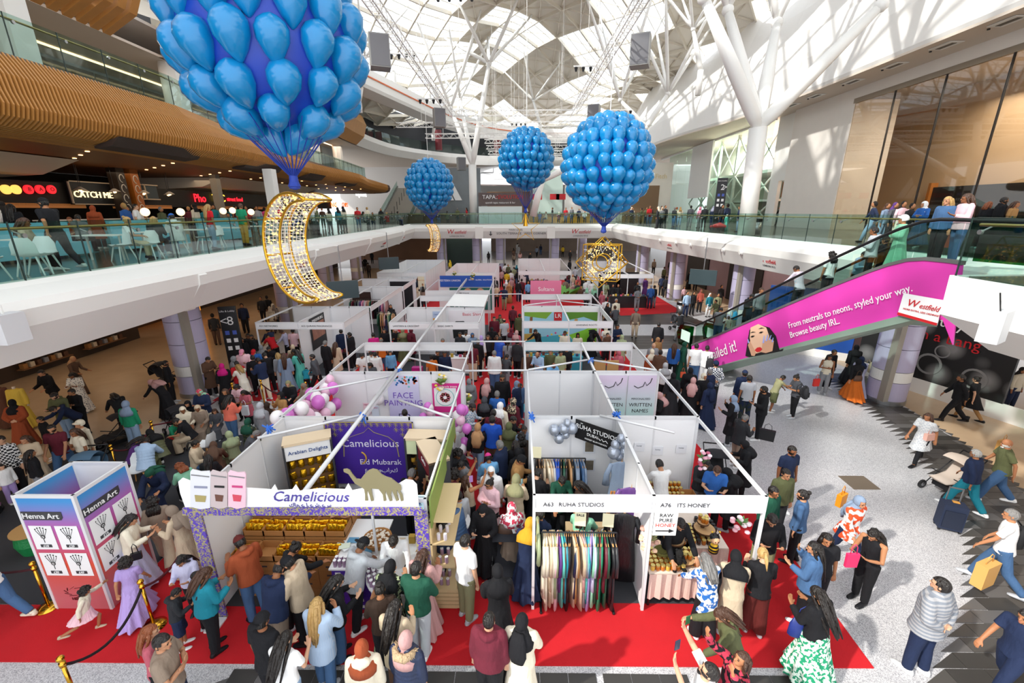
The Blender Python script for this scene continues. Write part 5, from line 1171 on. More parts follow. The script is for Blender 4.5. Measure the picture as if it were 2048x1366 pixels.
stall('white stall on the right with black inner walls on red carpet',6.5,10.2,32.7,41.5,'b','fl',div=(8.3,))
stall('far white stall block right of the aisle behind pink banner',.0,4.2,34.5,44,'bl','f',div=(2.1,))
# central bundled poles along the stall tops and corner braces
def pole(name,pts,label,r=.035,mt=ALU):
 return obj(name,tube(pts,r,mt,False,6),label=label,cat='brace pole')
for i,(y0,y1) in enumerate(((6.15,12.0),(12.1,18),(18.1,30))): pole('brace_pole',[(-3.62,y0,2.56),(-3.64,y1,2.56)],'white bundled cable pole over the left stalls, '+['front length','middle length','far length'][i],.05)
for i,(a,b,l) in enumerate((((-5.5,8.0,2.54),(-3.62,9.1,2.54),'left brace over camel milk stall'),((-1.6,9.0,2.54),(-3.0,9.9,2.54),'right brace behind camel milk stall'),((-5.55,10.4,2.54),(-3.62,11.6,2.54),'left brace over the pink stall'),((-1.7,12,2.54),(-3.6,13.2,2.54),'brace behind the pink stall wall'),((1.9,9.1,2.54),(3.35,8.3,2.54),'brace over the dress stall'),((.3,12.1,2.54),(2.2,13.0,2.54),'left brace over open right frame'),((4.1,12.1,2.54),(2.3,13.0,2.54),'right brace over open right frame'),((.3,21.3,2.54),(2.2,22.4,2.54),'left brace over mural wall'),((4.1,21.3,2.54),(2.2,22.4,2.54),'right brace over mural wall'),((-1.72,15,2.54),(.25,15,2.54),'bar crossing aisle at third row'),((-1.6,12.05,2.52),(.3,12.1,2.52),'bar crossing aisle at second row'),((-1.75,24.2,2.54),(.2,24.4,2.54),'bar crossing the far aisle'))):
 pole('brace_pole',[a,b],'thin white '+l,.03)
for i,(x,y) in enumerate(((.3,9.0),(-3.62,9.0),(-3.62,12.0),(2.3,9.13),(2.3,13.0),(-5.5,8.4))):
 mb=Mt(mat('tape_blue','2f6fd0',.5)); q=random.Random(i)
 for k in range(14): mb.bar((0,0,0),(q.uniform(-.12,.12),q.uniform(-.1,.1),q.uniform(-.16,.08)),.025)
 obj('tape_bundle',mb,loc=(x,y,2.56),label='blue tape bundle at the '+['left end of dress stall back wall','centre of camel stall back wall','centre of face painting wall','centre of honey stall back wall','peak of right frame braces','left corner of camel stall'][i],cat='tape')
# ---- posters
def poster(name,label,x0,x1,z0,z1,Y,col,items=(),Z=.0,mt=None):
 t=empty(name,(x0,Y,z0),label,'poster'); obj('print_sheet',Mt(mt or mat('print_'+col,col,.5)).box((0,-.012,0),(x1-x0,0,z1-z0)),p=t)
 for s,x,z,sz,c in items: text('lettering',s,sz,FRONT(x-x0,-.016,z-z0),mat('ink_'+c,c,.5),t,.002)
 return t
def grad(name,c1,c2,ax='Z',c3=None,scale=1.,off=0.):
 m=mat(name,c1,.45); n=m.node_tree.nodes;l=m.node_tree.links;b=n['Principled BSDF'];tc=n.new('ShaderNodeTexCoord');sp=n.new('ShaderNodeSeparateXYZ');r=n.new('ShaderNodeValToRGB');ma=n.new('ShaderNodeMath');ma.operation='MULTIPLY_ADD';ma.inputs[1].default_value=scale;ma.inputs[2].default_value=off
 e=r.color_ramp.elements; e[0].color=(*rgb(c1),1); e[1].color=(*rgb(c2),1)
 if c3: q=e.new(.5); q.color=(*rgb(c3),1)
 l.new(tc.outputs['Object'],sp.inputs[0]); l.new(sp.outputs[ax],ma.inputs[0]); l.new(ma.outputs[0],r.inputs[0]); l.new(r.outputs[0],b.inputs['Base Color']); return m
p=poster('face_painting_poster','lilac face painting and Eid festival poster with tiled top',-3.95,-3.0,.25,2.4,11.96,'c9c3ec',[('FACE',-3.5,1.75,.27,'7a5ac0'),('PAINTING',-3.5,1.5,.26,'7a5ac0'),('EID',-3.5,1.05,.26,'2c2f66'),('FESTIVAL',-3.5,.85,.14,'2c2f66')],mt=grad('lilac_grad','b9b3e6','dcd9f3',scale=.5))
q=random.Random(2)
for i in range(46): x=q.uniform(.05,.9); z=2.12-abs(q.gauss(0,.14)); obj('tile_star',Mt(mat('star%d'%(i%3),['2d6cb5','d5683a','7fc7d0'][i%3],.5)).cyl((x,-.012,z),(x,-.018,z),.035,6),p=p)
for i,(x,z) in enumerate(((-4.75,1.5),(-4.5,1.4))): poster('price_list','small pink and white price list, %s on the face painting wall'%['left one','right one'][i],x,x+.22,z-.35,z,11.96,'f3d3dc' if i==0 else 'd8e4f2',[('MENU',x+.11,z-.06,.06,'b0246a')])
poster('cake_poster','hot pink cake poster with round floral picture',-2.6,-1.75,1.2,2.15,11.96,'dd2f8c',[('handmade treats',-2.15,2.05,.09,'ffffff')])
o=bpy.data.objects['cake_poster']; obj('round_picture',Mt(WHT).box((.05,-.016,.2),(.72,-.012,.8)).m(mat('teal_ring','7fc4bf',.5)).cyl((.38,-.02,.5),(.38,-.024,.5),.28,24).m(WHT).cyl((.38,-.022,.5),(.38,-.026,.5),.26,24),p=o)
for i in range(9): a=i*.7; obj('printed_petal',Mt(mat('petal%d'%(i%2),['b7606e','8d4a3f'][i%2],.5)).cyl((.38+.11*math.cos(a),-.027,.5+.11*math.sin(a)),(.38+.11*math.cos(a),-.03,.5+.11*math.sin(a)),.06,8),p=o)
poster('pink_price_board','small hot pink price board under cake poster',-2.55,-2.15,.85,1.15,11.95,'d93f92',[('from £3',-2.35,1.0,.09,'ffffff')])
NG=grad('names_grad','cfd8e2','d9c9e0',c3='bfe0dd',scale=.5)
for i,x in enumerate((2.42,3.3)):
 poster('names_poster','pastel personalised written names poster, %s of the two'%['left','right'][i],x,x+.84,.2,2.38,12.06,'cfd8e2',[('PERSONALISED',x+.42,1.62,.085,'2a2a30'),('WRITTEN',x+.42,1.42,.16,'2a2a30'),('NAMES',x+.42,1.22,.16,'2a2a30'),('A4 | A3',x+.42,.85,.2,'2a2a30'),('£20  £25',x+.42,.63,.14,'2a2a30')],mt=NG)
 o=list(bpy.data.objects)[-1]
 pr=[o_ for o_ in bpy.data.objects if o_.name.startswith('names_poster')][-1]
 obj('calligraphy',tube([(.18,-.02,1.85),(.3,-.02,1.78),(.45,-.02,1.84),(.5,-.02,1.98),(.56,-.02,1.86),(.66,-.02,1.96),(.7,-.02,2.1)],.012,BLK,False,5),p=pr)
MG=poster('park_mural','bright painted park mural with river, grass and trees',.3,4.0,.1,2.2,21.26,'9fd4e8',[('LEARNING',1.95,1.62,.16,'3d7cc0'),('ROOTS',1.95,1.44,.16,'3d7cc0')])
obj('red_ribbon',Mt(RED).prism([(1.5,-.02,1.65),(1.9,-.02,1.65),(1.9,-.02,2.1),(1.5,-.02,2.1)],(0,-.004,0)),p=MG); text('lettering','LR',.3,FRONT(1.7,-.03,1.9),WHT,MG)
def blob(col,pts): return obj('painted_shape',Mt(mat('paint_'+col,col,.5)).prism([(x,-.014-.0005*(hash(col)%5),z) for x,z in pts],(0,-.002,0)),parent=MG)
blob('7fae3a',[(0,1.9),(1.1,1.75),(1.4,2.1),(0,2.1)]); blob('5c8f2e',[(2.1,2.1),(2.3,1.7),(3.0,1.85),(3.7,1.6),(3.7,2.1)]); blob('8ed23c',[(2.3,.9),(3.0,1.15),(3.7,1.45),(3.7,0),(2.9,0),(2.6,.5)]); blob('4fb4c8',[(0,.0),(2.9,.0),(2.5,.6),(2.2,.95),(.9,.8),(0,.55)]); blob('c8a24f',[(0,.55),(.9,.8),(.7,1.0),(0,.95)]); blob('8a5a34',[(.25,1.0),(.4,1.0),(.42,1.85),(.28,1.85)]); blob('c89a5c',[(2.5,1.3),(2.75,1.3),(2.7,1.75),(2.55,1.75)])
obj('mural_header',Mt(WHT).box((-.05,-.02,2.1),(3.75,0,2.35)),p=MG)
for i in range(6): obj('painted_flower',Mt(mat('flower%d'%(i%2),['e04a8c','f2d23a'][i%2],.5)).cyl((1.2+i*.2,-.02,.85+.08*(i%3)),(1.2+i*.2,-.024,.85+.08*(i%3)),.05,8),p=MG)
poster('shirt_poster','white poster of a black shirt with basic shirts in red',-3.5,-1.85,.3,2.35,20.96,'ece6ea',[('Basic Shirts',-2.3,2.15,.22,'c8203a')]); o=bpy.data.objects['shirt_poster']
obj('printed_shirt',Mt(BLK).prism([(.2,-.016,.6),(.9,-.016,.6),(.95,-.016,1.3),(.75,-.016,1.5),(.35,-.016,1.5),(.15,-.016,1.3)],(0,-.003,0)),p=o); obj('printed_hand',Mt(SKS).prism([(1.1,-.016,1.2),(1.4,-.016,1.1),(1.5,-.016,1.25),(1.2,-.016,1.4)],(0,-.003,0)),p=o)
poster('lantern_poster','small blue and amber poster on the white wall',-4.3,-3.75,1.5,2.3,20.96,'bfd0ec',[('Lanterns',-4.03,2.15,.12,'2c5fa8')]); obj('amber_band',Mt(mat('ink_amber','e0a030',.5)).box((0,-.016,.1),(.55,-.013,.45)),p=bpy.data.objects['lantern_poster'])
obj('cloth_canopy',Mt(WHT).prism([(-3.6,21.0,2.56),(-1.72,21.0,2.52),(-1.7,24.0,2.54),(-3.6,24.0,2.6)],(0,0,.02)),label='white cloth roof stretched over stall behind basic shirts',cat='canopy')
poster('blue_header','deep blue header board with small white logo and words',-5.55,-1.85,1.95,2.75,30.25,'1d56b8',[('WESTERN UNION',-4.9,2.4,.2,'ffffff'),('EXPERT  GLOBAL  SOLUTIONS',-2.7,2.45,.12,'ffffff')])
poster('teal_board','dark teal board with recruitment wording and portraits',-4.9,-1.9,.3,1.9,30.2,'1d6a62',[('MET POLICE',-4.3,1.6,.2,'a8e0d0'),('OFFICER',-4.3,1.3,.2,'a8e0d0')])
for i,x in enumerate((1.3,2.2)): obj('printed_portrait',Mt(SKS).cyl((x,-.02,1.3),(x,-.024,1.3),.28,18).m(BLK).prism([(x-.35,-.018,.3),(x+.35,-.018,.3),(x+.3,-.018,1.0),(x-.3,-.018,1.0)],(0,-.003,0)),p=bpy.data.objects['teal_board'])
pb_=poster('pink_banner','tall pink roller banner with script name and slogan',.75,2.7,.05,2.9,27,'ea7fa4',[('Sultana',1.75,2.35,.36,'ffffff'),('Bringing Moments Together',1.72,1.95,.13,'ffffff')])
poster('red_board','low red printed board right of pink banner',2.7,4.1,.2,1.7,27.1,'c22027')
cp=empty('cityscape_poster',(-9.55,18.9,.9),'black framed cityscape poster on the left stall dividing wall','poster'); obj('print_sheet',Mt(BLK).box((0,0,0),(.02,1.5,1.5)).m(mat('city_print','a06a55',.5,var=.6,vscale=4)).box((.02,.12,.45),(.03,1.38,1.2)),p=cp); text('lettering','SMASHBURG',.2,frame_M((.035,.75,1.33),(0,1,0),(0,0,1)),WHT,cp)
for i,(x,l) in enumerate(((-10.95,'left'),(-10.0,'right'))): pass
poster('black_wall','tall black display wall inside the middle left stall',-9.2,-7.6,.05,2.3,30.5,'16161c'); poster('brown_wall_board','brown lamp patterned board inside left stall',-10.6,-9.4,.8,2.2,26.9,'3c2622')
poster('leaf_header','green leaf garland banner on the far white stall',-5.3,-2.7,1.9,2.4,33.6,'e9f2ea',[('green garden',-4,2.15,.25,'2f7a4a')]); poster('yellow_signs','set of yellow food signs on far left stall side',-7.9,-7.4,1.2,2.2,33.6,'f0e6c8',[('HALWA',-7.65,1.9,.14,'d98a1a')])
for i,x in enumerate((8.2,6.7)): poster('black_booth_wall','black inner panel of the far right booth, %s one'%['right','left'][i],x,x+1.8,.1,2.2,36,'1a1a1d')
# ---- camel milk stall dressing
PUR=mat('purple_print','4a2b9c',.4); GLD=mat('gold_print','a99a62',.45)
def orn(name,sc=16):
 m=mat(name,'5a3fb0',.45); n=m.node_tree.nodes;l=m.node_tree.links;b=n['Principled BSDF'];tc=n.new('ShaderNodeTexCoord');v=n.new('ShaderNodeTexNoise');v.inputs['Scale'].default_value=sc;v.inputs['Distortion'].default_value=2.2;v.inputs['Detail'].default_value=0
 r=n.new('ShaderNodeValToRGB');e=r.color_ramp.elements;e[0].position=.49;e[0].color=(*rgb('5840ac'),1);e[1].position=.52;e[1].color=(*rgb('a39a6c'),1);l.new(tc.outputs['Object'],v.inputs['Vector']);l.new(v.outputs['Fac'],r.inputs[0]);l.new(r.outputs[0],b.inputs['Base Color']);return m
ORN=orn('ornament_print')
hd=empty('camel_stall_header',(-5.5,5.95,2.3),'white wavy header board with camel silhouette and milk cans cutouts','stall header')
H0=Vector((-5.5,5.95,2.3)); PL=lambda x,y,d=0: at(x,y,Y=5.95)-H0+Vector((0,-d,0))
def hp_(name,pts,mt,d=0,th=.012): return obj(name,Mt(mt).prism([PL(x,y,d) for x,y in pts],(0,-th,0)),parent=hd)
hp_('wavy_board',[(372,1013),(362,985),(358,962),(366,955),(385,962),(400,968),(500,975),(543,978),(550,968),(556,980),(585,978),(592,968),(600,981),(640,976),(690,978),(697,966),(705,980),(745,972),(770,978),(800,965),(812,958),(826,960),(834,968),(838,1012)],WHT,0,.02)
hp_('patterned_band',[(368,1013),(845,1013),(845,1028),(368,1028)],ORN,.01,.03)
for i,(x0,x1,yt,yb,c) in enumerate(((386,426,935,1011,'dfe0e6'),(426,460,936,1010,'c7b7b8'),(461,496,937,1010,'e9c3d2'))):
 o=hp_('milk_can_cutout',[(x0,yt+4),(x0+3,yt),((x0+x1)/2,yt+4),(x1-3,yt+3),(x1,yt+8),(x1-1,yb),((x0+x1)/2,yb+3),(x0,yb-2)],mat('can_print%d'%i,c,.3),.04,.02)
 hp_('can_lid_line',[(x0+2,yt+9),(x1-2,yt+13),(x1-2,yt+15),(x0+2,yt+11)],STEEL,.065,.003); hp_('can_label_mark',[(x0+9,yb-26),(x1-8,yb-24),(x1-10,yb-12),(x0+11,yb-13)],[GLD,mat('cocoa','6a4438',.5),mat('berry','d2495e',.5)][i],.065,.003)
 hp_('can_label_text',[(x0+8,yb-44),(x1-6,yb-43),(x1-6,yb-39),(x0+8,yb-40)],[mat('ink_grey','8c90a8',.5),BLK,mat('ink_pink','c8407c',.5)][i],.065,.003)
CAM_=[(690,934),(697,933),(703,936),(708,944),(716,953),(724,954),(730,946),(740,936),(748,933),(757,935),(766,944),(775,949),(785,952),(795,960),(804,967),(805,975),(802,977),(807,985),(809,996),(804,997),(802,985),(796,974),(796,985),(800,995),(795,997),(790,984),(786,975),(784,985),(787,996),(782,997),(777,983),(774,976),(773,985),(775,996),(770,997),(768,984),(760,973),(745,972),(747,984),(750,996),(745,997),(742,985),(738,975),(737,985),(739,996),(733,996),(733,984),(731,973),(722,967),(713,962),(706,952),(700,943),(691,939)]
hp_('camel_silhouette',CAM_,mat('camel_gold','8b8363',.4,metal=.3),.05,.02)
a_=PL(621,992,.03); text('lettering','Camelicious',.27,FRONT(a_.x,a_.y,a_.z),mat('ink_purple','4b3f96',.5),hd,shear=.35,sx=.95); a_=PL(622,1008,.03); text('lettering','كاميليشيس',.10,FRONT(a_.x,a_.y,a_.z),mat('ink_purple','4b3f96',.5),hd)
for i,x in enumerate((-5.42,-1.62)):
 obj('patterned_post',Mt(ORN).box((-.11,-.02,0),(.11,.02,2.33)),loc=(x,5.98,0),label='tall post wrapped in purple and gold pattern, %s end of camel stall'%['left','right'][i],cat='post')
 obj('post_foot',Mt(WHT).prism([(-.1,-.3,0),(.12,-.3,0),(.12,.0,0),(-.1,.0,0)],(0,0,.03)),p=list(bpy.data.objects)[-1] if 0 else None,loc=(x,5.95,.02),label='small white foot plate under the %s patterned post'%['left','right'][i],cat='foot plate')
bn=poster('eid_banner','large purple Eid Mubarak banner with gold star lattice top',-4.55,-2.45,.75,2.42,8.98,'4a2b9c',[('Camelicious',-3.5,1.85,.28,'e8e2f4'),('Eid Mubarak',-3.3,1.35,.2,'f0ecf8'),('عيد مبارك',-3.3,1.13,.16,'f0ecf8')])
lat=Mt(GLD)
for i in range(14):
 for j in range(3):
  x=.1+i*.145; z=1.6-j*.13
  if j and abs(x-1.05)<.72-.15*(2-j)*1.0: continue
  for k in range(4): a=k*PI/4; lat.bar((x-.065*math.cos(a),-.016,z-.065*math.sin(a)),(x+.065*math.cos(a),-.016,z+.065*math.sin(a)),.012,.004)
for s in(-1,1):
 pts=[(1.05+s*d,-.018,z) for d,z in((0,1.52),(.12,1.4),(.45,1.28),(.62,1.12),(.66,.75))];
 for a,b in zip(pts,pts[1:]): lat.bar(a,b,.022,.006)
obj('gold_lattice',lat,p=bn,kind='stuff')
obj('gold_border',Mt(GLD).box((0,-.015,0),(.03,-.012,1.67)).box((2.07,-.015,0),(2.1,-.012,1.67)).box((0,-.015,1.64),(2.1,-.012,1.67)),p=bn)
obj('printed_crescent',tube([(.75+.17*math.cos(R(a)),-.02,.72+.17*math.sin(R(a))) for a in range(-70,80,15)],.018,mat('print_yellow','d8a83a',.5),False,5),p=bn)
PKT=MB(); PKT.smooth=True; PKT.loft([(0,0,.0),(0,0,.02),(0,0,.10),(0,0,.17),(0,0,.19)],[(.05,.03),(.07,.045),(.072,.05),(.066,.018),(.064,.006)],8,refx=(1,0,0)); PKT=PKT.mesh('pouch')
GF=mat('gold_foil','e0ac22',.22,metal=.85,bump=.6,bscale=20); PKT.materials.append(GF)
def rack(x,y,rz,label,top,fill,hdr,grid=(5,6)):
 t=empty('display_rack',(x,y,0),label,'display rack',rz=R(rz)); obj('side_panel',Mt(CHAR).box((-.5,-.22,0),(-.46,.22,2.25)),p=t); obj('side_panel',Mt(CHAR).box((.46,-.22,0),(.5,.22,2.25)),p=t)
 obj('back_board',Mt(mat('rack_wood','b98d5c',.5)).box((-.46,.18,0),(.46,.2,2.2)),p=t); obj('top_panel',Mt(mat('rack_top','e6cfae',.5)).box((-.5,-.22,2.2),(.5,.22,2.26)),p=t)
 obj('header_card',Mt(top).box((-.46,-.2,1.85),(.46,-.17,2.2)),p=t)
 for s,z,sz,c in hdr: text('lettering',s,sz,FRONT(0,-.21,z),c,t)
 for j in range(grid[1]):
  obj('hook_bar',Mt(STEEL).box((-.46,.1,1.75-j*.27),(.46,.12,1.77-j*.27)),p=t)
 return t
rack(-4.75,8.55,24,'rack of hanging gold pouches at the left of the purple banner',WHT,None,[('Arabian Delights',2.03,.12,mat('ink_blue','20488c',.5))])
rack(-2.05,8.7,-3,'rack of small jars with red oval badge right of purple banner',mat('pale_green','dce6b8',.5),None,[('Sofra',2.06,.17,RED)])
r3=rack(-1.55-.0,8.2,-62,'dark red rack of wrapped sweets at right end of camel stall',mat('dark_red_card','7c1c26',.5),None,[('Sofra',2.03,.14,WHT)])
r3.location=(-1.95+.12,8.05,0)
q=random.Random(12)
def onrack(cx,cy,rz,nx,nz,mk):
 c,s=math.cos(R(rz)),math.sin(R(rz))
 for j in range(nz):
  for i in range(nx):
   lx=-.38+.76*i/(nx-1); ly=-.02
   mk((cx+c*lx-s*ly,cy+s*lx+c*ly,1.55-j*.27),rz)
def pouch(loc,rz,label,group,s=1):
 o=bpy.data.objects.new('pouch',PKT); COL.objects.link(o); o.location=loc; o.rotation_euler=(q.uniform(-.15,.15),q.uniform(-.12,.12),R(rz)+q.uniform(-.3,.3)); o.scale=(s,s,s); o['label']=label;o['category']='pouch';o['group']=group
onrack(-4.75,8.55,24,5,6,lambda l,r:pouch(l,r,'small gold pouches hanging on the left display rack','gold pouches on the left rack'))
JR=MB(); JR.smooth=True; JR.lathe([(.034,0),(.04,.01),(.04,.075),(.033,.09)],12); JRM=JR.mesh('jar'); JRM.materials.append(mat('honey','b8650f',.15,spec=.8)); JRD=JRM.copy(); JRD.materials.clear(); JRD.materials.append(mat('dark_honey','2e1507',.12,spec=.8))
JRY=JRM.copy(); JRY.materials.clear(); JRY.materials.append(mat('pale_honey','d9a63a',.15,spec=.8)); JRR=JRM.copy(); JRR.materials.clear(); JRR.materials.append(mat('cream_sweet','c9b48c',.3))
LD=MB(); LD.lathe([(.037,.088),(.037,.108)],12); LDM=LD.mesh('lid'); LDM.materials.append(mat('gold_lid','d8c274',.3,metal=.6)); LDB=LDM.copy(); LDB.materials.clear(); LDB.materials.append(mat('black_lid','20201f',.35)); LDW=LDM.copy(); LDW.materials.clear(); LDW.materials.append(mat('maroon_lid','5a1a2c',.4))
def jar(loc,label,group,body=JRM,lid=LDM,s=1.0):
 o=bpy.data.objects.new('jar',body); COL.objects.link(o); o.location=loc; o.scale=(s,s,s); o['label']=label;o['category']='jar';o['group']=group
 l=bpy.data.objects.new('lid',lid); COL.objects.link(l); l.parent=o
onrack(-2.05,8.7,-3,6,6,lambda l,r:jar(l,'small yellow labelled jars on the red badge rack','jars on the red badge rack',JRY,LDB,1.3))
onrack(r3.location.x,r3.location.y,-62,5,6,lambda l,r:jar(l,'cream wrapped sweets with maroon lids on end rack','sweets on the dark red rack',JRR,LDW,1.7))
sp_=empty('green_side_panel',(-1.5,6.1,2.0),'slanting olive green side board with red oval badge','panel'); obj('board',Mt(mat('olive_board','7f9446',.5)).prism([(0,0,-.1),(0,0,.5),(0,2.9,.5),(0,2.9,.1)],(.03,0,0)),p=sp_); obj('oval_badge',Mt(RED).cyl((-.005,1.2,.22),(-.02,1.2,.22),.17,16),p=sp_)
# stepped cartons with pouches
KR=mat('kraft','b07a44',.7);
def carton(x,y,z,w,d,h,label,group,open_=True,mt=KR,grp=True):
 t=empty('carton',(x,y,z),label,'box',group); mb=Mt(mt)
 if open_: mb.box((0,0,0),(w,d,.01)).box((0,0,0),(w,.012,h*.75)).box((0,d-.012,0),(w,d,h)).box((0,0,0),(.012,d,h)).box((w-.012,0,0),(w,d,h))
 else: mb.box((0,0,0),(w,d,h))
 obj('box_body',mb,p=t)
 if not open_: obj('printed_mark',Mt(CHAR).box((w*.38,-.003,h*.45),(w*.62,0,h*.62)),p=t)
 return t
for r_ in range(4):
 for c_ in range(5):
  if r_==3 or True: carton(-5.35+c_*.40,6.42,0.03+r_*.2,.39,.36,.195,'closed brown cartons stacked as the front of gold pouch display','closed cartons under the gold display',False)
for tier in range(3):
 y=6.42+tier*.42; z=.85+tier*.20
 for c_ in range(5):
  if tier: carton(-5.35+c_*.40,y,.03,.39,.40,z-.04,'tall brown base cartons carrying the upper display tiers','base cartons of upper display tiers',False)
  carton(-5.35+c_*.40,y,z,.39,.36,.16,'open brown cartons filled with gold pouches','open cartons of the gold display')
  if (tier,c_) in ((0,1),(2,1)): continue
  for k in range(8): pouch((-5.28+c_*.40+(k%4)*.085,y+.09+(k//4)*.12,z+.03),q.uniform(-20,20),'gold foil pouches in the %s carton of the %s tier'%(['leftmost','second','middle','fourth','rightmost'][c_],['front','middle','back'][tier]),'gold pouches, %s tier carton %s'%(['front','middle','back'][tier],'abcde'[c_]),1.0)
# tins
TN=MB(); TN.smooth=True; TN.lathe([(.03,0),(.033,.005),(.033,.125),(.028,.135)],12); TNM=TN.mesh('can'); TNM.materials.append(mat('can_mauve','a88aa6',.3,metal=.3)); TNW=TNM.copy(); TNW.materials.clear(); TNW.materials.append(mat('can_pale','d9d2de',.3))
LDP=MB(); LDP.lathe([(.03,.128),(.03,.140)],12); LDP=LDP.mesh('can_top'); LDP.materials.append(WHT)
def can(loc,label,group,me=TNM):
 o=bpy.data.objects.new('drink_can',me); COL.objects.link(o); o.location=loc; o['label']=label;o['category']='can';o['group']=group
 l=bpy.data.objects.new('can_top',LDP); COL.objects.link(l); l.parent=o
pc=empty('purple_box_counter',(-3.0,6.15,0),'counter of stacked purple cartons in front of camel stall','counter')
for r_ in range(6):
 for c_ in range(2): obj('purple_carton',Mt(PUR).box((-.36+c_*.36,0,.03+r_*.15),(-.01+c_*.36,.7,.175+r_*.15)),p=pc); obj('carton_label',Mt(WHT).box((-.3+c_*.36,-.004,.07+r_*.15),(-.2+c_*.36,0,.13+r_*.15)),p=pc)
obj('counter_top',Mt(WHT).box((-.4,-.02,.94),(.4,1.3,.97)),p=pc)
for i in range(14): can((-3.3+(i%7)*.085,6.2+(i//7)*.09,.97),'mauve drink cans lined along the purple carton counter','cans on purple carton counter')
sc2=empty('sampling_counter',(-2.15,6.15,0),'white half round sampling counter with small blue name canopy','counter')
m_=Mt(WHT); m_.prism([(.5*math.cos(R(a)),-.0+.5*math.sin(R(a)),0) for a in range(180,361,15)]+[(.5,.55,0),(-.5,.55,0)],(0,0,.9)); obj('counter_body',m_,p=sc2)
obj('counter_top',Mt(WHT).prism([(.56*math.cos(R(a)),.56*math.sin(R(a)),.9) for a in range(180,361,15)]+[(.56,.6,.9),(-.56,.6,.9)],(0,0,.03)),p=sc2)
for s in(-.48,.48): obj('canopy_post',Mt(ALU).box((s-.02,.30,.93),(s+.02,.34,2.05)),p=sc2)
obj('canopy_board',Mt(grad('sky_board','a9d6ee','dff0f8',scale=2,off=-4)).box((-.5,.28,2.02),(.5,.31,2.3)),p=sc2); obj('canopy_trim',Mt(ORN).box((-.5,.275,1.95),(.5,.3,2.02)),p=sc2); text('lettering','Camelicious',.17,FRONT(0,.27,2.17),mat('ink_blue','20488c',.5),sc2,shear=.3)
for i in range(44):
 a=R(185+ (i%15)*12.4); r_=.50-.09*(i//15); can((-2.15+r_*math.cos(a),6.15+r_*math.sin(a),.93),'mauve drink cans ringed round the half round counter','cans on the half round counter')
ws=empty('crate_shelf',(-1.55,6.2,0),'tall pale wooden crate shelf with cans right of the patterned post','shelf')
PW_=mat('pale_crate','d2b98c',.6)
obj('side_board',Mt(PW_).box((0,0,0),(.03,1.1,1.95)),p=ws); obj('top_board',Mt(PW_).box((0,0,1.93),(.42,1.1,1.96)),p=ws)
for z in(.02,.45,.95,1.45): obj('shelf_board',Mt(PW_).box((0,0,z),(.42,1.1,z+.03)),p=ws)
for k in range(5): obj('slat',Mt(PW_).box((.02,-.02,.05+k*.09),(.6,.0,.12+k*.09)),p=ws)
for z in(.48,.98,1.48):
 for i in range(10): can((-1.42+(i%2)*.12,6.3+(i//2)*.2,z),'white and mauve cans on the pale crate shelf','cans on the crate shelf',TNW if z>1.4 else TNM)
def basket(loc,r,label,col,items,ic,group,il):
 t=empty('wicker_basket',loc,label,'basket'); m_=Mt(mat('wicker','a8733a',.7,bump=.6,bscale=60)); m_.lathe([(r*.8,0),(r,.12),(r*1.02,.13),(r*.95,.12),(r*.7,.06)],18); obj('basket_bowl',m_,p=t)
 obj('handle',tube([(math.cos(R(a))*r,0,.12+math.sin(R(a))*r*1.1) for a in range(0,181,15)],.014,mat('wicker','a8733a',.7),False,6),p=t) if group.startswith('blue') else None
 SM=MB(); SM.ell((0,0,0),(.028,.022,.018),6,4); SM=SM.mesh('sweet')
 for i in range(items):
  a=q.uniform(0,6.28); rr=r*.82*math.sqrt(q.random()); m2=SM.copy() if i<len(ic) else None
  o=bpy.data.objects.new('wrapped_sweet',SM if m2 is None else m2); COL.objects.link(o); o.location=(loc[0]+rr*math.cos(a),loc[1]+rr*math.sin(a),loc[2]+.10+.05*(1-rr/r)+q.uniform(0,.02)); o['label']=il;o['category']='sweet';o['group']=group
  me=o.data
  if not me.materials: me.materials.append(mat('sweet_'+ic[0],ic[0],.35))
  if me is not SM: me.materials.clear(); me.materials.append(mat('sweet_'+ic[i%len(ic)],ic[i%len(ic)],.35))
basket((-2.7,6.75,1.0),.27,'round wicker basket of white sweets on the counter','x',70,['e8dccb'],'white sweets in the round basket','white and gold wrapped sweets in the round basket')
basket((-3.55,7.3,1.25),.22,'handled wicker basket of blue and yellow sweets','x',45,['1f3fb0'],'blue sweets in the handled basket','blue wrapped sweets in the handled basket')
rm=empty('printed_leaflets',(-3.1,6.55,.97),'spread of glossy leaflets and pale cards on purple counter','leaflets')
for k in range(12): obj('leaflet',Mt(mat('leaf%d'%(k%3),['5a93b8','d8e2cf','e9ecee'][k%3],.4)).box((-.1,-.07,0),(.1,.07,.006)),p=rm,loc=(q.uniform(-.35,.3),q.uniform(-.2,.35),k*.006),rz=q.uniform(-1,1))
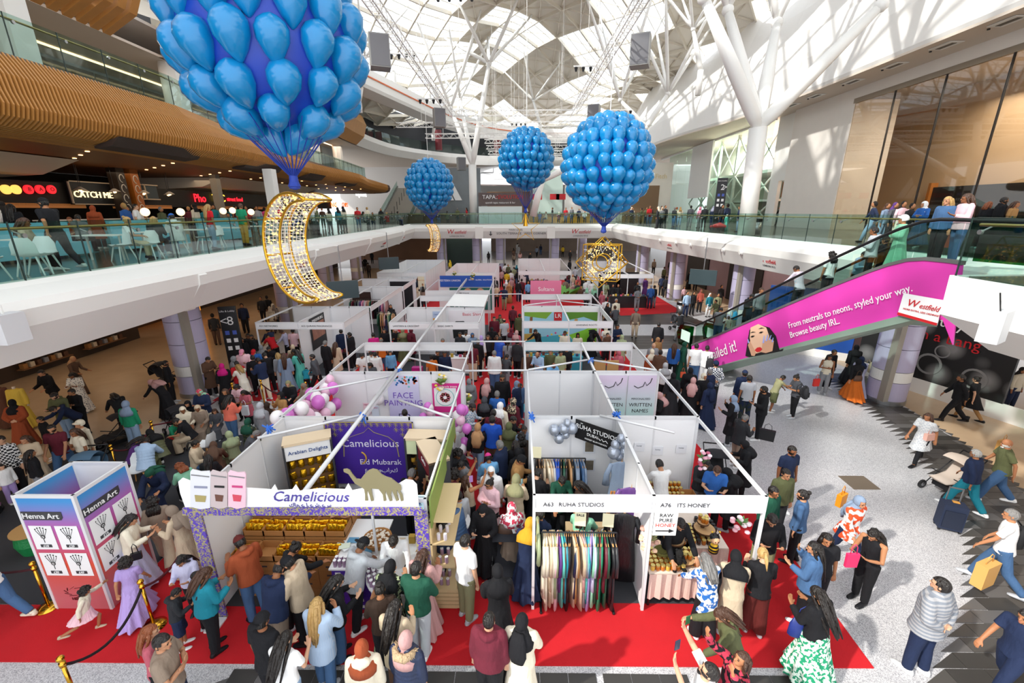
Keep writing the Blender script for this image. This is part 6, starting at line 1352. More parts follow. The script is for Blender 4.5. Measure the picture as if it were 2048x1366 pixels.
# ---- henna booth
hb=empty('henna_booth',(-7.58,6.13,0),'four sided open topped henna art booth in blue, pink and red','booth')
HG=grad('henna_grad','d8472e','2f9bd8',c3='c24a9a',scale=.4)
def hgr():
 m=_M['henna_grad']; r=[n for n in m.node_tree.nodes if n.type=='VALTORGB'][0]; e=r.color_ramp.elements; e[0].position=.10; e[1].position=.42; e[2].position=.95
 e[0].color=(*rgb('c86a72'),1); e[1].color=(*rgb('d64a2c'),1); e[2].color=(*rgb('3f8fd0'),1); q_=e.new(.72); q_.color=(*rgb('b55aa8'),1)
hgr()
for nm,a,b in (('front_panel',(-1.03,0),(0,0)),('side_panel',(0,0),(0,1.0)),('back_panel',(-1.03,1.0),(0,1.0)),('side_panel',(-1.03,0),(-1.03,1.0))):
 d=Vector((b[0]-a[0],b[1]-a[1],0)).normalized(); nn=Vector((d.y,-d.x,0))
 obj(nm,Mt(HG if nm!='back_panel' else PANW).prism([(a[0],a[1],.02),(b[0],b[1],.02),(b[0],b[1],2.46),(a[0],a[1],2.46)],nn*.015),p=hb)
 obj('inner_lining',Mt(PANW).prism([(a[0],a[1],.02),(b[0],b[1],.02),(b[0],b[1],2.46),(a[0],a[1],2.46)],-nn*.012),p=hb); obj('top_rail',Mt(ALU).box((min(a[0],b[0])-.02,min(a[1],b[1])-.02,2.44),(max(a[0],b[0])+.02,max(a[1],b[1])+.02,2.5)),p=hb)
for x in(-1.03,0):
 for y in(0,1.0): obj('corner_post',Mt(ALU).box((x-.025,y-.025,0),(x+.025,y+.025,2.5)),p=hb)
def hpanel(org,dx):
 o=Vector(org); d=Vector(dx); nn=Vector((d.y,-d.x,0))
 def Q(u,z,e=.02): return o+d*u+Vector((0,0,z))+nn*e
 obj('title_bar',Mt(CHAR).prism([Q(.03,2.0),Q(.70,2.0),Q(.74,2.05),Q(.74,2.17),Q(.03,2.17)],nn*.004),p=hb); text('lettering','Henna Art',.15,frame_M(Q(.36,2.08,.028),d,(0,0,1)),WHT,hb)
 for i,(u,z,pr) in enumerate(((.07,1.38,'£10'),(.53,1.38,'£20'),(.07,.80,'£30'),(.53,.80,'£40'))):
  obj('price_card',Mt(WHT).prism([Q(u,z),Q(u+.40,z),Q(u+.40,z+.5),Q(u,z+.5)],nn*.004),p=hb)
  obj('price_tab',Mt(CHAR).prism([Q(u+.1,z+.05,.026),Q(u+.3,z+.05,.026),Q(u+.3,z+.11,.026),Q(u+.1,z+.11,.026)],nn*.003),p=hb); text('lettering',pr,.065,frame_M(Q(u+.2,z+.08,.032),d,(0,0,1)),WHT,hb)
  hb_=Mt(BLK); c=Q(u+.2,z+.27,.027)
  for k in range(5):
   a=R(50+k*20); hb_.bar(c+d*(.04*math.cos(a)),c+d*(.15*math.cos(a))+Vector((0,0,.15*math.sin(a)+.02)),.008,.003); p=c+d*(.15*math.cos(a))+Vector((0,0,.15*math.sin(a)+.03)); hb_.bar(p,p+Vector((0,0,.025)),.02,.003)
  hb_.cyl(c,c+nn*.003,.04,12); hb_.m(WHT).cyl(c,c+nn*.005,.022,12); hb_.m(BLK).cyl(c,c+nn*.007,.012,10).bar(c-Vector((0,0,.04)),c-Vector((0,0,.12)),.012,.003)
  obj('henna_drawing',hb_,p=hb)
 mm=Mt(mat('ink_maroon','6a1f24',.5));
 for k in range(22): a=k*.57; mm.bar(Q(.5+.25*math.cos(a),.42+.12*math.sin(a)),Q(.5+.18*math.cos(a+.6),.42+.08*math.sin(a+.6)),.012,.003)
 obj('palm_emblem',mm,p=hb); text('lettering','HENNA',.08,frame_M(Q(.5,.26,.024),d,(0,0,1)),mat('ink_maroon','6a1f24',.5),hb)
hpanel((-1.03,0,0),(1,0,0)); hpanel((0,0,0),(0,1,0))
# ---- stanchions and ropes
def stanch(x,y,label):
 t=empty('rope_stanchion',(x,y,.018),label,'stanchion'); BR=mat('polished_brass','d9a53a',.15,metal=1)
 m_=Mt(BR); m_.smooth=True; obj('base',m_.lathe([(.19,0),(.19,.015),(.10,.05),(.03,.07)],24),p=t); m_=Mt(BR); m_.smooth=True; obj('pole',m_.lathe([(.027,.05),(.027,.95)],12),p=t); m_=Mt(BR); m_.smooth=True; m_.lathe([(.04,.86),(.04,.93)],12); m_.ell((0,0,1.0),(.05,.05,.05),12,8); obj('finial',m_,p=t)
ST=[(-8.8,6.15,'left of the henna booth'),(-6.5,5.78,'right of the henna booth on red carpet'),(-6.52,4.45,'at the bottom left edge of the frame'),(-11.15,11.6,'beside the teal top near the chairs'),(-11.1,10.2,'in the middle of the seated crowd'),(-10.6,14.6,'near the left column'),(-9.7,14.9,'at red carpet corner behind the girls'),(-7.9,14.7,'left of the white trousers'),(-7.3,14.0,'right of the seated grey headscarf'),(-6.8,7.4,'behind the beige coats')]
for x,y,l in ST: stanch(x,y,'polished brass rope stanchion '+l)
def rope(a,b,label,sag=.45,col='3d0f18'):
 a=Vector((a[0],a[1],.9));b=Vector((b[0],b[1],.9)); obj('velvet_rope',tube([a.lerp(b,i/12)-Vector((0,0,sag*4*(i/12)*(1-i/12))) for i in range(13)],.022,mat('velvet'+col,col,.9),False,8),label=label,cat='rope')
rope(ST[1],ST[2],'dark velvet rope swinging from booth stanchion to bottom edge',.35,'1d0d12'); rope((-12.5,6.6),ST[0],'dark red rope at the left frame edge',.3); rope(ST[1],ST[9],'red rope behind girl in lilac dress',.3,'5a1220'); rope(ST[3],ST[4],'crimson rope through the seated crowd',.3,'5a1220'); rope(ST[5],ST[6],'dark rope near left column'); rope(ST[6],ST[7],'dark rope by the white trousers'); rope(ST[3],ST[5],'crimson rope left of the column',.3,'5a1220'); rope((-5.6,8.5),(-5.55,7.0),'black rope inside left of the camel stall',.3)
# ---- dress stall
def garm(L,w):
 m_=MB(); m_.smooth=True; m_.loft([(0,0,0),(0,0,-.03),(0,0,-.07),(0,0,-.35),(0,0,-L*.7),(0,0,-L)],[(.012,.05),(.02,.14),(.028,w*.5),(.034,w*.40),(.045,w*.52),(.05,w*.58)],12,refx=(1,0,0)); return m_
GM={}
def gmesh(L,w,sleeve=True):
 k=(L,w,sleeve)
 if k not in GM:
  m_=garm(L,w)
  if sleeve:
   for s in(-1,1): m_.loft([(0,s*w*.42,-.08),(.01,s*w*.60,-.35),(.0,s*w*.62,-.62)],[(.03,.05),(.035,.06),(.04,.08)],8,refx=(1,0,0))
  me=m_.mesh('garment'); me.materials.append(SATIN); GM[k]=me
 return GM[k]
HNG=Mt(mat('hanger_wood','c9965a',.5)).bar((0,-.2,-.06),(0,0,0),.012).bar((0,.2,-.06),(0,0,0),.012).bar((0,0,0),(0,0,.07),.008).mesh('hanger')
def rail(x0,x1,y,z,label,col=BLACKM,rz=0):
 t=empty('clothes_rail',(x0,y,0),label,'clothes rail',rz=R(rz)); L=x1-x0; obj('top_bar',Mt(col).cyl((0,0,z),(L,0,z),.016,8),p=t)
 for x in(0,L): obj('upright',Mt(col).cyl((x,0,0),(x,0,z),.016,8),p=t); obj('foot',Mt(col).box((x-.02,-.25,.02),(x+.02,.25,.06)),p=t)
 for x in(0,L):
  for y_ in(-.23,.23): obj('castor',Mt(BLACKM).ell((x,y_,.035),(.03,.03,.03),8,6),p=t)
def hang(p,col,L,w,label,group,rz=0,sleeve=True,wood=True):
 t=empty('hanging_garment',p,label,'garment',group,rz=R(rz)); o=bpy.data.objects.new('fabric',gmesh(L,w,sleeve)); COL.objects.link(o); o.parent=t; o.color=(*rgb(col),1)
 o=bpy.data.objects.new('hanger',HNG); COL.objects.link(o); o.parent=t
rail(.42,1.75,6.35,1.62,'black clothes rail of satin dresses at the stall front')
cols=['cream','cream','beige','beige','cream','sage','light_pink','purple','turquoise','teal','brown','black','black','beige','camel','navy','beige','dusty_pink','grey','teal','turquoise','lilac','lavender','mint','dark_green','maroon','green','maroon','dark_green','black','black','charcoal']
for i,c in enumerate(cols): hang((.46+i*.040,6.35,1.55),c,[1.2,1.48,1.05,1.40,1.3][i%5],.42,'satin dresses in %s crowded on the front rail'%c.replace('_',' ') ,'%s dresses on the front rail'%c.replace('_',' '),rz=_jit.uniform(-14,14))
rail(.35,1.55,8.75,1.62,'black clothes rail against the dress stall back wall')
for i,c in enumerate(['charcoal','brown','dark_brown','beige','cream','beige','light_grey','royal','royal','black','dark_green','black','tan','black','blue_grey','blue_grey','denim','blue_grey']): hang((.42+i*.064,8.75,1.55),c,[1.05,1.2][i%2],.42,'%s garments on wooden hangers on the back rail'%c.replace('_',' '),'%s garments on the back rail'%c.replace('_',' '),rz=_jit.uniform(-10,10))
for nm,loc,col,L,lab in (('a',(1.98,6.75,1.72),'black',1.55,'long black satin abaya hung at the right stall end'),('b',(2.2,7.2,1.95),'purple',1.4,'long purple satin dress hung on the dividing wall'),('c',(2.22,8.1,1.95),'blue_grey',1.3,'pale denim blue dress hung beside the wooden easel'),('d',(.36,6.5,1.7),'sage',.5,'small green scarf tied to the left post')):
 hang(loc,col,L,.5,lab,None,rz=80 if nm!='d' else 0)
def sale(x,y,z,s,lab):
 t=empty('price_sign',(x,y,z),lab,'sign',rz=R(-8)); obj('card',Mt(mat('card_cream','e9e2bf',.5)).box((-.1,-.005,0),(.1,.005,.28)),p=t); obj('stand',Mt(BLACKM).cyl((0,0,-.25),(0,0,0),.008,6),p=t)
 if s: text('lettering',s,.065,FRONT(0,-.01,.23),BLK,t)
sale(1.1,6.4,1.72,'SALE','cream card reading sale on the front rail'); sale(1.62,6.5,1.62,'','cream printed card on stand at right of the front rail'); sale(.42,8.6,1.72,'','cream card on a stand above the back rail')
sg=empty('name_board',(1.34,9.05,2.0),'black diagonal dress studio name board with silver balloons at both ends','sign'); A=Vector((0,0,0));
ang=math.atan2(8.35-9.05,2.2-1.34); sg.rotation_euler.z=ang; Lb=1.1
obj('board',Mt(BLK).box((0,-.02,0),(Lb,.0,.48)),p=sg); text('lettering','RUHA STUDIOS',.15,FRONT(Lb/2,-.03,.33),WHT,sg); text('lettering','DUBAI',.10,FRONT(Lb*.42,-.03,.2),WHT,sg); text('lettering','MODEST GLAM FASHION',.05,FRONT(Lb*.5,-.03,.08),WHT,sg); obj('macron',Mt(WHT).box((.14,-.03,.42),(.2,-.025,.432)),p=sg)
obj('script_mark',tube([(.62,-.03,.2),(.66,-.03,.16),(.70,-.03,.21),(.74,-.03,.16),(.80,-.03,.2),(.85,-.03,.15)],.008,WHT,False,5),p=sg)
SBM=MB(); SBM.smooth=True; SBM.ell((0,0,0),(.12,.12,.13),14,10); SBM=SBM.mesh('balloon'); SBM.materials.append(mat('silver_balloon','aeb6c4',.2,metal=.5))
def bcl(me,center,offs,label,group,scs=None):
 for i,o_ in enumerate(offs):
  o=bpy.data.objects.new('balloon',me); COL.objects.link(o); o.location=Vector(center)+Vector(o_[:3]); s=o_[3]; o.scale=(s,s,s); o['label']=label; o['category']='balloon'; o['group']=group
bcl(SBM,(1.05,8.98,2.2),[(-.22,0,.02,1.1),(0,0,.05,1.05),(.2,0,.06,1.1),(.08,0,.2,.8),(-.1,0,-.2,1.0),(.05,0,-.1,.8)],'silver balloons clustered left of the black name board','silver balloons left of name board')
bcl(SBM,(2.2,8.3,2.15),[(-.1,0,.1,.8),(.1,0,.12,.9),(.02,0,.25,.8),(-.12,0,-.1,1.2),(.12,0,-.08,1.0),(.0,0,-.2,.8)],'silver balloons clustered right of the black name board','silver balloons right of name board')
for i,(z0,x0,x1) in enumerate(((1.55,1.55,1.83),(1.05,1.52,1.85))): poster('framed_photos',['small framed photograph above the photo collage','framed collage of four fashion photographs'][i],x0,x1,z0,z0+.34,9.1,'dcdfe6'); obj('photo',Mt(mat('photo_tone','6b6355',.5,var=.5,vscale=9)).box((.04,-.016,.04),(x1-x0-.04,-.012,.3)),p=[o for o in bpy.data.objects if o.name.startswith('framed_photos')][-1])
ea=empty('wooden_easel',(1.95,7.6,0),'folding wooden easel with a hat in the dress stall','easel')
for a,b in (((-.2,0,0),(0,.1,1.5)),((.25,0,0),(.05,.1,1.5)),((0,.4,0),(0,.1,1.4)),((-.2,0,.6),(.2,0,.6))): obj('strut',Mt(mat('easel_wood','b8793c',.5)).bar(a,b,.035),p=ea)
tb=empty('draped_table',(1.55,7.3,0),'beige covered table behind the front dress rail','table'); obj('table_cover',Mt(mat('beige_cloth','b39b78',.8,var=.05)).box((-.55,-.3,0.03),(.55,.35,.78)),p=tb)
obj('round_plate',Mt(WHT).cyl((1.85,7.3,.78),(1.85,7.3,.795),.16,24),label='round white plate on the beige covered table',cat='plate'); obj('black_tablet',Mt(BLACKM).box((1.35,7.2,.78),(1.6,7.5,.79)),label='flat black tablet on the beige covered table',cat='tablet')
# ---- honey stall
def table(x0,y0,x1,y1,h,label,cloth,skirt):
 t=empty('draped_table',(x0,y0,0),label,'table'); obj('table_top',Mt(cloth).box((0,0,h-.03),(x1-x0,y1-y0,h)),p=t)
 n=24; sk=Mt(skirt); sk.smooth=True
 for k in range(n):
  a=k/n*(x1-x0); b=(k+1)/n*(x1-x0); ya=-.02-.03*math.sin(k*1.6); yb=-.02-.03*math.sin((k+1)*1.6); sk.quad((a,-.02,h-.01),(b,-.02,h-.01),(b,yb,h*.30),(a,ya,h*.30))
 sk.box((0,.0,.05),(x1-x0,y1-y0,h-.03)) if 0 else None
 obj('cloth_skirt',sk,p=t)
 for x in(.05,x1-x0-.05):
  for y in(.05,y1-y0-.05): obj('leg',Mt(BLACKM).box((x-.02,y-.02,0),(x+.02,y+.02,h-.03)),p=t)
CL=mat('floral_cloth','e3d2c4',.8,var=.1,vscale=20); CLD=mat('dotted_cloth','d9bcb0',.8,var=.2,vscale=50)
table(2.38,6.28,3.45,7.0,.80,'front honey table with a dotted pale pink cloth',CL,CLD); table(3.15,6.9,4.1,8.1,.80,'side honey table with cream cloth on red carpet',CL,CLD)
G1='gold lidded honey jars in rows on front table'
for i in range(10):
 for j in range(5):
  if 4<i<7 and j>1: continue
  if i>=7 and j<1: continue
  jar((2.46+i*.092,6.36+j*.105,.80+ (0.0)),'gold lidded honey jars in the %s row on the front table'%['front','second','third','fourth','back'][j],'honey jars, %s row of front table'%['front','second','third','fourth','back'][j],JRM if (i+j)%3 else JRY,LDM,1.05)
for i in range(30):
 jar((3.25+(i%6)*.10+.02*(i//6),7.0+(i//6)*.11,.80),'dark honey jars in rows on the side table','dark jars on the side table',JRD if i%2 else JRM,LDM if i%3 else LDB,1.05)
for i in range(14): jar((3.75+(i%4)*.09,7.35+(i//4)*.1,.80),'black lidded honey jars beside the wood slices','black lidded jars on the side table',JRD,LDB,1.05)
def slice_(loc,r,h,label):
 t=empty('wood_slice_stand',loc,label,'cake stand'); obj('slice',Mt(mat('slice_wood','c39a6b',.6,var=.15,vscale=10)).cyl((0,0,h),(0,0,h+.035),r,20),p=t); obj('bark_rim',Mt(mat('bark','5a3a22',.8)).lathe([(r+.004,h),(r+.008,h+.017),(r+.004,h+.033)],20),p=t); obj('stem',Mt(mat('bark','5a3a22',.8)).cyl((0,0,0),(0,0,h),.04,10),p=t)
slice_((2.97,6.8,.8),.19,.28,'tall wood slice stand with honey jars by black bear'); slice_((3.12,6.5,.8),.14,.08,'low wood slice stand with jars on the front table'); slice_((3.75,7.25,.8),.2,.14,'wide wood slice stand on the side table'); slice_((3.72,7.28,.975),.11,.10,'small upper wood slice stand on the side table')
for i,(x,y,z) in enumerate(((2.9,6.78,1.12),(3.0,6.74,1.12),(2.95,6.86,1.12),(3.05,6.84,1.12),(2.87,6.88,1.12),(3.08,6.5,.92),(3.17,6.5,.92),(3.12,6.56,.92),(3.7,7.25,1.115),(3.78,7.3,1.115),(3.68,7.34,1.115),(3.75,7.22,1.115))): jar((x,y,z),'honey jars standing up on the wood slices','honey jars on wood slices',JRM,LDM,1.05)
be=empty('black_bear_toy',(2.93,6.42,.80),'sitting black plush bear between honey jars','toy'); FURK=mat('black_plush','131211',.95,bump=.8,bscale=60)
m_=Mt(FURK); m_.smooth=True; m_.ell((0,0,.16),(.085,.075,.15),12,8); obj('body',m_,p=be); m_=Mt(FURK); m_.smooth=True; m_.ell((0,-.02,.34),(.07,.065,.065),12,8); m_.ell((-.05,0,.40),(.022,.015,.022),8,5); m_.ell((.05,0,.40),(.022,.015,.022),8,5); m_.ell((0,-.08,.325),(.03,.03,.025),8,5); obj('head',m_,p=be)
for s in(-1,1):
 m_=Mt(FURK); m_.smooth=True; m_.loft([(s*.07,0,.24),(s*.12,-.05,.14)],[.035,.03],8); obj('arm',m_,p=be); m_=Mt(FURK); m_.smooth=True; m_.loft([(s*.05,0,.06),(s*.10,-.14,.04)],[.045,.035],8); obj('leg',m_,p=be)
bee=empty('bee_figurine',(3.72,6.75,.8),'child figurine dressed as a striped bee with black hood','figurine')
YB=mat('bee_yellow','e8b820',.4)
m_=Mt(YB); m_.smooth=True; m_.ell((0,0,.13),(.09,.08,.13),12,8); obj('body',m_,p=bee)
for z in(.08,.14,.20): obj('black_stripe',Mt(BLACKM).lathe([(.092*math.sin(math.acos(max(-1,min(1,(z-.13)/.135))))+.004,z-.013),(.092*math.sin(math.acos(max(-1,min(1,(z-.13)/.135))))+.004,z+.013)],14),p=bee)
m_=Mt(mat('doll_skin','e8b88e',.4)); m_.smooth=True; m_.ell((0,-.01,.34),(.085,.08,.085),12,8); obj('face',m_,p=bee); m_=Mt(BLACKM); m_.smooth=True; m_.ell((0,.02,.375),(.095,.085,.075),12,8); m_.loft([(-.04,0,.43),(-.07,0,.5)],[.008,.008],5); m_.loft([(.04,0,.43),(.07,0,.5)],[.008,.008],5); obj('hood',m_,p=bee)
for s in(-1,1): obj('antenna_ball',Mt(YB).ell((s*.07,0,.51),(.02,.02,.02),8,5),p=bee); obj('eye',Mt(BLACKM).ell((s*.03,-.088,.345),(.01,.006,.013),6,4),p=bee)
obj('nest_wreath',Mt(mat('nest','6e6a32',.9,bump=.8,bscale=40)).lathe([(.10,0),(.15,.03),(.13,.06),(.08,.03)],16),loc=(2.72,6.68,.9),label='mossy twig nest wreath with yellow buds among jars',cat='wreath')
rp=poster('raw_honey_sign','white raw pure honey sign with an arrow on the divider',2.32,2.72,1.72,2.2,6.19,'f2f2f2',[('RAW',2.52,2.13,.10,'151515'),('PURE',2.52,2.03,.10,'151515'),('HONEY',2.52,1.93,.10,'d8402a')]); obj('arrow',Mt(BLK).prism([(.04,-.018,.09),(.27,-.018,.09),(.27,-.018,.06),(.36,-.018,.10),(.27,-.018,.14),(.27,-.018,.11),(.04,-.018,.11)],(0,-.003,0)),p=rp)
cr=empty('jar_crates',(2.45,8.3,0),'black table against honey back wall stacked with gold lidded jars','table'); obj('cover',Mt(BLACKM).box((-.1,0,0),(1.5,.75,.6)),p=cr)
for i in range(15):
 for j in range(5):
  if 6<i<9 and j<3: continue
  jar((2.45+i*.098,8.35+j*.13,.6+.05*j),'gold lidded honey jars packed on the back table','honey jars on the back table',JRM,LDM,1.1)
carton(3.75,8.4,.62,.34,.3,.22,'brown open carton on the honey back table',None); obj('honey_paper',Mt(WHT).box((0,0,0),(.3,.25,.004)),loc=(3.75,8.05,.62),label='white paper sheet by the brown carton',cat='paper')
for i,(x,z) in enumerate(((2.75,1.6),(3.2,1.5),(3.75,1.55))): poster('wall_notice','small pale paper notice on honey stall wall, '+['left','middle','right'][i],x,x+.25,z,z+.22,9.11,'e4e5ea',[('honey',x+.12,z+.15,.05,'8a8f98')])
def plant(loc,n,L,label,col,flow=None,w=.02,kind_='potted_plant'):
 t=empty(kind_,loc,label,'plant'); q_=random.Random(n);
 if not flow: obj('pot',Mt(CHAR).lathe([(.1,0),(.14,.22)],12),p=t)
 for i in range(n):
  a=q_.uniform(0,6.28); l_=L*q_.uniform(.7,1.1); b=(math.cos(a),math.sin(a)); z0=.2 if not flow else 0
  mb=Mt(mat('leaf_'+col,col,.5)); pts=[(b[0]*l_*f*.6,b[1]*l_*f*.6,z0+l_*(f-.45*f*f)) for f in(0,.35,.7,1)]
  mb.loft(pts,[(w,.004),(w*1.3,.004),(w,.004),(.002,.002)],4); obj('leaf',mb,p=t)
 if flow:
  for i in range(14): p=(q_.uniform(-.16,.16),q_.uniform(-.1,.1),q_.uniform(-.15,.3)); obj('flower',Mt(mat('fl_'+flow[i%len(flow)],flow[i%len(flow)],.6)).ell(p,(.05,.05,.035),8,5),p=t)
 return t
plant((3.5,8.35,0.03),26,.75,'spiky green potted plant behind the honey tables','4d7a3c',w=.025); plant((4.1,8.4,1.75),16,.28,'pink and white flower garland on the stall corner post','4f7a3a',['e5a9bd','f2e4ea','c0607c'],.02,'flower_garland'); plant((4.15,6.7,1.5),12,.22,'small blossom spray on the right front post','5c8a4a',['f0b8c4','f6e6ea'],.02,'flower_garland'); plant((2.4,6.45,1.3),12,.25,'dried blossom spray by the stall divider','8a8a5a',['e8c0a0','c99a8a'],.02,'flower_garland')
for x,y,z,l in ((-2.3,11.85,2.15,'yellow flower and leaf garland above the pink cake poster'),(-1.62,12.2,1.4,'thin climbing flower garland on the aisle post'),(-5.0,33.5,2.3,'leafy garland over far left white stall'),(-3.2,30.1,2.65,'white blossom garland over the blue header')): plant((x,y,z),26,.3,l,'6c8a3a',['e8c840','e9e2c8'],.03,'flower_garland')
plant((3.6,33,0),60,2.2,'tall leafy green tree plant by the far booths','5f9a3a',w=.10)
# ---- pink stall balloons
BP=MB(); BP.smooth=True; BP.ell((0,0,0),(.16,.16,.185),14,10); BP.loft([(0,0,-.18),(0,0,-.21)],[.015,.025],6); BPK=BP.mesh('balloon'); BPK.materials.append(mat('balloon_pink','d975cf',.25,coat=.3)); BWH=BPK.copy(); BWH.materials.clear(); BWH.materials.append(mat('balloon_white','f4eef0',.25,coat=.3)); BPL=BPK.copy(); BPL.materials.clear(); BPL.materials.append(mat('balloon_pale','efc2d8',.25,coat=.3))
q=random.Random(21); path=[(-5.9,9.4,2.0),(-5.75,10.0,2.1),(-5.7,10.6,1.9),(-5.6,11.2,2.1),(-5.55,11.7,2.3)]
for i in range(40):
 f=i/39*4; k=min(int(f),3); p=Vector(path[k]).lerp(Vector(path[k+1]),f-k)+Vector((q.uniform(-.2,.35),q.uniform(-.2,.2),q.uniform(-.55,.22))); me=[BPK,BWH,BPL][i%3]
 nm=['pink','white','pale pink'][i%3]; bcl(me,p,[(0,0,0,q.uniform(.85,1.15))],nm+' balloons of the garland along the left stall beam',nm+' balloons of the left garland')
for i in range(12): p=(-2.72+q.uniform(-.15,.15),11.7,1.55-i*.13+q.uniform(-.05,.05)); me=[BPK,BWH,BPL][i%3]; nm=['pink','white','pale pink'][i%3]; bcl(me,p,[(0,0,0,.8)],nm+' balloons left of the cake poster',nm+' balloons left of cake poster')
for i in range(14): p=(-1.6+q.uniform(-.2,.2),10.6+q.uniform(-.2,.2),1.95-i*.11); me=[BPK,BPK,BWH,BPL][i%4]; nm=['pink','pink','white','pale pink'][i%4]; bcl(me,p,[(0,0,0,.85)],nm+' balloons on the aisle post of the pink stall',nm+' balloons on aisle post')
obj('single_balloon',BWH,loc=(-4.2,11.8,1.7),label='single white balloon on the face painting wall',cat='balloon')
# ---- clothes in other stalls
def rackrow(x0,x1,y,z,cols,label,group,L=1.0,dx=.09,railz=None):
 rail(x0,x1,y,z,label); n=int((x1-x0)/dx)
 for i in range(n): c=cols[i%len(cols)]; hang((x0+.05+i*dx,y,z-.07),c,L,.42,c.replace('_',' ')+' '+group,c.replace('_',' ')+' '+group,rz=_jit.uniform(-10,10))
rackrow(-3.4,-1.9,12.7,1.75,['black','charcoal','maroon','beige','dark_green','cream','maroon','light_pink'],'white walled stall rail of dark clothes by the aisle','garments on the rail behind face painting')
rackrow(-10.2,-7.9,25.5,2.0,['dark_green','maroon','black','charcoal','grey','purple','pink','light_grey','dusty_pink','tan'],'long rail of colourful clothes in left stall','garments on the long left rail',1.1,.12)
rackrow(-7.6,-6.6,22.5,1.9,['dark_green','tan','camel','dusty_pink','sage'],'rail of long robes at the left stall edge','robes at the left stall edge',1.5,.13)
for i,c in enumerate(('maroon','dusty_pink','purple','dark_red','brown')): hang((-3.7+i*.08,12.6,2.2),c,1.2,.4,'%s long scarf hanging from the centre beam'%c.replace('_',' '),None,rz=40)
for i,(x,y,z,w_,d_,l) in enumerate(((-4.9,13.5,.75,1.6,.6,'table with goods in open frame behind face painting stall'),(-3.6,9.8,.75,2.2,.6,'white table inside the pink balloon stall'),(-2.3,6.95,0.75,.6,.5,'small white table under label printer'),(-10.8,18.6,.75,1.5,.7,'crowded table at the front of the far left stall'),(-8.6,19.2,.75,1.2,.5,'black table with perfume boxes'),(1.0,13.2,.75,1.6,.6,'turquoise draped table in right open frame'),(1.5,18.7,.75,2.8,.5,'turquoise draped table before the park mural'),(-2.6,18.5,.75,1.8,.5,'white table below the black shirt poster'),(8.3,32.4,.9,2.8,.6,'black counter table on red carpet at far right'),(6.2,29.5,.8,.9,.8,'black cube table at the edge of far right booth'),(1.8,41,.75,2,.6,'dark table by the farthest booths'))):
 t=empty('stall_table',(x,y,0),l,'table'); c=[WHT,WHT,WHT,mat('brown_cloth','5c4634',.8),BLACKM,mat('turq_cloth','2f9ab0',.7),mat('turq_cloth','2f9ab0',.7),WHT,BLACKM,BLACKM,BLACKM][i]
 obj('cover',Mt(c).box((-w_/2,-d_/2,.02),(w_/2,d_/2,z-.02)),p=t); obj('table_top',Mt(c).box((-w_/2-.02,-d_/2-.02,z-.02),(w_/2+.02,d_/2+.02,z)),p=t)
 for k in range(int(w_*5)): obj('merchandise_box',Mt(mat('merch%d'%(k%5),['7a3b2e','d8c7a8','c8a23a','3b4a6a','b8496a'][k%5],.5)).box((-.06,-.05,0),(.06,.05,.06+.05*(k%3))),loc=(x-w_/2+.1+k*.19,y+q.uniform(-.15,.15),z),label='small boxed goods on '+l,cat='goods',group='goods on '+l)
obj('label_printer',Mt(BLACKM).box((-.16,-.16,0),(.16,.16,.22)).prism([(-.14,-.16,.05),(.14,-.16,.05),(.12,-.30,.0),(-.12,-.30,.0)],(0,0,.03)).box((-.1,-.1,.22),(.1,.12,.34)),loc=(-1.42,7.35,1.0),label='black label printer on round table by the aisle',cat='printer')
pt=empty('round_table',(-1.4,7.35,0),'white round table with navy skirt holding the printer','table'); obj('table_top',Mt(WHT).cyl((0,0,.97),(0,0,1.0),.42,24),p=pt); obj('cloth_skirt',Mt(mat('navy_cloth','2a2558',.8)).lathe([(.42,.97),(.4,.1)],24),p=pt)
for i,x in enumerate((2.85,3.3)): obj('wooden_board',Mt(mat('board_oak','b98a55',.5)).box((-.2,-.02,0),(.2,.02,.9)),loc=(x,14.2,1.2),label='%s of two tall wooden boards in right open frame'%['left','right'][i],cat='board')
obj('pink_suitcase',Mt(mat('case_magenta','b81f86',.4)).box((-.22,-.13,.05),(.22,.13,.6)).m(STEEL).box((-.12,.1,.6),(-.1,.12,.95)).box((.1,.1,.6),(.12,.12,.95)).box((-.12,.1,.93),(.12,.12,.95)),loc=(-4.4,17.5,.02),label='magenta trolley suitcase in front of basic shirts stall',cat='suitcase')
# shop windows on the ground left, mannequins, green drum
AM=Mt(AMB)
for i,(y,z) in enumerate(((24.5,1.0),(25.6,1.0))): obj('amber_shelf',Mt(AMB).box((0,0,0),(.1,.7,2.6)),loc=(-22.1,y+2.5,.6),label='glowing amber shop shelf behind left stalls, %s one'%['left','right'][i],cat='shelf')
for i,y in enumerate((14,17.5,20.5)):
 t=empty('shop_shelving',(-22.2,y,0),'dim shop shelving under the left balcony, '+['nearest','middle','farthest'][i],'shelving')
 for z in(.4,.9,1.4,1.9): obj('shelf_board',Mt(mat('shelf_brown','7a5434',.5)).box((0,0,z),(.35,2.2,z+.04)),p=t)
 obj('light_strip',Mt(WARML).box((0,0,2.3),(.1,2.2,2.35)),p=t)
 for k in range(14): obj('shelf_item',Mt(mat('si%d'%(k%4),['9a6a3a','c8b8a0','5a3a2a','8a8a90'][k%4],.5)).box((.05,.1+(k%7)*.3,.44+(k//7)*.5),(.25,.28+(k%7)*.3,.66+(k//7)*.5)),p=t)
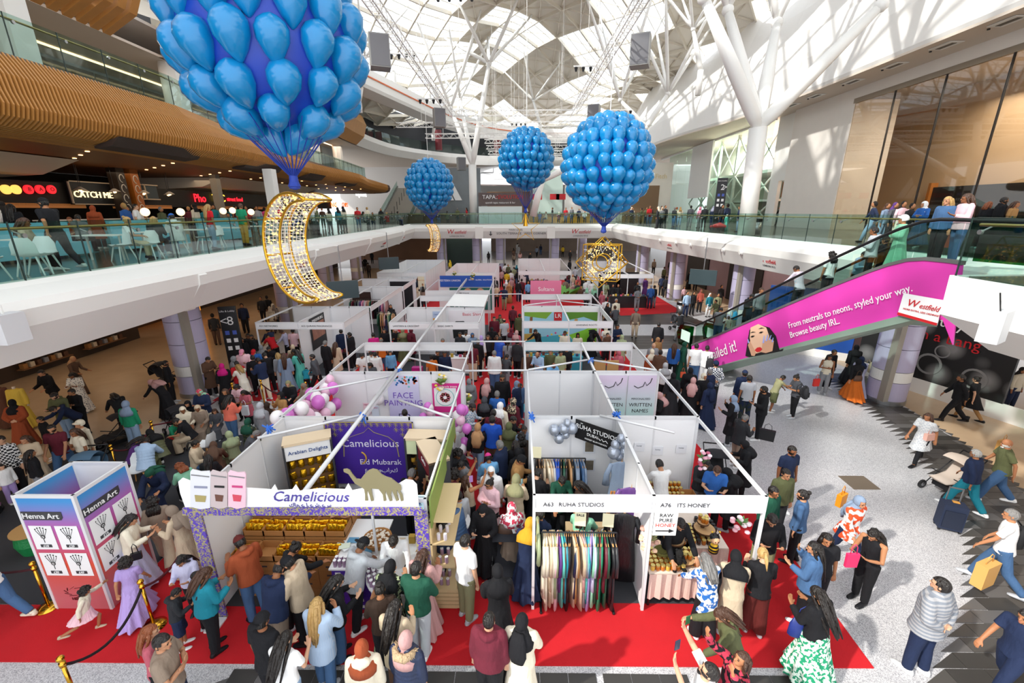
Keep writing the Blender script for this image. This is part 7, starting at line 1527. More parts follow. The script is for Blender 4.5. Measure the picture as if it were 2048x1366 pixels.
for i,(px_,py_,c,l) in enumerate(((62,845,'d8b84a','headless mannequin in a yellow draped dress in left shop window'),(28,850,'5c3a2c','headless mannequin in a brown dress behind the yellow one'))):
 p=at(px_,py_,z=0); t=empty('mannequin',(-16.8-i*.7,13.0+i*.1,.0),l,'mannequin',rz=R(200)); MS=mat('mannequin_skin','d8c8b4',.4)
 m_=Mt(MS); m_.smooth=True; m_.loft([(0,0,1.35),(0,0,1.52),(0,0,1.56)],[.05,.045,.05],10); obj('neck',m_,p=t); o=obj('dress',garment('dress','stand',1.0),p=t,color=c)
 for s in(-1,1): m_=Mt(MS); m_.smooth=True; m_.loft([(s*.18,0,1.38),(s*.24,0,1.1),(s*.24,.06,.85)],[.045,.035,.025],8); obj('arm',m_,p=t)
dr=empty('drum_table',(-10.55,7.6,0.03),'round wooden topped drum table with bright green skirt','table'); obj('table_top',Mt(mat('ply','c79c62',.5)).cyl((0,0,.5),(0,0,.53),.36,24),p=dr); obj('cloth_skirt',Mt(mat('green_satin','1c8a4a',.5,bump=.8,bscale=20)).lathe([(.3,.5),(.34,.25),(.27,.0)],24),p=dr)
for i,(x,y,r_) in enumerate(((-7.9,9.4,10),(-10.2,9.9,200),(-7.2,9.6,120),(-9.3,11.2,90),(-6.35,9.4,80),(-8.1,12.0,30))): chair((x,y,.03),r_,True,'white shell chair with wooden legs, '+['behind the dark parka','under the purple top','beside the beige jacket','by the teal top','nearest the camel stall','farthest back'][i],None)
# strollers
def stroller(loc,rz,col,label,baby=True,s=1.0):
 t=empty('stroller',loc,label,'stroller',rz=R(rz)); t.scale=(s,s,s); C1=mat('stroller_'+col,col,.8)
 for x in(-.26,.26):
  obj('frame_tube',tube([(x,.42,.12),(x,.1,.45),(x,-.35,.85),(x,-.55,1.05)],.014,BLACKM,False,6),p=t); obj('frame_tube',tube([(x,-.42,.12),(x,-.05,.42),(x,.3,.6)],.014,BLACKM,False,6),p=t)
 obj('push_bar',tube([(-.26,-.55,1.05),(.26,-.55,1.05)],.02,BLACKM,False,6),p=t)
 for x in(-.28,.28):
  for y in(-.42,.42): m_=Mt(BLACKM); m_.cyl((x-.02,y,.12),(x+.02,y,.12),.12,16).m(STEEL).cyl((x-.025,y,.12),(x+.025,y,.12),.05,10); obj('wheel',m_,p=t)
 m_=Mt(C1); m_.smooth=True; m_.loft([(0,.40,.42),(0,.15,.42),(0,-.12,.50),(0,-.3,.85)],[(.22,.03),(.23,.05),(.23,.05),(.2,.03)],10,refx=(1,0,0)); obj('seat',m_,p=t)
 m_=Mt(C1); m_.smooth=True
 vs=[]; n=10
 for i in range(n+1):
  a=R(-30+i*16);
  for k in range(7): u=-1+k/3; vs.append((u*.25,-.12-.38*math.cos(a)*(1-.12*u*u),.72+.36*math.sin(a)*(1-.12*u*u)))
 m_.add(vs,[(i*7+k,i*7+k+1,(i+1)*7+k+1,(i+1)*7+k) for i in range(n) for k in range(6)]); obj('canopy',m_,p=t)
 obj('basket',Mt(BLACKM).box((-.2,-.3,.18),(.2,.25,.3)),p=t)
STROLL=[((-15.0,16.8,0),-90,'23232a','black double stroller on beige marble under left balcony'),((-11.2,12.6,.03),60,'1e1e24','black stroller below dusty pink headscarf'),((-11.3,9.6,.03),190,'51718c','blue hooded stroller in the left crowd'),((-12.6,11.9,.0),150,'1a1a1e','dark stroller by the dark blue jacket'),((-.25,6.9,.02),180,'1b1c24','navy black pram with raised hood at the aisle mouth'),((5.2,9.9,0),170,'15161c','black pram at the right stall corner'),((9.8,25.6,0),200,'6f7176','grey stroller by the right column'),((11.2,9.8,0),100,'c9b8aa','pale pink pram behind the blue suitcase')]
for a in STROLL: stroller(*a)
tc_=empty('toy_car_stroller',(-13.0,8.2,.0),'shiny red toy car stroller at left edge','toy car',rz=R(-60)); RP=mat('red_paint','c81818',.2,coat=.5)
m_=Mt(RP); m_.smooth=True; m_.loft([(0,-.6,.35),(0,-.5,.38),(0,-.1,.42),(0,.3,.40),(0,.6,.33)],[(.2,.12),(.32,.2),(.34,.24),(.33,.18),(.22,.1)],14,refx=(1,0,0)); obj('body',m_,p=tc_)
for x in(-.32,.32):
 for y in(-.4,.4): obj('wheel',Mt(BLACKM).cyl((x-.05,y,.16),(x+.05,y,.16),.16,16).m(STEEL).cyl((x-.055,y,.16),(x+.055,y,.16),.07,10),p=tc_)
obj('push_frame',tube([(-.25,-.5,.5),(-.25,-.9,1.0),(.25,-.9,1.0),(.25,-.5,.5)],.02,BLACKM,False,6),p=tc_)
tc2=empty('toy_car_stroller',(13.9,31.2,5.7),'small red toy car on the right balcony','toy car',rz=R(60)); m_=Mt(RP); m_.smooth=True; m_.loft([(0,-.5,.3),(0,-.1,.4),(0,.5,.28)],[(.2,.1),(.3,.2),(.2,.1)],12,refx=(1,0,0)); obj('body',m_,p=tc2)
for x in(-.28,.28):
 for y in(-.35,.35): obj('wheel',Mt(BLACKM).cyl((x-.05,y,.13),(x+.05,y,.13),.13,14),p=tc2)
# bags and cases people hold
def bag(loc,w,h,d,col,label,strap=True,rz=0,mt=None,soft=False):
 t=empty('hand_bag',loc,label,'bag',rz=R(rz)); c=mt or mat('bag_'+col,col,.5); mb=Mt(c); mb.smooth=soft
 if soft: mb.loft([(0,0,0),(0,0,h*.1),(0,0,h*.6),(0,0,h)],[(w*.42,d*.4),(w*.5,d*.5),(w*.48,d*.45),(w*.36,d*.15)],14,refx=(1,0,0))
 else: mb.prism([(-w/2*.92,-d/2,0),(w/2*.92,-d/2,0),(w/2,-d/2,h),(-w/2,-d/2,h)],(0,d,0))
 obj('bag_body',mb,p=t)
 if strap: obj('handle',tube([(-w*.25,0,h),(-w*.2,0,h+.14),(0,0,h+.2),(w*.2,0,h+.14),(w*.25,0,h)],.008,c,False,5),p=t)
 return t
def backpack(loc,col,label,rz=0,s=1.0):
 t=empty('backpack',loc,label,'bag',rz=R(rz)); t.scale=(s,s,s); c=mat('bp_'+col,col,.8); m_=Mt(c); m_.smooth=True; m_.loft([(0,0,-.22),(0,0,-.18),(0,0,.1),(0,0,.2),(0,0,.24)],[(.10,.05),(.15,.09),(.15,.085),(.11,.06),(.05,.03)],14,refx=(1,0,0)); obj('pack_body',m_,p=t)
 obj('front_pocket',Mt(c).box((-.10,-.11,-.15),(.10,-.07,.02)),p=t)
 for s_ in(-.1,.1): obj('shoulder_strap',tube([(s_,.05,-.15),(s_,.22,.0),(s_,.22,.2),(s_,.1,.28),(s_,.03,.2)],.016,c,False,5),p=t)
cs=empty('trolley_suitcase',(9.95,8.45,0),'navy wheeled fabric suitcase with orange tag','suitcase',rz=R(-25)); NV=mat('case_navy','202b45',.7)
m_=Mt(NV); m_.prism([(-.21,-.14,.06),(.21,-.14,.06),(.21,.14,.06),(-.21,.14,.06)],(0,0,.62)); obj('case_body',m_,p=cs); obj('pull_handle',Mt(STEEL).box((-.13,.1,.68),(-.11,.12,1.02)).box((.11,.1,.68),(.13,.12,1.02)).box((-.13,.1,1.0),(.13,.12,1.03)),p=cs); obj('luggage_tag',Mt(mat('tag','e0a04a',.5)).box((-.02,.02,.685),(.1,.1,.70)),p=cs)
for x in(-.18,.18):
 for y in(-.11,.11): obj('wheel',Mt(BLACKM).cyl((x-.015,y,.035),(x+.015,y,.035),.035,10),p=cs)
obj('zip_pocket',Mt(mat('case_navy2','1a2338',.7)).box((-.17,-.165,.12),(.17,-.14,.55)),p=cs)
# ---------------- the crowd ----------------
# each line: x y heading pose height hair haircolour top topcolour bottom bottomcolour options
ROWS='''
@0 700 4.096 0 in the left seated crowd
565 55 270 push 1.66 hijab tan dress brown - - w=behind_the_double_stroller
595 180 200 phone 1.62 long dark dress dark_grey - - tp=dots,w=beside_the_double_stroller
365 150 180 push 1.75 short dark jacket black trousers black w=beside_the_yellow_mannequin
485 330 190 phone 1.76 short dark jacket olive trousers light_denim b=1,w=left_under_the_balcony
565 320 180 fold 1.66 short dark sweater black trousers black w=left_under_the_balcony
590 430 150 bend 1.62 short dark hoodie navy trousers black w=leaning_over_the_dark_stroller
90 405 20 behind 1.62 hijab black abaya rust - - w=at_the_left_edge
330 540 150 stand 1.40 short dark sweater black trousers black w=at_the_left_edge
425 600 200 walk2 1.78 short dark tee maroon trousers denim b=1,w=left_of_the_henna_booth
615 635 160 stand2 1.66 long brown tee cream skirt black w=behind_the_henna_booth
650 575 170 stand 1.64 turban cream shirt cream trousers beige w=behind_the_henna_booth
175 700 200 fold 1.62 long brown dress beige - - w=at_the_left_edge
225 820 330 stand 1.48 vlong dark sweater black trousers grey w=at_the_left_edge
15 700 200 stand 1.74 short dark shirt black trousers black tp=check,w=at_the_left_edge
10 920 250 stand 1.15 bob dark sweater white trousers lilac w=beside_the_red_toy_car
970 390 60 bend 1.62 long dark jacket black trousers black w=by_the_teal_top_person
1017 418 10 stand 1.66 hijab blue_grey sweater green wide light_denim w=left_of_the_chairs
1340 85 300 stand 1.74 short dark shirt black trousers black b=1,w=beside_the_left_column
1322 265 80 bend 1.64 hijabw dusty_pink dress black - - w=over_the_black_stroller
1600 325 190 phone 1.64 hijab mint jacket navy skirt cream hp=floral,w=right_of_the_left_column
1590 408 190 sit 1.62 hijab black abaya black - - w=in_the_henna_seats
1505 460 210 sit 1.62 hijabw cream dress cream - - w=in_the_henna_seats
1415 577 250 sitlean 1.30 short brown sweater green skirt red w=drawing_in_the_henna_seats
1540 552 110 sitlean 1.64 bun dark tee black wide beige w=drawing_in_the_henna_seats
1690 478 200 sit 1.30 long brown dress dark_grey - - w=in_the_henna_seats
1655 435 200 sit 1.60 hijab beige dress taupe - - w=in_the_henna_seats
1265 685 60 sitlean 1.68 hijab black puffer olive trousers black tp=,w=on_a_white_shell_chair
1035 742 300 sitlean 1.62 long dark sweater purple trousers black w=on_a_white_shell_chair
1150 772 20 sitlean 1.64 short dark puffer light_blue trousers olive w=on_a_white_shell_chair
1565 742 290 sit 1.64 pony dark jacket beige trousers denim w=beside_the_brown_blanket
1735 808 30 sitlean 1.62 hijabw brown dress brown - - w=on_the_rightmost_white_chair
1690 868 20 sit 1.5 vlong dark sweater black trousers black w=below_the_white_shell_chairs
1268 930 200 sitlean 1.70 hijabw dark_green abaya navy - - w=directly_behind_the_henna_booth
1515 968 60 sitlean 1.5 curly ginger sweater mint trousers black w=left_of_the_milk_can_cutouts
1235 1222 30 walk 1.62 curly dark sweater taupe wide beige w=right_of_the_henna_booth
1440 1285 90 phone 1.66 hijabw taupe dress beige - - w=left_of_the_patterned_post
1850 385 350 phone 1.64 long dark sweater coral trousers denim k=1.1,w=by_the_rope_stanchions
1940 280 190 phone 1.40 long dark hoodie light_pink trousers black w=by_the_rope_stanchions
1830 315 190 stand 1.55 long brown jacket black trousers black w=by_the_rope_stanchions
2005 322 170 phone 1.42 long dark minidress rose leggings black w=by_the_rope_stanchions
1880 672 60 sit 1.60 hijab sage dress sage - - w=left_of_the_camel_stall_wall
1985 692 300 sitlean 1.72 short grey sweater dark_grey trousers black b=grey,w=left_of_the_camel_stall_wall
2010 570 350 sit 1.62 hijab dark_green jacket olive trousers black tp=camo,w=left_of_the_camel_stall_wall
1625 42 250 phone 1.72 short dark coat brown trousers black w=at_the_left_column
1810 112 20 stand 1.62 hijab magenta abaya black - - w=in_the_left_queue
1905 52 330 stand 1.62 hijab grey jacket black trousers black tp=print,w=in_the_left_queue
1965 125 60 reach 1.62 long blonde minidress cream leggings beige tp=dots,w=in_the_left_queue
1940 92 40 stand 1.64 short dark jacket red trousers denim w=in_the_left_queue
@340 700 3.657 0 in the left queue
530 -10 200 phone 1.85 cap pink sweater light_pink trousers white w=above_the_left_queue
607 -8 200 phone 1.75 cap red tee blue trousers black w=in_the_left_queue
655 60 70 phone 1.78 short dark sweater navy trousers cream b=1,w=on_the_left_red_carpet
600 38 30 stand 1.74 short dark jacket black trousers black w=in_the_left_queue
700 22 60 phone 1.74 short dark shirt black trousers black w=in_the_left_queue
790 20 60 stand 1.62 long blonde sweater grey wide light_grey w=in_the_left_queue
825 20 20 stand 1.68 vlong brown abaya blue_grey - - w=in_the_left_queue
930 0 60 phone 1.66 vlong dark abaya turquoise - - w=in_the_left_queue
905 -10 200 phone 1.64 long dark jacket brown trousers black w=in_the_left_queue
1052 28 100 walk 1.78 short dark sweater dark_grey trousers black b=1,w=walking_before_the_dark_stall
990 152 20 bend 1.1 short dark hoodie teal trousers black w=by_the_grey_sweater_man
868 220 180 sit 1.66 hijab khaki abaya black - - w=sitting_left_of_the_pink_balloons
810 305 150 mouth 1.62 hijab black coat camel trousers brown w=sitting_left_of_the_pink_balloons
650 385 350 stand 1.66 hijab light_grey abaya grey - - w=left_of_the_pink_balloons
700 390 20 sit 1.60 hijab dark_brown coat brown trousers black w=left_of_the_pink_balloons
985 240 150 sit 1.60 hijab taupe coat taupe trousers brown w=behind_the_pink_balloons
1715 435 20 stand 1.70 short dark tee charcoal trousers black w=inside_the_pink_balloon_stall
1462 88 190 phone 1.62 long dark jacket dark_grey trousers black w=behind_the_face_painting_wall
1430 12 190 phone 1.74 short dark tee white trousers black w=behind_the_face_painting_wall
1745 892 340 phone 1.76 short grey tee black trousers black w=inside_the_camel_milk_stall
1090 980 160 reach 1.78 short grey tee light_grey trousers denim w=behind_the_stepped_gold_display
1268 985 180 phone 1.76 short dark tee denim trousers black s=black,w=holding_a_box_in_camel_stall
290 1160 60 walk 1.72 short dark sweater black trousers black w=inside_left_of_camel_stall
@400 1000 3.724 0 in front of the camel stall
315 293 60 phone 1.80 cap dark_red hoodie rust trousers denim b=1,s=black,w=at_the_gold_pouch_display
600 382 320 reach 1.68 bun dark sweater black trousers black w=reaching_over_the_purple_cartons
678 438 90 phone 1.80 cap black jacket beige trousers black b=1,w=among_the_front_shoppers
520 552 350 reach 1.78 balding dark hoodie navy trousers taupe k=1.1,s=black,w=among_the_front_shoppers
455 872 345 stand 1.80 capback black tee black trousers black k=1.08,w=at_the_bottom_edge
570 1032 350 phone 1.64 vlong dark tee white trousers light_denim w=at_the_bottom_edge
850 752 350 mouth 1.68 vlong blonde longtop light_blue trousers denim k=1.15,tp=stripe,w=at_the_front
968 590 310 phone 1.64 vlong dark jacket black wide denim w=beside_the_purple_cartons
1108 355 320 reach 1.80 capback black hoodie light_grey trousers black k=1.06,w=at_the_basket_of_sweets
1380 530 350 phone 1.66 hijab black abaya sage - - tp=print,w=at_the_half_round_counter
1348 632 20 phone 1.64 bun dark sweater dark_brown trousers black w=behind_the_half_round_counter_queue
1425 802 350 phone 1.68 vlong dark longtop beige trousers brown w=with_waist_length_hair_at_front
1195 1068 10 stand 1.64 hijab rust hoodie cream trousers tan e=hood,w=at_the_bottom_edge
1522 1002 345 stand 1.66 hijab dusty_pink puffer navy trousers black e=fur,w=in_fur_trimmed_hood_at_bottom
1598 472 350 fold 1.82 short dark sweater dark_green trousers light_grey k=1.08,w=right_of_the_half_round_counter
1632 415 340 phone 1.66 vlong brown abaya dusty_pink - - w=behind_the_dark_green_sweater
1445 215 190 browse 1.76 short dark shirt white trousers black b=1,w=serving_at_the_half_round_counter
1965 266 320 stand 1.80 short dark tee white trousers khaki b=1,s=light_grey,k=1.05,w=at_the_aisle_mouth
1838 112 70 browse 1.70 curly dark jacket navy trousers black w=browsing_the_crate_shelf
1895 62 60 browse 1.70 bun dark puffer denim trousers navy w=by_the_round_printer_table
@0 1030 4.063 0 on the front red carpet
992 14 300 phone 1.68 long dark sweater cream skirt lavender w=beside_the_henna_booth
1000 372 20 walk 1.28 afro dark minidress lilac skirt lilac w=in_lilac_ruffles_by_henna_booth
618 612 300 run 1.00 afro dark sweater cream tutu light_pink w=running_on_the_red_carpet,s=beige
1490 317 190 phone 1.40 vlong dark hoodie lavender trousers black w=in_pale_jacket_by_patterned_post
1420 582 310 phone 1.22 short dark hoodie charcoal shorts navy w=boy_in_orange_lined_jacket
1600 472 330 phone 1.64 long brown sweater teal trousers black k=1.15,s=black,w=left_of_gold_display
1522 488 300 stand 1.20 short dark tee black trousers black w=hidden_between_two_shoppers
1180 905 300 stand 1.62 long ginger tee rose trousers black w=at_the_bottom_left_edge
1262 982 290 fold 1.78 short dark tee taupe trousers navy k=1.12,w=at_the_bottom_left_edge
-230 240 90 walk 1.76 short dark tee white trousers denim s=cream,w=stepping_out_at_left_edge
@850 820 4.5525 0 in the centre aisle
235 137 30 stand 1.66 long blonde jacket silver trousers black w=by_the_aisle_balloons
485 130 350 walk 1.66 hijabw tan sweater black trousers light_denim w=in_the_centre_aisle
600 52 350 hip 1.82 short dark tee royal trousers brown k=1.08,w=in_the_centre_aisle
762 117 340 stand 1.64 hijab olive coat olive skirt sage w=in_the_centre_aisle
690 282 60 fold 1.80 short grey jacket navy trousers black b=grey,w=in_the_centre_aisle
590 417 20 phone 1.60 cap hot_pink sweater sky trousers black w=in_the_centre_aisle
280 352 220 phone 1.74 curly dark jacket charcoal trousers black w=by_the_dark_sweet_rack
350 447 140 phone 1.64 pony dark sweater grey trousers black w=by_the_dark_sweet_rack
250 578 330 phone 1.66 afro dark shirt maroon trousers black w=by_the_round_printer_table
378 588 300 photo 1.62 long brown tank beige trousers black w=photographing_in_the_aisle
600 526 180 stand 1.64 hijab white puffer white trousers black w=in_the_centre_aisle
598 610 150 fold 1.62 bun dark coat light_pink trousers black g=1,w=facing_out_in_the_aisle
833 412 260 phone 1.76 beanie black jacket camel trousers taupe w=holding_a_cup_in_the_aisle
822 620 350 phone 1.68 hijab khaki coat beige skirt cream w=in_the_centre_aisle
540 840 170 phone 1.72 hijab black coat black skirt black w=in_striped_scarf_at_aisle_front
790 852 10 stand 1.66 hijab white longtop white skirt taupe hp=floral,tp=floral,w=at_the_aisle_front
940 1045 340 browse 1.66 hijab mustard coat navy skirt navy w=left_of_the_front_dress_rail
310 742 40 stand 1.62 short dark shirt light_grey trousers navy w=by_the_round_printer_table
828 282 20 stand 1.62 long dark sweater black trousers black w=in_the_centre_aisle
880 212 20 stand 1.60 curly dark jacket dark_brown trousers black w=in_the_centre_aisle
900 140 200 stand 1.62 bun dark jacket blue_grey trousers black w=in_the_centre_aisle
772 52 250 phone 1.66 short dark sweater black trousers black w=in_the_centre_aisle
850 352 30 stand 1.64 hijab black abaya black - - w=in_the_centre_aisle
620 -3 350 stand 1.74 short dark hoodie maroon trousers black w=in_the_centre_aisle
1230 567 190 browse 1.66 short dark longtop dark_green trousers black w=holding_hanger_inside_dress_stall
1440 647 90 phone 1.64 vlong dark sweater dark_brown trousers black w=inside_the_dress_stall
1010 562 330 phone 1.62 short dark coat black trousers black w=left_inside_the_dress_stall
1430 922 340 browse 1.66 long brown longtop mint trousers black w=leaning_at_the_front_rail
1035 920 330 stand 1.68 short dark jacket navy trousers black w=left_inside_the_dress_stall
@850 560 4.5525 0 in the middle aisle
630 330 180 stand 1.78 short dark sweater maroon trousers black w=in_the_middle_aisle
682 312 190 stand 1.70 short dark jacket khaki trousers black tp=camo,w=in_the_middle_aisle
722 352 20 stand 1.76 balding dark tee light_grey trousers black w=in_the_middle_aisle
605 427 190 phone 1.76 cap black tee black trousers black w=in_the_middle_aisle
785 438 340 stand 1.64 hijab maroon coat grey trousers black w=in_the_middle_aisle
832 460 330 stand 1.62 hijab dusty_pink coat rose trousers black w=in_the_middle_aisle
430 572 350 stand 1.74 short dark tee maroon trousers beige k=1.08,w=left_side_of_middle_aisle
480 540 340 stand 1.74 short grey jacket black trousers black w=left_side_of_middle_aisle
520 505 330 stand 1.64 hijab lilac longtop white trousers cream w=left_side_of_middle_aisle
680 515 330 stand 1.72 short dark puffer royal trousers black w=in_the_middle_aisle
630 642 355 stand 1.82 short grey shirt white trousers denim k=1.2,w=in_the_middle_aisle
735 682 330 phone 1.58 pony dark tee dark_grey trousers grey w=in_the_middle_aisle
840 542 330 stand 1.78 short dark jacket charcoal trousers black w=in_the_middle_aisle
755 552 350 stand 1.64 braid dark tee grey trousers black w=in_the_middle_aisle
578 500 170 stand 1.62 long brown sweater charcoal trousers black w=in_the_middle_aisle
638 500 200 stand 1.62 long brown jacket dark_brown trousers black w=in_the_middle_aisle
400 902 10 stand 1.62 hijab grey coat grey trousers dark_green w=beyond_the_aisle_balloons
560 895 340 stand 1.66 hijabw dusty_pink abaya black - - w=beyond_the_aisle_balloons
702 855 190 stand 1.84 short dark sweater black trousers black b=1,w=beyond_the_aisle_balloons
840 910 240 stand 1.64 hijab blue_grey jacket navy trousers black w=beside_the_right_stall_posts
860 945 220 stand 1.40 short dark shirt denim trousers denim w=beside_the_right_stall_posts
655 1010 355 stand 1.76 short grey tee blue trousers black w=beyond_the_aisle_balloons
540 1065 350 stand 1.64 hijab dark_grey coat black skirt black w=beyond_the_aisle_balloons
682 1116 330 stand 1.68 hijabw white abaya cream - - w=beyond_the_aisle_balloons
800 1076 320 stand 1.66 hijab beige jacket maroon trousers black hp=print,w=beyond_the_aisle_balloons
398 1120 250 phone 1.80 short dark shirt light_denim trousers black b=1,tp=check,w=touching_the_aisle_balloons
1045 1065 290 stand 1.36 cap blue shirt sky trousers navy w=inside_the_names_poster_stall
1040 442 130 reach 1.76 short dark shirt black trousers black b=1,w=before_the_park_mural
1275 460 180 stand 1.74 short dark shirt cream trousers black w=before_the_park_mural
1392 482 180 stand 1.60 hijab black coat cream trousers black w=before_the_park_mural
1512 455 200 bend 1.66 hijabw black abaya black - - w=before_the_park_mural
1662 478 200 stand 1.50 short dark sweater brown trousers black w=before_the_park_mural
1050 640 150 phone 1.80 balding dark shirt light_blue trousers black b=1,w=in_the_right_open_frame
1148 737 200 reach 1.74 balding dark tee sky trousers black w=in_the_right_open_frame
1075 752 100 sitlean 1.68 hijab dark_green abaya dark_green - - w=in_the_right_open_frame
1768 645 20 stand 1.66 hijabw rose abaya rose - - w=right_of_the_wooden_boards
932 648 190 stand 1.66 short dark sweater brown trousers cream w=in_the_right_open_frame
1140 628 170 stand 1.72 short dark shirt olive trousers black w=in_the_right_open_frame
1200 640 200 stand 1.66 short dark jacket sage trousers royal w=in_the_right_open_frame
1290 600 20 hip 1.76 short dark sweater black trousers black w=in_the_right_open_frame
318 472 170 stand 1.74 short dark jacket charcoal trousers black w=behind_the_basic_shirts_stall
372 460 180 phone 1.70 short dark shirt white trousers black w=behind_the_basic_shirts_stall
430 482 200 stand 1.62 hijab denim coat blue_grey trousers black w=behind_the_basic_shirts_stall
160 528 190 stand 1.72 short grey sweater dark_grey trousers black w=before_the_black_shirt_poster
720 55 355 hip 1.80 short dark tee navy trousers khaki w=in_the_far_aisle
650 40 20 stand 1.76 short grey jacket beige trousers black w=in_the_far_aisle
740 0 10 stand 1.68 hijabw white abaya light_grey - - w=in_the_far_aisle
765 22 350 stand 1.66 hijabw tan abaya camel - - w=in_the_far_aisle
850 -2 340 stand 1.78 short dark jacket black trousers navy w=in_the_far_aisle
938 10 200 stand 1.72 short dark tee sky trousers black w=left_of_the_pink_banner
800 235 350 stand 1.70 short brown jacket maroon trousers black w=in_the_far_aisle
860 305 340 stand 1.78 short dark jacket olive trousers black w=in_the_far_aisle
1665 210 200 stand 1.68 hijab black abaya black - - w=right_of_the_park_mural_stall
1742 172 190 stand 1.74 cap silver jacket cream trousers black w=right_of_the_park_mural_stall
1740 240 20 phone 1.70 pony brown coat dark_grey trousers black w=right_of_the_park_mural_stall
1612 103 200 stand 1.70 hijabw rose abaya rose - - w=right_of_the_park_mural_stall
1652 163 350 stand 1.76 short dark tee white trousers khaki w=right_of_the_park_mural_stall
1645 15 190 phone 1.78 short dark shirt sage trousers sage w=behind_the_park_mural_stall
1732 38 190 stand 1.70 short dark jacket black trousers black w=behind_the_park_mural_stall
1752 400 200 fold 1.76 short dark shirt navy trousers black w=right_of_the_park_mural_stall
1650 420 20 stand 1.66 hijab cream tee white trousers maroon w=right_of_the_park_mural_stall
1795 500 350 stand 1.62 hijab sage coat sage trousers black w=right_of_the_park_mural_stall
@480 560 4.552 0 around the left stalls
915 447 10 stand 1.78 short dark jacket navy trousers black w=inside_the_left_perfume_stall
1000 475 80 stand 1.80 short dark jacket black trousers black b=1,w=inside_the_left_perfume_stall
775 550 340 stand 1.78 short grey sweater black trousers black w=outside_the_left_perfume_stall
855 565 350 stand 1.68 vlong brown coat beige trousers black w=outside_the_left_perfume_stall
1210 480 20 stand 1.74 short dark tee magenta trousers black w=before_the_basic_shirts_stall
1282 525 20 stand 1.78 balding grey tee orange trousers denim w=behind_the_open_left_frame
1312 440 180 stand 1.64 long dark coat black trousers black w=left_of_the_basic_shirts_stall
1425 440 190 phone 1.66 hijab dusty_pink abaya black - - w=inside_the_lantern_poster_stall
1475 440 10 stand 1.66 hijab khaki abaya olive - - w=inside_the_lantern_poster_stall
1550 440 330 stand 1.66 hijabw maroon coat maroon trousers black w=inside_the_lantern_poster_stall
1282 290 340 stand 1.66 hijab beige coat beige trousers black w=by_the_left_robe_rail
1320 318 10 stand 1.76 short dark jacket navy trousers black w=by_the_left_robe_rail
1352 290 20 stand 1.62 hijab cream coat cream trousers black w=by_the_left_robe_rail
1370 225 200 stand 1.66 hijab black abaya black - - w=by_the_left_robe_rail
430 455 100 browse 1.72 short brown shirt lavender trousers black w=inside_the_far_left_stall
455 440 10 stand 1.74 short dark tee light_pink trousers black w=inside_the_far_left_stall
275 445 60 reach 1.76 short dark jacket navy trousers black w=inside_the_far_left_stall
300 520 60 bend 1.70 short dark tee red trousers black w=inside_the_far_left_stall
265 600 190 phone 1.66 short dark sweater black trousers black w=before_the_far_left_stall
185 595 20 stand 1.62 hijab grey coat dark_grey trousers black w=before_the_far_left_stall
475 590 20 stand 1.60 hijab beige jacket beige trousers black w=before_the_far_left_stall
80 490 190 stand 1.76 short dark jacket black trousers black b=1,w=in_the_shaded_left_crowd
20 520 200 stand 1.70 short dark coat black trousers black w=in_the_shaded_left_crowd
10 215 30 stand 1.76 short dark jacket navy trousers black w=in_the_shaded_left_crowd
200 150 200 stand 1.76 short dark shirt charcoal trousers black w=near_the_amber_shop_shelves
300 230 30 stand 1.66 hijab taupe coat taupe trousers black w=near_the_amber_shop_shelves
270 240 30 stand 1.66 hijab beige coat beige trousers brown w=near_the_amber_shop_shelves
1170 655 190 phone 1.70 short dark tee white trousers black k=1.1,w=in_the_open_left_frame
1220 650 20 stand 1.72 short dark shirt white trousers black w=in_the_open_left_frame
1365 640 200 stand 1.5 long dark shirt sky trousers black w=in_the_open_left_frame
1750 680 20 stand 1.6 bun dark tee orange trousers black w=in_the_open_left_frame
1800 640 190 stand 1.7 short dark sweater black trousers black w=in_the_open_left_frame
1850 640 190 stand 1.74 short dark shirt navy trousers khaki w=in_the_open_left_frame
1545 50 340 stand 1.62 hijab denim abaya light_blue - - w=beside_the_black_walled_stall
1575 75 340 stand 1.62 hijabw white abaya white - - w=beside_the_black_walled_stall
1610 70 330 stand 1.62 hijab beige coat cream trousers black w=beside_the_black_walled_stall
1640 5 200 stand 1.7 short brown coat black trousers black w=beside_the_black_walled_stall
1665 60 20 stand 1.7 long dark coat taupe trousers black w=beside_the_black_walled_stall
@250 380 4.551 0 under the left balcony
790 1125 20 stand 1.78 short dark jacket charcoal trousers brown w=in_the_dim_left_crowd
890 1105 200 phone 1.76 short brown shirt camel trousers black w=in_the_dim_left_crowd
960 1115 30 stand 1.74 short brown jacket dark_grey trousers taupe w=in_the_dim_left_crowd
1060 1035 200 stand 1.80 short dark jacket navy trousers black w=in_the_dim_left_crowd
1020 1310 190 stand 1.76 short dark shirt black trousers black b=1,w=in_the_dim_left_crowd
1130 1310 190 stand 1.74 short dark jacket charcoal trousers black g=1,w=in_the_dim_left_crowd
1340 1035 30 stand 1.66 hijab cream coat dark_grey trousers black w=in_the_dim_left_crowd
1270 965 20 stand 1.76 short dark jacket black trousers black w=in_the_dim_left_crowd
1780 795 200 stand 1.74 short dark jacket black trousers black w=far_left_by_the_shops
@700 380 5.851 0 at the far left stalls
170 785 190 stand 1.72 short dark jacket black trousers black w=far_left_by_the_columns
130 810 200 stand 1.70 long dark coat black trousers black w=far_left_by_the_columns
210 850 20 stand 1.70 short dark coat dark_brown trousers black w=far_left_by_the_columns
250 720 20 stand 1.70 short dark jacket black trousers black w=far_left_by_the_columns
515 655 20 stand 1.70 short dark jacket black trousers black w=far_left_by_the_columns
1030 955 60 stand 1.70 short dark tee maroon trousers black w=behind_the_blue_header_stall
940 985 200 stand 1.70 short dark shirt cream trousers black w=behind_the_blue_header_stall
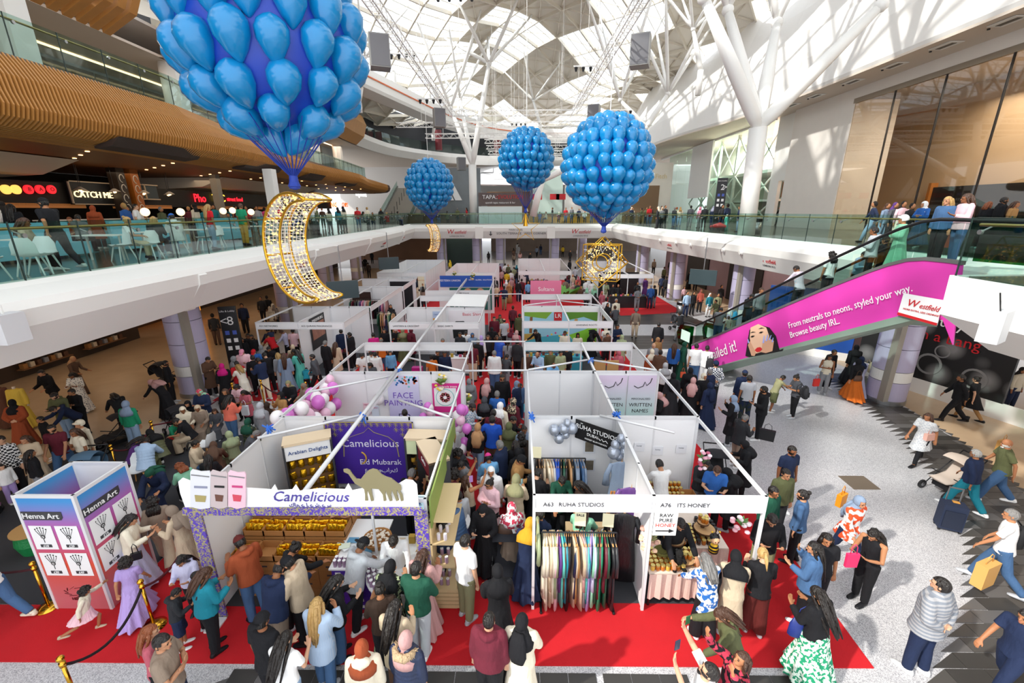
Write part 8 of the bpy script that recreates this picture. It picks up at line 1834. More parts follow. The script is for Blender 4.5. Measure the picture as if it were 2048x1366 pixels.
915 1020 30 stand 1.70 short dark jacket blue trousers black w=behind_the_blue_header_stall
830 1035 190 stand 1.66 short brown coat brown trousers black w=behind_the_blue_header_stall
800 1005 340 stand 1.62 hijab rust coat dark_grey trousers black w=behind_the_blue_header_stall
745 1035 340 stand 1.74 short dark jacket navy trousers black w=behind_the_blue_header_stall
850 1090 190 stand 1.66 hijab black abaya grey - - w=behind_the_blue_header_stall
1170 820 60 stand 1.66 hijab yellow coat yellow trousers black w=between_the_farthest_left_stalls
1960 620 0 stand 1.72 short dark abaya white - - w=beyond_all_the_stalls
1880 600 20 stand 1.74 short dark jacket black trousers black w=beyond_all_the_stalls
1790 610 200 stand 1.74 short dark jacket black trousers black w=beyond_all_the_stalls
1915 680 20 stand 1.70 long dark coat brown trousers black w=beyond_all_the_stalls
1990 720 10 stand 1.66 long brown coat dusty_pink trousers black w=beyond_all_the_stalls
1620 720 20 stand 1.6 long dark jacket black trousers black w=beyond_all_the_stalls
1745 860 30 stand 1.74 short dark shirt maroon trousers black w=in_the_farthest_aisle
1815 860 20 stand 1.74 short dark tee white trousers black w=in_the_farthest_aisle
1850 870 200 stand 1.70 short grey jacket olive trousers black w=in_the_farthest_aisle
1880 940 350 stand 1.76 short dark tee white trousers black w=in_the_farthest_aisle
1920 900 20 stand 1.70 short brown shirt sage trousers black w=in_the_farthest_aisle
1950 880 340 stand 1.66 hijab teal coat black trousers black w=in_the_farthest_aisle
1770 930 10 stand 1.70 short brown tee dusty_pink trousers black w=in_the_farthest_aisle
1840 950 350 stand 1.70 short dark tee yellow trousers black w=in_the_farthest_aisle
1960 940 30 stand 1.72 cap navy tee black trousers denim w=in_the_farthest_aisle
1700 1020 20 stand 1.74 short dark sweater black trousers black w=in_the_far_aisle
1890 1020 200 stand 1.66 hijab lilac coat dusty_pink trousers black w=in_the_far_aisle
2010 1040 20 stand 1.74 short dark tee maroon trousers black w=in_the_far_aisle
@1020 400 5.851 0 among the far right crowd
205 825 60 phone 1.74 short dark jacket navy trousers black w=before_the_far_white_booth
100 530 20 stand 1.74 short dark abaya light_grey - - w=beyond_all_the_stalls
45 620 20 stand 1.66 long brown jacket taupe trousers black w=beyond_all_the_stalls
235 620 200 stand 1.66 long dark abaya black - - w=beyond_all_the_stalls
315 545 340 walk 1.74 short brown jacket blue_grey trousers black w=beyond_all_the_stalls
360 520 20 stand 1.74 short dark jacket navy trousers denim w=beyond_all_the_stalls
565 525 0 stand 1.76 short dark jacket yellow trousers black w=far_right_in_yellow_vest
620 535 20 stand 1.76 short brown jacket yellow trousers black w=far_right_in_yellow_vest
705 590 200 stand 1.70 short dark jacket black trousers black w=beyond_all_the_stalls
800 560 190 stand 1.76 short dark shirt white trousers navy w=by_the_far_round_counter
840 560 20 stand 1.76 short dark jacket royal trousers navy w=by_the_far_round_counter
765 780 350 stand 1.76 short dark jacket light_grey trousers black w=right_of_the_leafy_plant
700 700 30 stand 1.70 short dark jacket black trousers black w=right_of_the_leafy_plant
690 850 20 stand 1.66 long brown jacket maroon trousers black w=in_the_right_crowd
735 870 200 stand 1.66 hijab beige coat beige trousers black w=in_the_right_crowd
690 900 340 stand 1.76 short dark jacket navy trousers black w=in_the_right_crowd
800 895 20 stand 1.66 hijab rose coat coral trousers black w=in_the_right_crowd
650 920 20 stand 1.74 short dark shirt taupe trousers black w=in_the_right_crowd
850 860 200 stand 1.74 short dark jacket black trousers black w=in_the_right_crowd
710 940 350 stand 1.62 short brown coat taupe trousers black w=in_the_right_crowd
740 970 20 stand 1.66 hijab dusty_pink abaya dusty_pink - - w=in_the_right_crowd
790 960 200 stand 1.72 short dark jacket charcoal trousers black w=in_the_right_crowd
890 930 30 stand 1.74 short dark tee white trousers black w=in_the_right_crowd
955 945 350 stand 1.72 short dark shirt white trousers white w=in_the_right_crowd
900 1030 350 stand 1.66 hijab mint coat light_grey trousers black w=in_the_right_crowd
990 995 20 stand 1.66 hijab sage coat mint trousers black w=in_the_right_crowd
830 1010 190 stand 1.60 hijab rust coat brown trousers black w=in_the_right_crowd
1000 1090 340 stand 1.66 hijab black abaya black - - w=before_the_gold_star_crowd
1120 960 190 phone 1.78 short dark shirt sage trousers cream w=right_of_the_mural_stall
1240 985 190 stand 1.70 short brown coat black trousers black w=by_the_black_cube_table
1495 960 180 stand 1.74 cap black jacket black trousers black w=behind_the_far_black_counter
1500 1022 10 behind 1.74 cap charcoal sweater grey trousers grey w=on_the_far_right_red_carpet
1660 992 350 stand 1.80 cap silver coat blue trousers navy w=on_the_far_right_red_carpet
1690 1000 20 stand 1.72 short dark jacket black trousers grey w=on_the_far_right_red_carpet
1590 905 200 stand 1.66 hijab maroon abaya purple - - w=behind_the_far_black_counter
1480 1270 350 stand 1.74 balding grey sweater taupe trousers beige k=1.1,w=on_pale_floor_right_of_stalls
@1300 500 6.827 0 at the right columns
515 565 190 stand 1.80 short dark shirt light_blue trousers navy w=by_the_steel_litter_bin
600 570 190 stand 1.66 long dark jacket black trousers black w=by_the_steel_litter_bin
702 540 180 stand 1.66 hijab rose coat coral trousers black w=behind_the_grey_stroller
825 590 190 stand 1.66 hijab white jacket teal trousers white w=behind_the_grey_stroller
935 592 180 stand 1.74 short dark jacket khaki trousers black tp=camo,w=behind_the_grey_stroller
925 680 110 push 1.68 pony dark jacket olive trousers black tp=camo,w=pushing_the_grey_stroller
980 480 190 stand 1.74 short dark coat black trousers black w=shaded_by_the_right_columns
545 290 200 stand 1.66 hijab black abaya black - - w=shaded_by_the_right_columns
640 292 190 stand 1.74 short dark jacket charcoal trousers black w=shaded_by_the_right_columns
60 125 190 stand 1.74 short dark shirt taupe trousers black w=shaded_by_the_right_columns
200 230 20 stand 1.66 short brown jacket olive trousers black w=shaded_by_the_right_columns
285 130 20 stand 1.78 short dark jacket black trousers black w=shaded_by_the_right_columns
325 250 200 stand 1.66 hijab mustard abaya mustard - - w=shaded_by_the_right_columns
170 345 350 stand 1.76 short dark jacket navy trousers black w=by_the_third_right_column
245 362 350 stand 1.80 short dark coat black trousers black w=by_the_third_right_column
470 500 200 stand 1.3 long dark jacket light_pink trousers black w=by_the_steel_litter_bin
430 850 20 push 1.72 short dark jacket black trousers grey w=at_the_foot_of_the_escalator
125 990 340 stand 1.76 short dark jacket black trousers black w=left_of_the_green_panels
@1300 640 4.096 0 on the right floor
395 195 355 stand 1.82 short dark tee white trousers denim k=1.1,w=at_the_pink_escalator_foot
465 208 340 stand 1.78 short dark shirt white trousers white w=at_the_pink_escalator_foot
205 190 340 stand 1.68 vlong brown jacket blue leggings black w=left_of_the_escalator_foot
285 180 250 stand 1.74 hijab dark_green abaya dark_green - - w=left_of_the_escalator_foot
545 333 350 behind 1.84 beanie navy shirt navy trousers charcoal tp=check,w=beside_the_stall_corner_crowd
335 392 340 stand 1.70 hijab black abaya black - - w=at_the_right_stall_edge
358 473 330 stand 1.66 hijabw dusty_pink abaya black - - w=at_the_right_stall_edge
450 432 200 stand 1.66 hijab cream abaya black - - w=at_the_right_stall_edge
500 515 20 stand 1.62 hijabw navy abaya navy - - w=at_the_right_stall_edge
490 405 20 stand 1.72 short grey jacket navy trousers black w=at_the_right_stall_edge
700 620 60 mouth 1.68 hijab blue_grey coat black trousers charcoal w=on_the_pale_floor
815 445 355 stand 1.78 short dark tee light_grey trousers navy bp=camo,w=on_the_pale_floor
793 420 350 stand 1.80 cap navy jacket navy shorts navy w=on_the_pale_floor
950 540 80 carry 1.86 short dark hoodie black trousers black b=1,w=holding_a_black_tote_bag
1045 455 270 reach 1.50 short dark tee khaki shorts olive w=boy_on_the_pale_floor
1228 450 90 phone 1.66 bun dark tee dark_grey leggings black w=facing_the_boy
1475 278 150 stand2 1.68 vlong dark tank cream trousers grey w=carrying_a_red_bag
1510 240 200 stand 1.70 short dark jacket black trousers black w=in_the_shade_under_the_escalator
1702 208 340 walk 1.72 hijab black abaya black - - w=in_the_shade_under_the_escalator
1722 325 350 walk 1.70 hijab black jacket black skirt orange w=in_bright_orange_skirt
1815 312 340 walk 1.66 hijab navy abaya lavender - - w=left_of_the_right_column
1945 160 190 stand 1.68 long ginger sweater dusty_pink trousers denim w=behind_the_right_column
760 782 290 phone 1.66 bun grey jacket charcoal trousers taupe w=in_a_striped_scarf
815 995 80 phone 1.62 hijab black coat black trousers black w=beside_the_stall_beam
1165 1025 190 stand 1.80 short dark tee navy trousers denim b=1,w=on_the_sunlit_floor
1115 1212 185 stand 1.76 short dark sweater olive trousers charcoal g=0,tp=,w=before_the_navy_polo_man
445 1120 190 phone 1.64 short dark jacket charcoal trousers grey w=at_the_honey_side_table
605 1182 160 phone 1.74 short brown tee blue trousers black k=1.06,w=at_the_honey_side_table
115 1190 10 browse 1.78 short dark tee white trousers black w=serving_inside_the_honey_stall
105 597 80 phone 1.64 hijab dusty_pink abaya black - - w=inside_the_outer_stall_edge
130 352 350 stand 1.68 hijab silver sweater white trousers black w=at_the_right_stall_edge
195 435 350 stand 1.66 hijabw black abaya charcoal - - w=at_the_right_stall_edge
88 245 340 stand 1.76 short dark sweater brown trousers black w=right_of_the_open_frames
20 240 350 stand 1.66 hijab cream coat rust trousers black w=right_of_the_open_frames
65 142 200 stand 1.66 hijab tan coat camel trousers black w=right_of_the_open_frames
30 185 190 stand 1.74 balding grey jacket grey trousers black w=right_of_the_open_frames
655 1235 60 browse 1.62 hijab black coat black trousers black w=at_the_honey_side_table
@1648 800 2.4125 0 on the right floor
515 60 110 walk 1.68 long brown minidress light_grey leggings black tp=check,s=boots,w=carrying_a_pink_handbag
760 245 20 walk 1.70 short silver sweater navy trousers teal k=1.1,w=pulling_the_navy_suitcase
915 192 60 walk 1.80 - - tee olive trousers denim b=white,k=1.12,w=at_the_right_frame_edge
945 537 40 walk2 1.80 short grey tee white trousers denim w=with_kraft_bag_at_right_edge
165 457 190 walk 1.68 hijabw blue_grey longtop white trousers navy tp=florange,w=walking_on_sunlit_floor
265 620 110 phone 1.68 vlong dark tank black trousers black w=with_white_striped_trousers
580 860 20 behind 1.84 short dark puffer silver trousers navy s=white,k=1.05,tp=quilt,w=alone_at_the_lower_right
20 640 160 stand 1.66 long dark tee black trousers black k=1.15,w=behind_the_denim_jacket
1010 1010 100 walk 1.7 short dark tee navy trousers navy w=stepping_in_at_the_right_edge
@1300 400 2.733 0 under the right balcony
1725 955 60 walk 1.80 short dark hoodie black trousers black s=boots,w=walking_under_the_right_balcony
1805 968 20 walk 1.66 bun dark minidress black leggings camel s=black,w=walking_under_the_right_balcony
2040 915 190 stand 1.66 long dark jacket cream trousers navy w=leaning_under_the_right_balcony
@1250 980 3.538 0 at the front right corner
1038 145 165 phone 1.82 short dark sweater black trousers khaki w=at_the_honey_stall_post
1282 3 50 stand 1.74 bun dark shirt denim trousers black b=1,w=on_the_floor_beyond_honey_stall
1050 -32 200 stand 1.76 short dark sweater dark_green trousers black w=at_the_honey_stall_corner
1372 380 50 mouth 1.70 vlong dark jacket denim trousers black k=1.1,s=white,w=right_of_the_honey_tables
620 515 10 browse 1.66 long grey longtop white wide black tp=flblue,w=at_the_front_honey_table
800 497 340 browse 1.66 hijab black coat beige trousers taupe w=at_the_front_honey_table
1000 450 350 phone 1.70 pony blonde shirt black wide dark_red w=by_the_bee_figurine
1422 735 20 phone 1.70 vlong dark sweater black skirt green bp=leaf,k=1.08,w=in_flowing_green_patterned_skirt
812 866 80 reach 1.68 long brown jacket olive trousers black w=taking_pictures_at_lower_right
800 1160 100 photo 1.64 long brown jacket black trousers black tp=floral,w=at_the_bottom_right_edge
560 1212 60 photo 1.78 short dark tee white trousers denim b=1,w=arms_raised_at_bottom_edge
360 160 190 browse 1.76 short dark sweater black trousers black w=serving_behind_the_honey_jars
@850 1040 4.096 0 on the front red carpet
602 430 10 push 1.66 niqab black abaya black - - w=pushing_the_navy_pram
518 780 350 stand 1.76 short dark hoodie maroon trousers black k=1.15,w=at_the_bottom_centre
790 800 350 fold 1.66 hijabw black coat cream trousers black k=1.1,w=at_the_bottom_centre
@0 360 2.926 5.7 on the left balcony
262 110 85 walk 1.80 cap black tee black trousers charcoal b=1,g=1,w=walking_behind_the_balcony_glass
60 165 20 stand 1.66 vlong dark sweater black trousers black w=left_in_the_food_court
115 245 300 sit 1.66 long brown tee beige trousers black w=behind_the_balcony_glass
430 160 20 sit 1.72 short dark tee grey trousers black w=below_the_catch_me_sign
785 155 300 stand 1.72 short dark tee white trousers black w=left_in_the_food_court
1212 155 330 stand 1.68 vlong blonde tee red trousers light_denim w=behind_the_balcony_glass
1402 140 350 stand 1.74 short brown tee green trousers mustard w=behind_the_balcony_glass
722 230 300 sit 1.64 bun blonde tee white trousers beige w=behind_the_balcony_glass
890 222 20 sit 1.64 bob blonde sweater charcoal trousers black w=behind_the_balcony_glass
1008 205 60 sit 1.74 cap blue jacket white trousers denim w=behind_the_balcony_glass
540 165 20 stand 1.64 hijab rust coat rust trousers black w=in_the_food_court
390 150 200 sit 1.6 short ginger sweater rust trousers black w=in_the_food_court
1500 155 200 stand 1.72 short dark shirt light_grey trousers black w=in_the_food_court
1545 165 20 stand 1.66 bob dark tee hot_pink trousers black w=in_the_food_court
1880 150 200 stand 1.66 short brown sweater brown trousers black w=in_the_food_court
1330 165 200 sit 1.7 short dark jacket navy trousers black w=in_the_food_court
1440 160 190 stand 1.72 short dark tee red trousers black w=in_the_food_court
@1348 0 2.926 5.7 on the right balcony
105 1172 330 stand 1.76 short dark coat dark_grey trousers grey w=on_the_right_balcony
158 1192 20 stand 1.64 beanie pink puffer pink trousers grey w=on_the_right_balcony
188 1180 350 stand 1.74 short grey jacket charcoal trousers black w=on_the_right_balcony
235 1187 300 stand 1.66 hijab lavender coat navy trousers navy w=on_the_right_balcony
288 1185 190 stand 1.74 short dark jacket charcoal trousers navy b=1,w=on_the_right_balcony
322 1170 20 stand 1.80 short dark coat navy trousers black w=on_the_right_balcony
392 1190 60 stand 1.64 short dark tank navy trousers light_denim w=on_the_right_balcony
315 1235 200 stand 1.1 hijab white dress turquoise - - w=child_by_the_small_toy_car
20 1195 10 stand 1.66 short ginger tee sage trousers denim w=on_the_right_balcony
40 1200 350 stand 1.66 long blonde tee cream trousers light_denim w=on_the_right_balcony
1192 1165 60 walk 1.78 short dark jacket navy trousers light_denim w=before_the_phone_shop_window
1268 1172 200 stand 1.64 long brown jacket blue_grey trousers light_denim w=before_the_phone_shop_window
1305 1168 200 stand 1.66 hijab purple jacket dark_grey trousers black w=before_the_phone_shop_window
1350 1168 175 stand 1.70 long dark longtop light_pink trousers cream w=before_the_phone_shop_window
1386 1172 190 stand 1.62 short dark sweater black trousers black w=before_the_phone_shop_window
1475 1180 100 fold 1.68 hijab white longtop blue skirt denim w=leaning_before_the_shop_window
1955 1120 250 stand 1.80 short dark jacket black trousers black b=1,w=before_the_oak_phone_wall
1850 1165 270 stand 1.66 bob ginger jacket black trousers black w=before_the_oak_phone_wall
1990 1170 200 stand 1.66 long brown tee camel trousers black w=before_the_oak_phone_wall
650 1195 200 stand 1.74 short dark jacket black trousers black w=inside_the_cross_braced_shop
@1350 200 4.878 5.7 inside
1035 1030 90 walk 1.70 short dark jacket black trousers black w=inside_the_cross_braced_shop
'''
def words(c): return c.replace('_',' ')
TOPW=dict(tee='t-shirt',tank='sleeveless top',shirt='shirt',sweater='sweater',hoodie='hoodie',jacket='jacket',puffer='puffer jacket',coat='coat',minidress='short dress',longtop='tunic',dress='long dress',abaya='abaya')
BOTW=dict(trousers='trousers',wide='wide trousers',leggings='leggings',shorts='shorts',skirt='long skirt',tutu='frilled skirt',miniskirt='short skirt')
HW=dict(short='short {} hair',long='long {} hair',vlong='very long {} hair',bun='{} hair in a bun',pony='{} ponytail',curly='curly {} hair',afro='big curly {} hair',bob='{} bob',braid='{} braid',balding='balding {} head',hijab='{} headscarf',hijabw='draped {} headscarf',niqab='{} face veil',turban='{} turban',cap='{} cap',capback='backwards {} cap',beanie='{} beanie')
SOLID=dict(dark='1c1613',brown='4a2f20',grey='7a7876',silver='a9a6a2',blonde='b8935a',ginger='8a4a28')
people=[];
for ln in ROWS.strip().split('\n'):
 if ln[0]=='@':
  p=ln[1:].split(' ',4); ox,oy,s_,zb=map(float,p[:4]); continue
 f=ln.split(' '); opts=' '.join(f[9:]) if len(f)>9 else ''
 x,y,hd_=map(float,f[:3]); pose,h,hair,hcol,top,tcol,bot,bcol=f[3],float(f[4]),f[5],f[6],f[7],f[8],f[9],f[10]
 od=dict(kv.split('=',1) for kv in (f[11] if len(f)>11 else '').split(',') if '=' in kv)
 if pose=='carry': pose='bag'
 people.append([ox+x/s_,oy+y/s_,zb,hd_,pose,h,hair,hcol,top,tcol,bot,bcol,od])
# positions: the top of the head lies on its line of sight at the person's own height above the floor
def place(px_,py_,zb,pose,h): return at(px_,py_,z=zb+skel(pose)['height']*h/1.72+.01)
extra=[]
def lab_of(P,dup=0):
 px_,py_,zb,hd_,pose,h,hair,hcol,top,tcol,bot,bcol,od=P
 a=HW[hair].format(words(hcol)) if hair!='-' else 'bald head'
 t=words(tcol)+' '+TOPW[top]; b='' if bot=='-' or bot=='leggings' and top=='minidress' else ', '+words(bcol)+' '+BOTW[bot]
 return a,t,b,words(od.get('w',''))
pts=[];
for P in people:
 p=place(P[0],P[1],P[2],P[4],P[5]); pts.append(Vector((p.x,p.y,P[2])))
XF={'behind_the_balcony_glass':-11.9,'walking_behind_the_balcony_glass':-11.6,'left_in_the_food_court':-15.5,'below_the_catch_me_sign':-15.5,'in_the_food_court':-16.5,'on_the_right_balcony':14.6,'child_by_the_small_toy_car':14.4,
 'before_the_phone_shop_window':15.6,'leaning_before_the_shop_window':15.2,'before_the_oak_phone_wall':16.8,'inside_the_cross_braced_shop':24.5}
for i,P in enumerate(people):
 X_=XF.get(P[12].get('w'))
 if X_ is not None and P[2]>5: p=at(P[0],P[1],X=X_); pts[i]=Vector((p.x,p.y,5.7))
# background diners and balcony visitors, told apart only by clothes
q=random.Random(77); TC=['black','white','navy','grey','maroon','beige','blue','olive','red','cream','charcoal','teal']
def rand_person(x,y,zb,hd_,pose,w):
 hair,hc=q.choice([('short','dark'),('short','brown'),('long','dark'),('hijab','black'),('hijab','cream'),('long','brown'),('short','grey'),('bob','blonde')])
 top=q.choice(['tee','shirt','jacket','sweater']); P=[0,0,zb,hd_,pose,q.uniform(1.6,1.8),hair,hc,top,q.choice(TC),'trousers',q.choice(['black','denim','charcoal','navy']),{'w':w,'n':'1'}]
 people.append(P); pts.append(Vector((x,y,zb)))
for i in range(30): rand_person(-16.5-q.random()*3.2,12+i*.95,5.7,q.choice([90,20,200,270]),q.choice(['stand','sit','stand','phone']),'among_the_food_court_diners')
for i in range(16): rand_person(-12.2-q.random()*1.6,24+i*1.5,5.7,q.choice([60,200,300]),q.choice(['sit','stand']),'at_far_left_balcony_tables')
for i in range(18): rand_person(-9.5+i*1.15 if i<4 else 1+(i-4)*.75,52.2+q.random()*1.0,5.7,q.choice([0,180,90,200]),q.choice(['sit','stand']),'behind_the_far_balcony_glass')
for i in range(12): rand_person(10.9+q.random()*3,36+i*1.1,5.7,q.choice([60,200,300]),'stand','far_along_the_right_balcony')
# people riding the escalator
for px_,py_,hd_,pose,h,hair,hc,top,tc,bc,w,od2 in ((1605,538,20,'reach',1.76,'short','dark','shirt','light_pink','charcoal','riding_up_the_escalator',{'tp':'stripe'}),(1665,526,10,'stand',1.66,'curly','dark','tee','white','black','riding_up_the_escalator',{}),(1758,468,60,'fold',1.76,'short','dark','hoodie','light_grey','black','riding_up_the_escalator',{}),(1817,447,70,'fold',1.66,'turban','white','abaya','mint','-','riding_up_the_escalator',{}),(1900,409,100,'stand',1.66,'long','blonde','sweater','denim','black','at_the_escalator_top',{'k':'1.1'}),(1940,392,80,'bag',1.72,'vlong','brown','hoodie','light_pink','denim','at_the_escalator_top',{}),(1442,626,330,'reach',1.74,'short','dark','tee','grey','denim','at_the_escalator_bottom',{}),(1458,641,20,'stand',1.1,'short','brown','tee','cream','denim','child_at_the_escalator_bottom',{}),(1779,491,20,'stand',1.74,'cap','black','jacket','black','black','farther_lane_of_the_escalator',{}),(1723,526,200,'phone',1.7,'short','dark','sweater','light_blue','black','farther_lane_of_the_escalator',{}),(1500,598,190,'phone',1.7,'short','dark','jacket','charcoal','black','low_on_the_escalator',{}),(1524,592,190,'stand',1.7,'short','brown','shirt','grey','black','low_on_the_escalator',{})):
 off=.75 if 'farther' not in w else 1.9
 best=None
 for k in range(120):
  f=-.15+k/100.; base=EA+EN*off+(EB-EA)*f; base.z=max(.05,min(5.75,(EB.z)*f/.93+.05)) if f<1.05 else 5.72
  d=(base+Vector((0,0,skel(pose)['height']*h/1.72)))-CAM; u_=d.dot(_f); X=1024+F*d.dot(_r)/u_; Yp=683-F*d.dot(_u)/u_; e=abs(X-px_)+.3*abs(Yp-py_)
  if best is None or e<best[0]: best=(e,base)
 hm=90-math.degrees(math.atan2(ED.y,ED.x));
 people.append([px_,py_,best[1].z,-0 + hd_,pose,h,hair,hc,top,tc,'-' if bc=='-' else 'trousers',bc if bc!='-' else '-',dict(od2,w=w)]); pts.append(best[1])
cols_=[(-13.1,16.1),(-14.9,27),(-16.2,36),(-17.5,46.5),(14.25,15.6),(13.6,26.2),(12.9,35.4),(12.3,43.5),(-5,53),(4.3,53)]
for it in range(4):
 for i in range(len(pts)):
  for c in cols_:
   d=Vector((pts[i].x-c[0],pts[i].y-c[1],0))
   if pts[i].z<4 and d.length<.95: d=d.normalized()*.95; pts[i]=Vector((c[0]+d.x,c[1]+d.y,pts[i].z))
  for j in range(i):
   d=pts[i]-pts[j]
   if abs(d.z)<1 and d.length<.40:
    if d.length<.01: d=Vector((.1,.2,0))
    d.z=0; k=(.41-d.length)/2; d.normalize(); pts[i]=pts[i]+d*k; pts[j]=pts[j]-d*k
# seated people need the hip at seat height: the sit pose keeps feet on the floor
order=sorted(range(len(people)),key=lambda i:(pts[i]-CAM).length)
keep=set(order[:298]); farp=[(people[i],pts[i]) for i in order[298:]]; people=[P for i,P in enumerate(people) if i in keep]; pts=[p for i,p in enumerate(pts) if i in keep]
labs=[]
for P in people:
 a,t,b,w_=lab_of(P); labs.append('person with '+a+', '+t+b+', '+w_)
def wc(s): return len(s.replace(',',' ').split())
from collections import defaultdict
dd=defaultdict(list)
for i,l in enumerate(labs): dd[l].append(i)
ORDN=['nearest','second nearest','third nearest','fourth nearest','fifth nearest','sixth nearest','seventh nearest','eighth nearest']
for l,ix in dd.items():
 if len(ix)>1:
  ix.sort(key=lambda i:(pts[i]-CAM).length)
  for k,i in enumerate(ix): labs[i]=l+' ('+ORDN[min(k,7)]+' such)'
for i,l in enumerate(labs):
 if wc(l)>16: l=l.replace('person with ','person, ')
 if wc(l)>16: l=l.replace(', black trousers','').replace(', black leggings','')
 if wc(l)>16: l=l.replace(' the ',' ')
 if wc(l)>16: l=l.replace(' hair in a bun',' bun').replace('very long','long').replace(' trousers','').replace(' such)',')')
 if wc(l)>16: l=' '.join(l.split()[:16])
 labs[i]=l
for P,p,l in zip(people,pts,labs):
 px_,py_,zb,hd_,pose,h,hair,hcol,top,tcol,bot,bcol,od=P
 dist=(p-CAM).length
 sol=hair in('short','long','vlong','bun','pony','curly','afro','bob','braid','balding')
 hc=SOLID.get(hcol,hcol) if (sol) else hcol
 grp=None
 if od.get('n'): grp='people '+words(od['w'])
 person(p,hd_,pose,h,None if hair=='-' else hair,hc,top,tcol,None if bot=='-' else bot,None if bot=='-' else bcol,od.get('s',q.choice(['white','black','white','light_grey'])) ,
  beard=(SOLID.get(od['b'],'1c1613') if od.get('b') in SOLID else ('d8d4cf' if od.get('b')=='white' else '1c1613')) if od.get('b') else False,glasses=od.get('g')=='1',tpat=od.get('tp') or ('puffer' if top=='puffer' else None),bpat=od.get('bp') or None,bulk=float(od.get('k',1)),
  extra=[od['e']] if od.get('e') else (),label=l,group=grp,detail=dist<17,hpat=od.get('hp'))
print('PEOPLE',len(people),len(farp))
# the rest of the crowd, too small to tell apart: one mesh of simply modelled standing and sitting figures
fc_=MB(); fc_.smooth=True
def crowd_mat(c): return mat('crowd_'+str(c),c,.85)
for P,p in farp:
 _,_,zb,hd_,pose,h,hair,hcol,top,tcol,bot,bcol,od=P; J=skel(pose); k=h/1.72; M_=Matrix.Translation(p)@Matrix.Rotation(R(hd_),4,'Z')@Matrix.Scale(k,4); tr=J['tr']; n0=len(fc_.v)
 lg=top in('abaya','dress'); lc=tcol if lg or bcol=='-' else bcol
 fc_.m(crowd_mat(tcol)).loft([tr((0,0,z)) for z in(.82,.95,1.1,1.3,1.42,1.48)],[(.19,.14),(.18,.13),(.15,.115),(.185,.125),(.18,.10),(.06,.06)],10,refx=(1,0,0))
 for s in(-1,1):
  fc_.loft([J['sh',s],J['el',s],J['wr',s]],[.065,.055,.042],7); fc_.m(crowd_mat(lc)).loft([J['hip',s]+V(0,0,.05),J['knee',s],J['ank',s]],[.115,.08,.06],7)
  fc_.m(crowd_mat('a9714e')).loft([J['wr',s],J['wr',s]+J['hd',s]*.16],[.032,.02],6); fc_.m(crowd_mat('dark')).ell(J['ank',s]+V(0,.05,-.04),(.05,.13,.04),7,4); fc_.m(crowd_mat(tcol))
 if lg and 'sit' not in pose: b=J['pel']; fc_.loft([b,V(b.x,b.y,.5),V(0,0,.03)],[(.19,.14),(.24,.2),(.3,.26)],12,refx=(1,0,0))
 HM=J['head']; sc_h=hair in('hijab','hijabw','turban','cap','beanie','niqab')
 fc_.m(crowd_mat('b57d58')).ell((0,0,0),(.078,.1,.115),9,6,HM@Matrix.Translation((0,.012,.12))); fc_.m(crowd_mat(hcol if sc_h else SOLID.get(hcol,'1c1613'))).ell((0,0,0),(.09,.1,.12),9,6,HM@Matrix.Translation((0,-.02,.14)))
 if hair in('hijab','hijabw','long','vlong'): fc_.loft([HM@V(0,-.04,.1),HM@V(0,-.06,-.03),HM@V(0,-.05,-.16)],[(.08,.06),(.13,.09),(.16,.10)],9,refx=(1,0,0))
 for i in range(n0,len(fc_.v)): fc_.v[i]=tuple(M_@Vector(fc_.v[i]))
obj('distant_crowd',fc_,label='many small distant people standing and sitting on both floors',cat='crowd',kind='stuff')
# things they carry
def near(px_,py_,z,h=1.0): p=at(px_,py_,z=z); return p
def hb2(px_,py_,z,*a,**k): bag(at(px_,py_,z=z),*a,**k)
hb2(1532,880,.5,.42,.34,.10,'17171a','black canvas tote bag with white wording held beside black hoodie man',rz=-30)
hb2(1857,880,.85,.30,.2,.10,'e6b3a4','pale pink quilted handbag on check dress woman',rz=10); hb2(1962,1168,.25,.42,.5,.18,'d9a55c','large kraft carrier bag with a red heart at right edge',rz=20)
hb2(1631,772,.4,.26,.3,.08,'d8332c','red and white patterned carrier bag by cream top woman',rz=10); hb2(1715,762,.85,.34,.22,.12,'5d4030','brown leather handbag over the orange skirt',soft=True); hb2(1680,1010,1.0,.26,.28,.1,'e9971e','orange carrier bag behind the floral tunic',rz=30)
hb2(1012,1070,1.0,.36,.26,.16,'4a3428','brown patterned handbag at the aisle front',soft=True); hb2(1475,855,.8,.3,.3,.1,'121214','black handbag on the black coat with blue grey headscarf',soft=True); hb2(1600,1270,.75,.42,.38,.16,'1d2f78','large royal blue shoulder bag over green skirt',soft=True); hb2(275,1118,.95,.16,.14,.06,'121218','small black dotted handbag by the henna booth',rz=30)
hb2(1700,1133,1.0,.22,.28,.05,'e2346a','pink and grey gift bag held by sleeveless black top'); hb2(1365,755,.4,.2,.24,.08,'e65f38','orange and white carrier bag by the white t-shirt man'); hb2(1890,495,6.1,.4,.34,.12,'e0583a','red and white carrier bag at the escalator top',rz=10); hb2(492,830,.6,.24,.34,.08,'dfe6ee','white plastic carrier bag left of pink balloons'); hb2(2000,905,.1,.34,.4,.16,'cf9a55','kraft carrier bag behind the olive t-shirt man',rz=20)
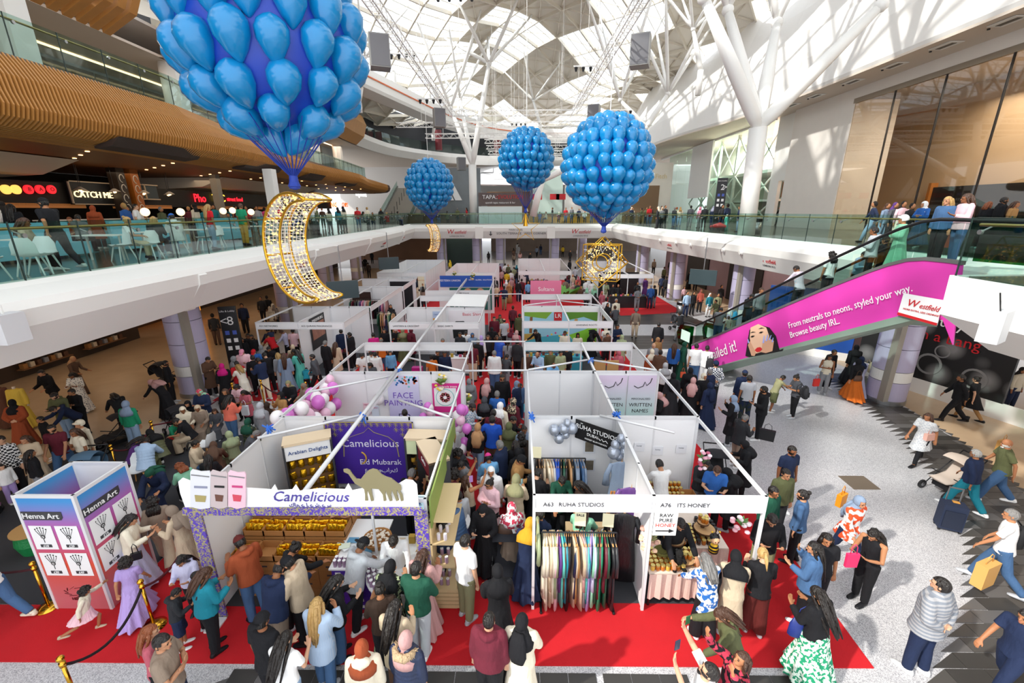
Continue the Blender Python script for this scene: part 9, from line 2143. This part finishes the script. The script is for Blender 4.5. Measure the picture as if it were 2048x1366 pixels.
for px_,py_,z,c,l,rz in ((2040,1075,1.15,'17181c','black backpack on the white t-shirt man at right edge',40),(981,935,1.1,'1a1a20','black backpack under the hot pink cap',15),(1033,985,1.15,'a9cdd0','pale blue backpack on the beige coat in aisle',-8),(1420,728,1.2,'222226','black backpack at the escalator foot',-20),(1610,785,1.15,'26262a','black and red backpack on the leggings woman',90),(1034,700,1.15,'1b1b20','black backpack in the middle aisle',-20),(993,690,1.15,'2d3a5c','blue grey backpack on the royal puffer jacket',-20),(1362,642,1.15,'1a1a1e','black backpack at the escalator bottom newel',20),(1470,632,1.6,'2f9fd0','bright blue backpack low on the escalator',20),(1745,735,1.1,'c8b89a','beige backpack on the striding black abaya',-10)):
 backpack(at(px_,py_,z=z),c,l,rz)
def phone(px_,py_,z,l,c='1c2a4a'): obj('mobile_phone',Mt(mat('phone_'+c,c,.3)).box((-.038,-.005,-.075),(.038,.005,.075)),loc=at(px_,py_,z=z),label=l,cat='phone',rz=.4)
phone(1355,1290,1.95,'blue phone held up at the bottom edge'); phone(1376,1240,1.5,'green cased phone held out over the carpet','2e6a40'); phone(942,958,1.75,'phone held up photographing in the aisle','b58ac8'); phone(804,1256,1.1,'phone and leaflet held by waist length hair person','6aa84f')
phone(1500,863,1.2,'white paper tray held by striped scarf person','e8e2d4')
# ---------------- area lights added to brighten the dim interiors ----------------
def lamp(x,y,z,e,sx,sy,col=(1,.78,.55)):
 l=bpy.data.lights.new('fill_area_light','AREA'); l.shape='RECTANGLE'; l.size=sx; l.size_y=sy; l.energy=e; l.color=col
 o=bpy.data.objects.new('fill_area_light',l); COL.objects.link(o); o.location=(x,y,z); return o
for y in(14,26,40): lamp(-19,y,9.1,190,5,9)
for y in(8,18,30,44): lamp(-18,y,3.95,110,4,8)
for y in(14,28,45): lamp(15.8,y,3.95,130,2.5,10,(1,.9,.8))
for y in(20,36,52): lamp(-21.5,y,14.8,420,3,12,(1,.85,.7))
for y in(14,26): lamp(27,y,13.8,1700,5,9,(1,.93,.85))
for y in(48,58): lamp(26,y,14.5,2200,3,8,(1,.95,.88))
for x in(-8,0,8): lamp(x,60,3.95,260,6,8,(1,.92,.82))
lamp(0,78,13.5,1500,20,6,(1,.97,.93))
bpy.data.scenes.remove(TS)
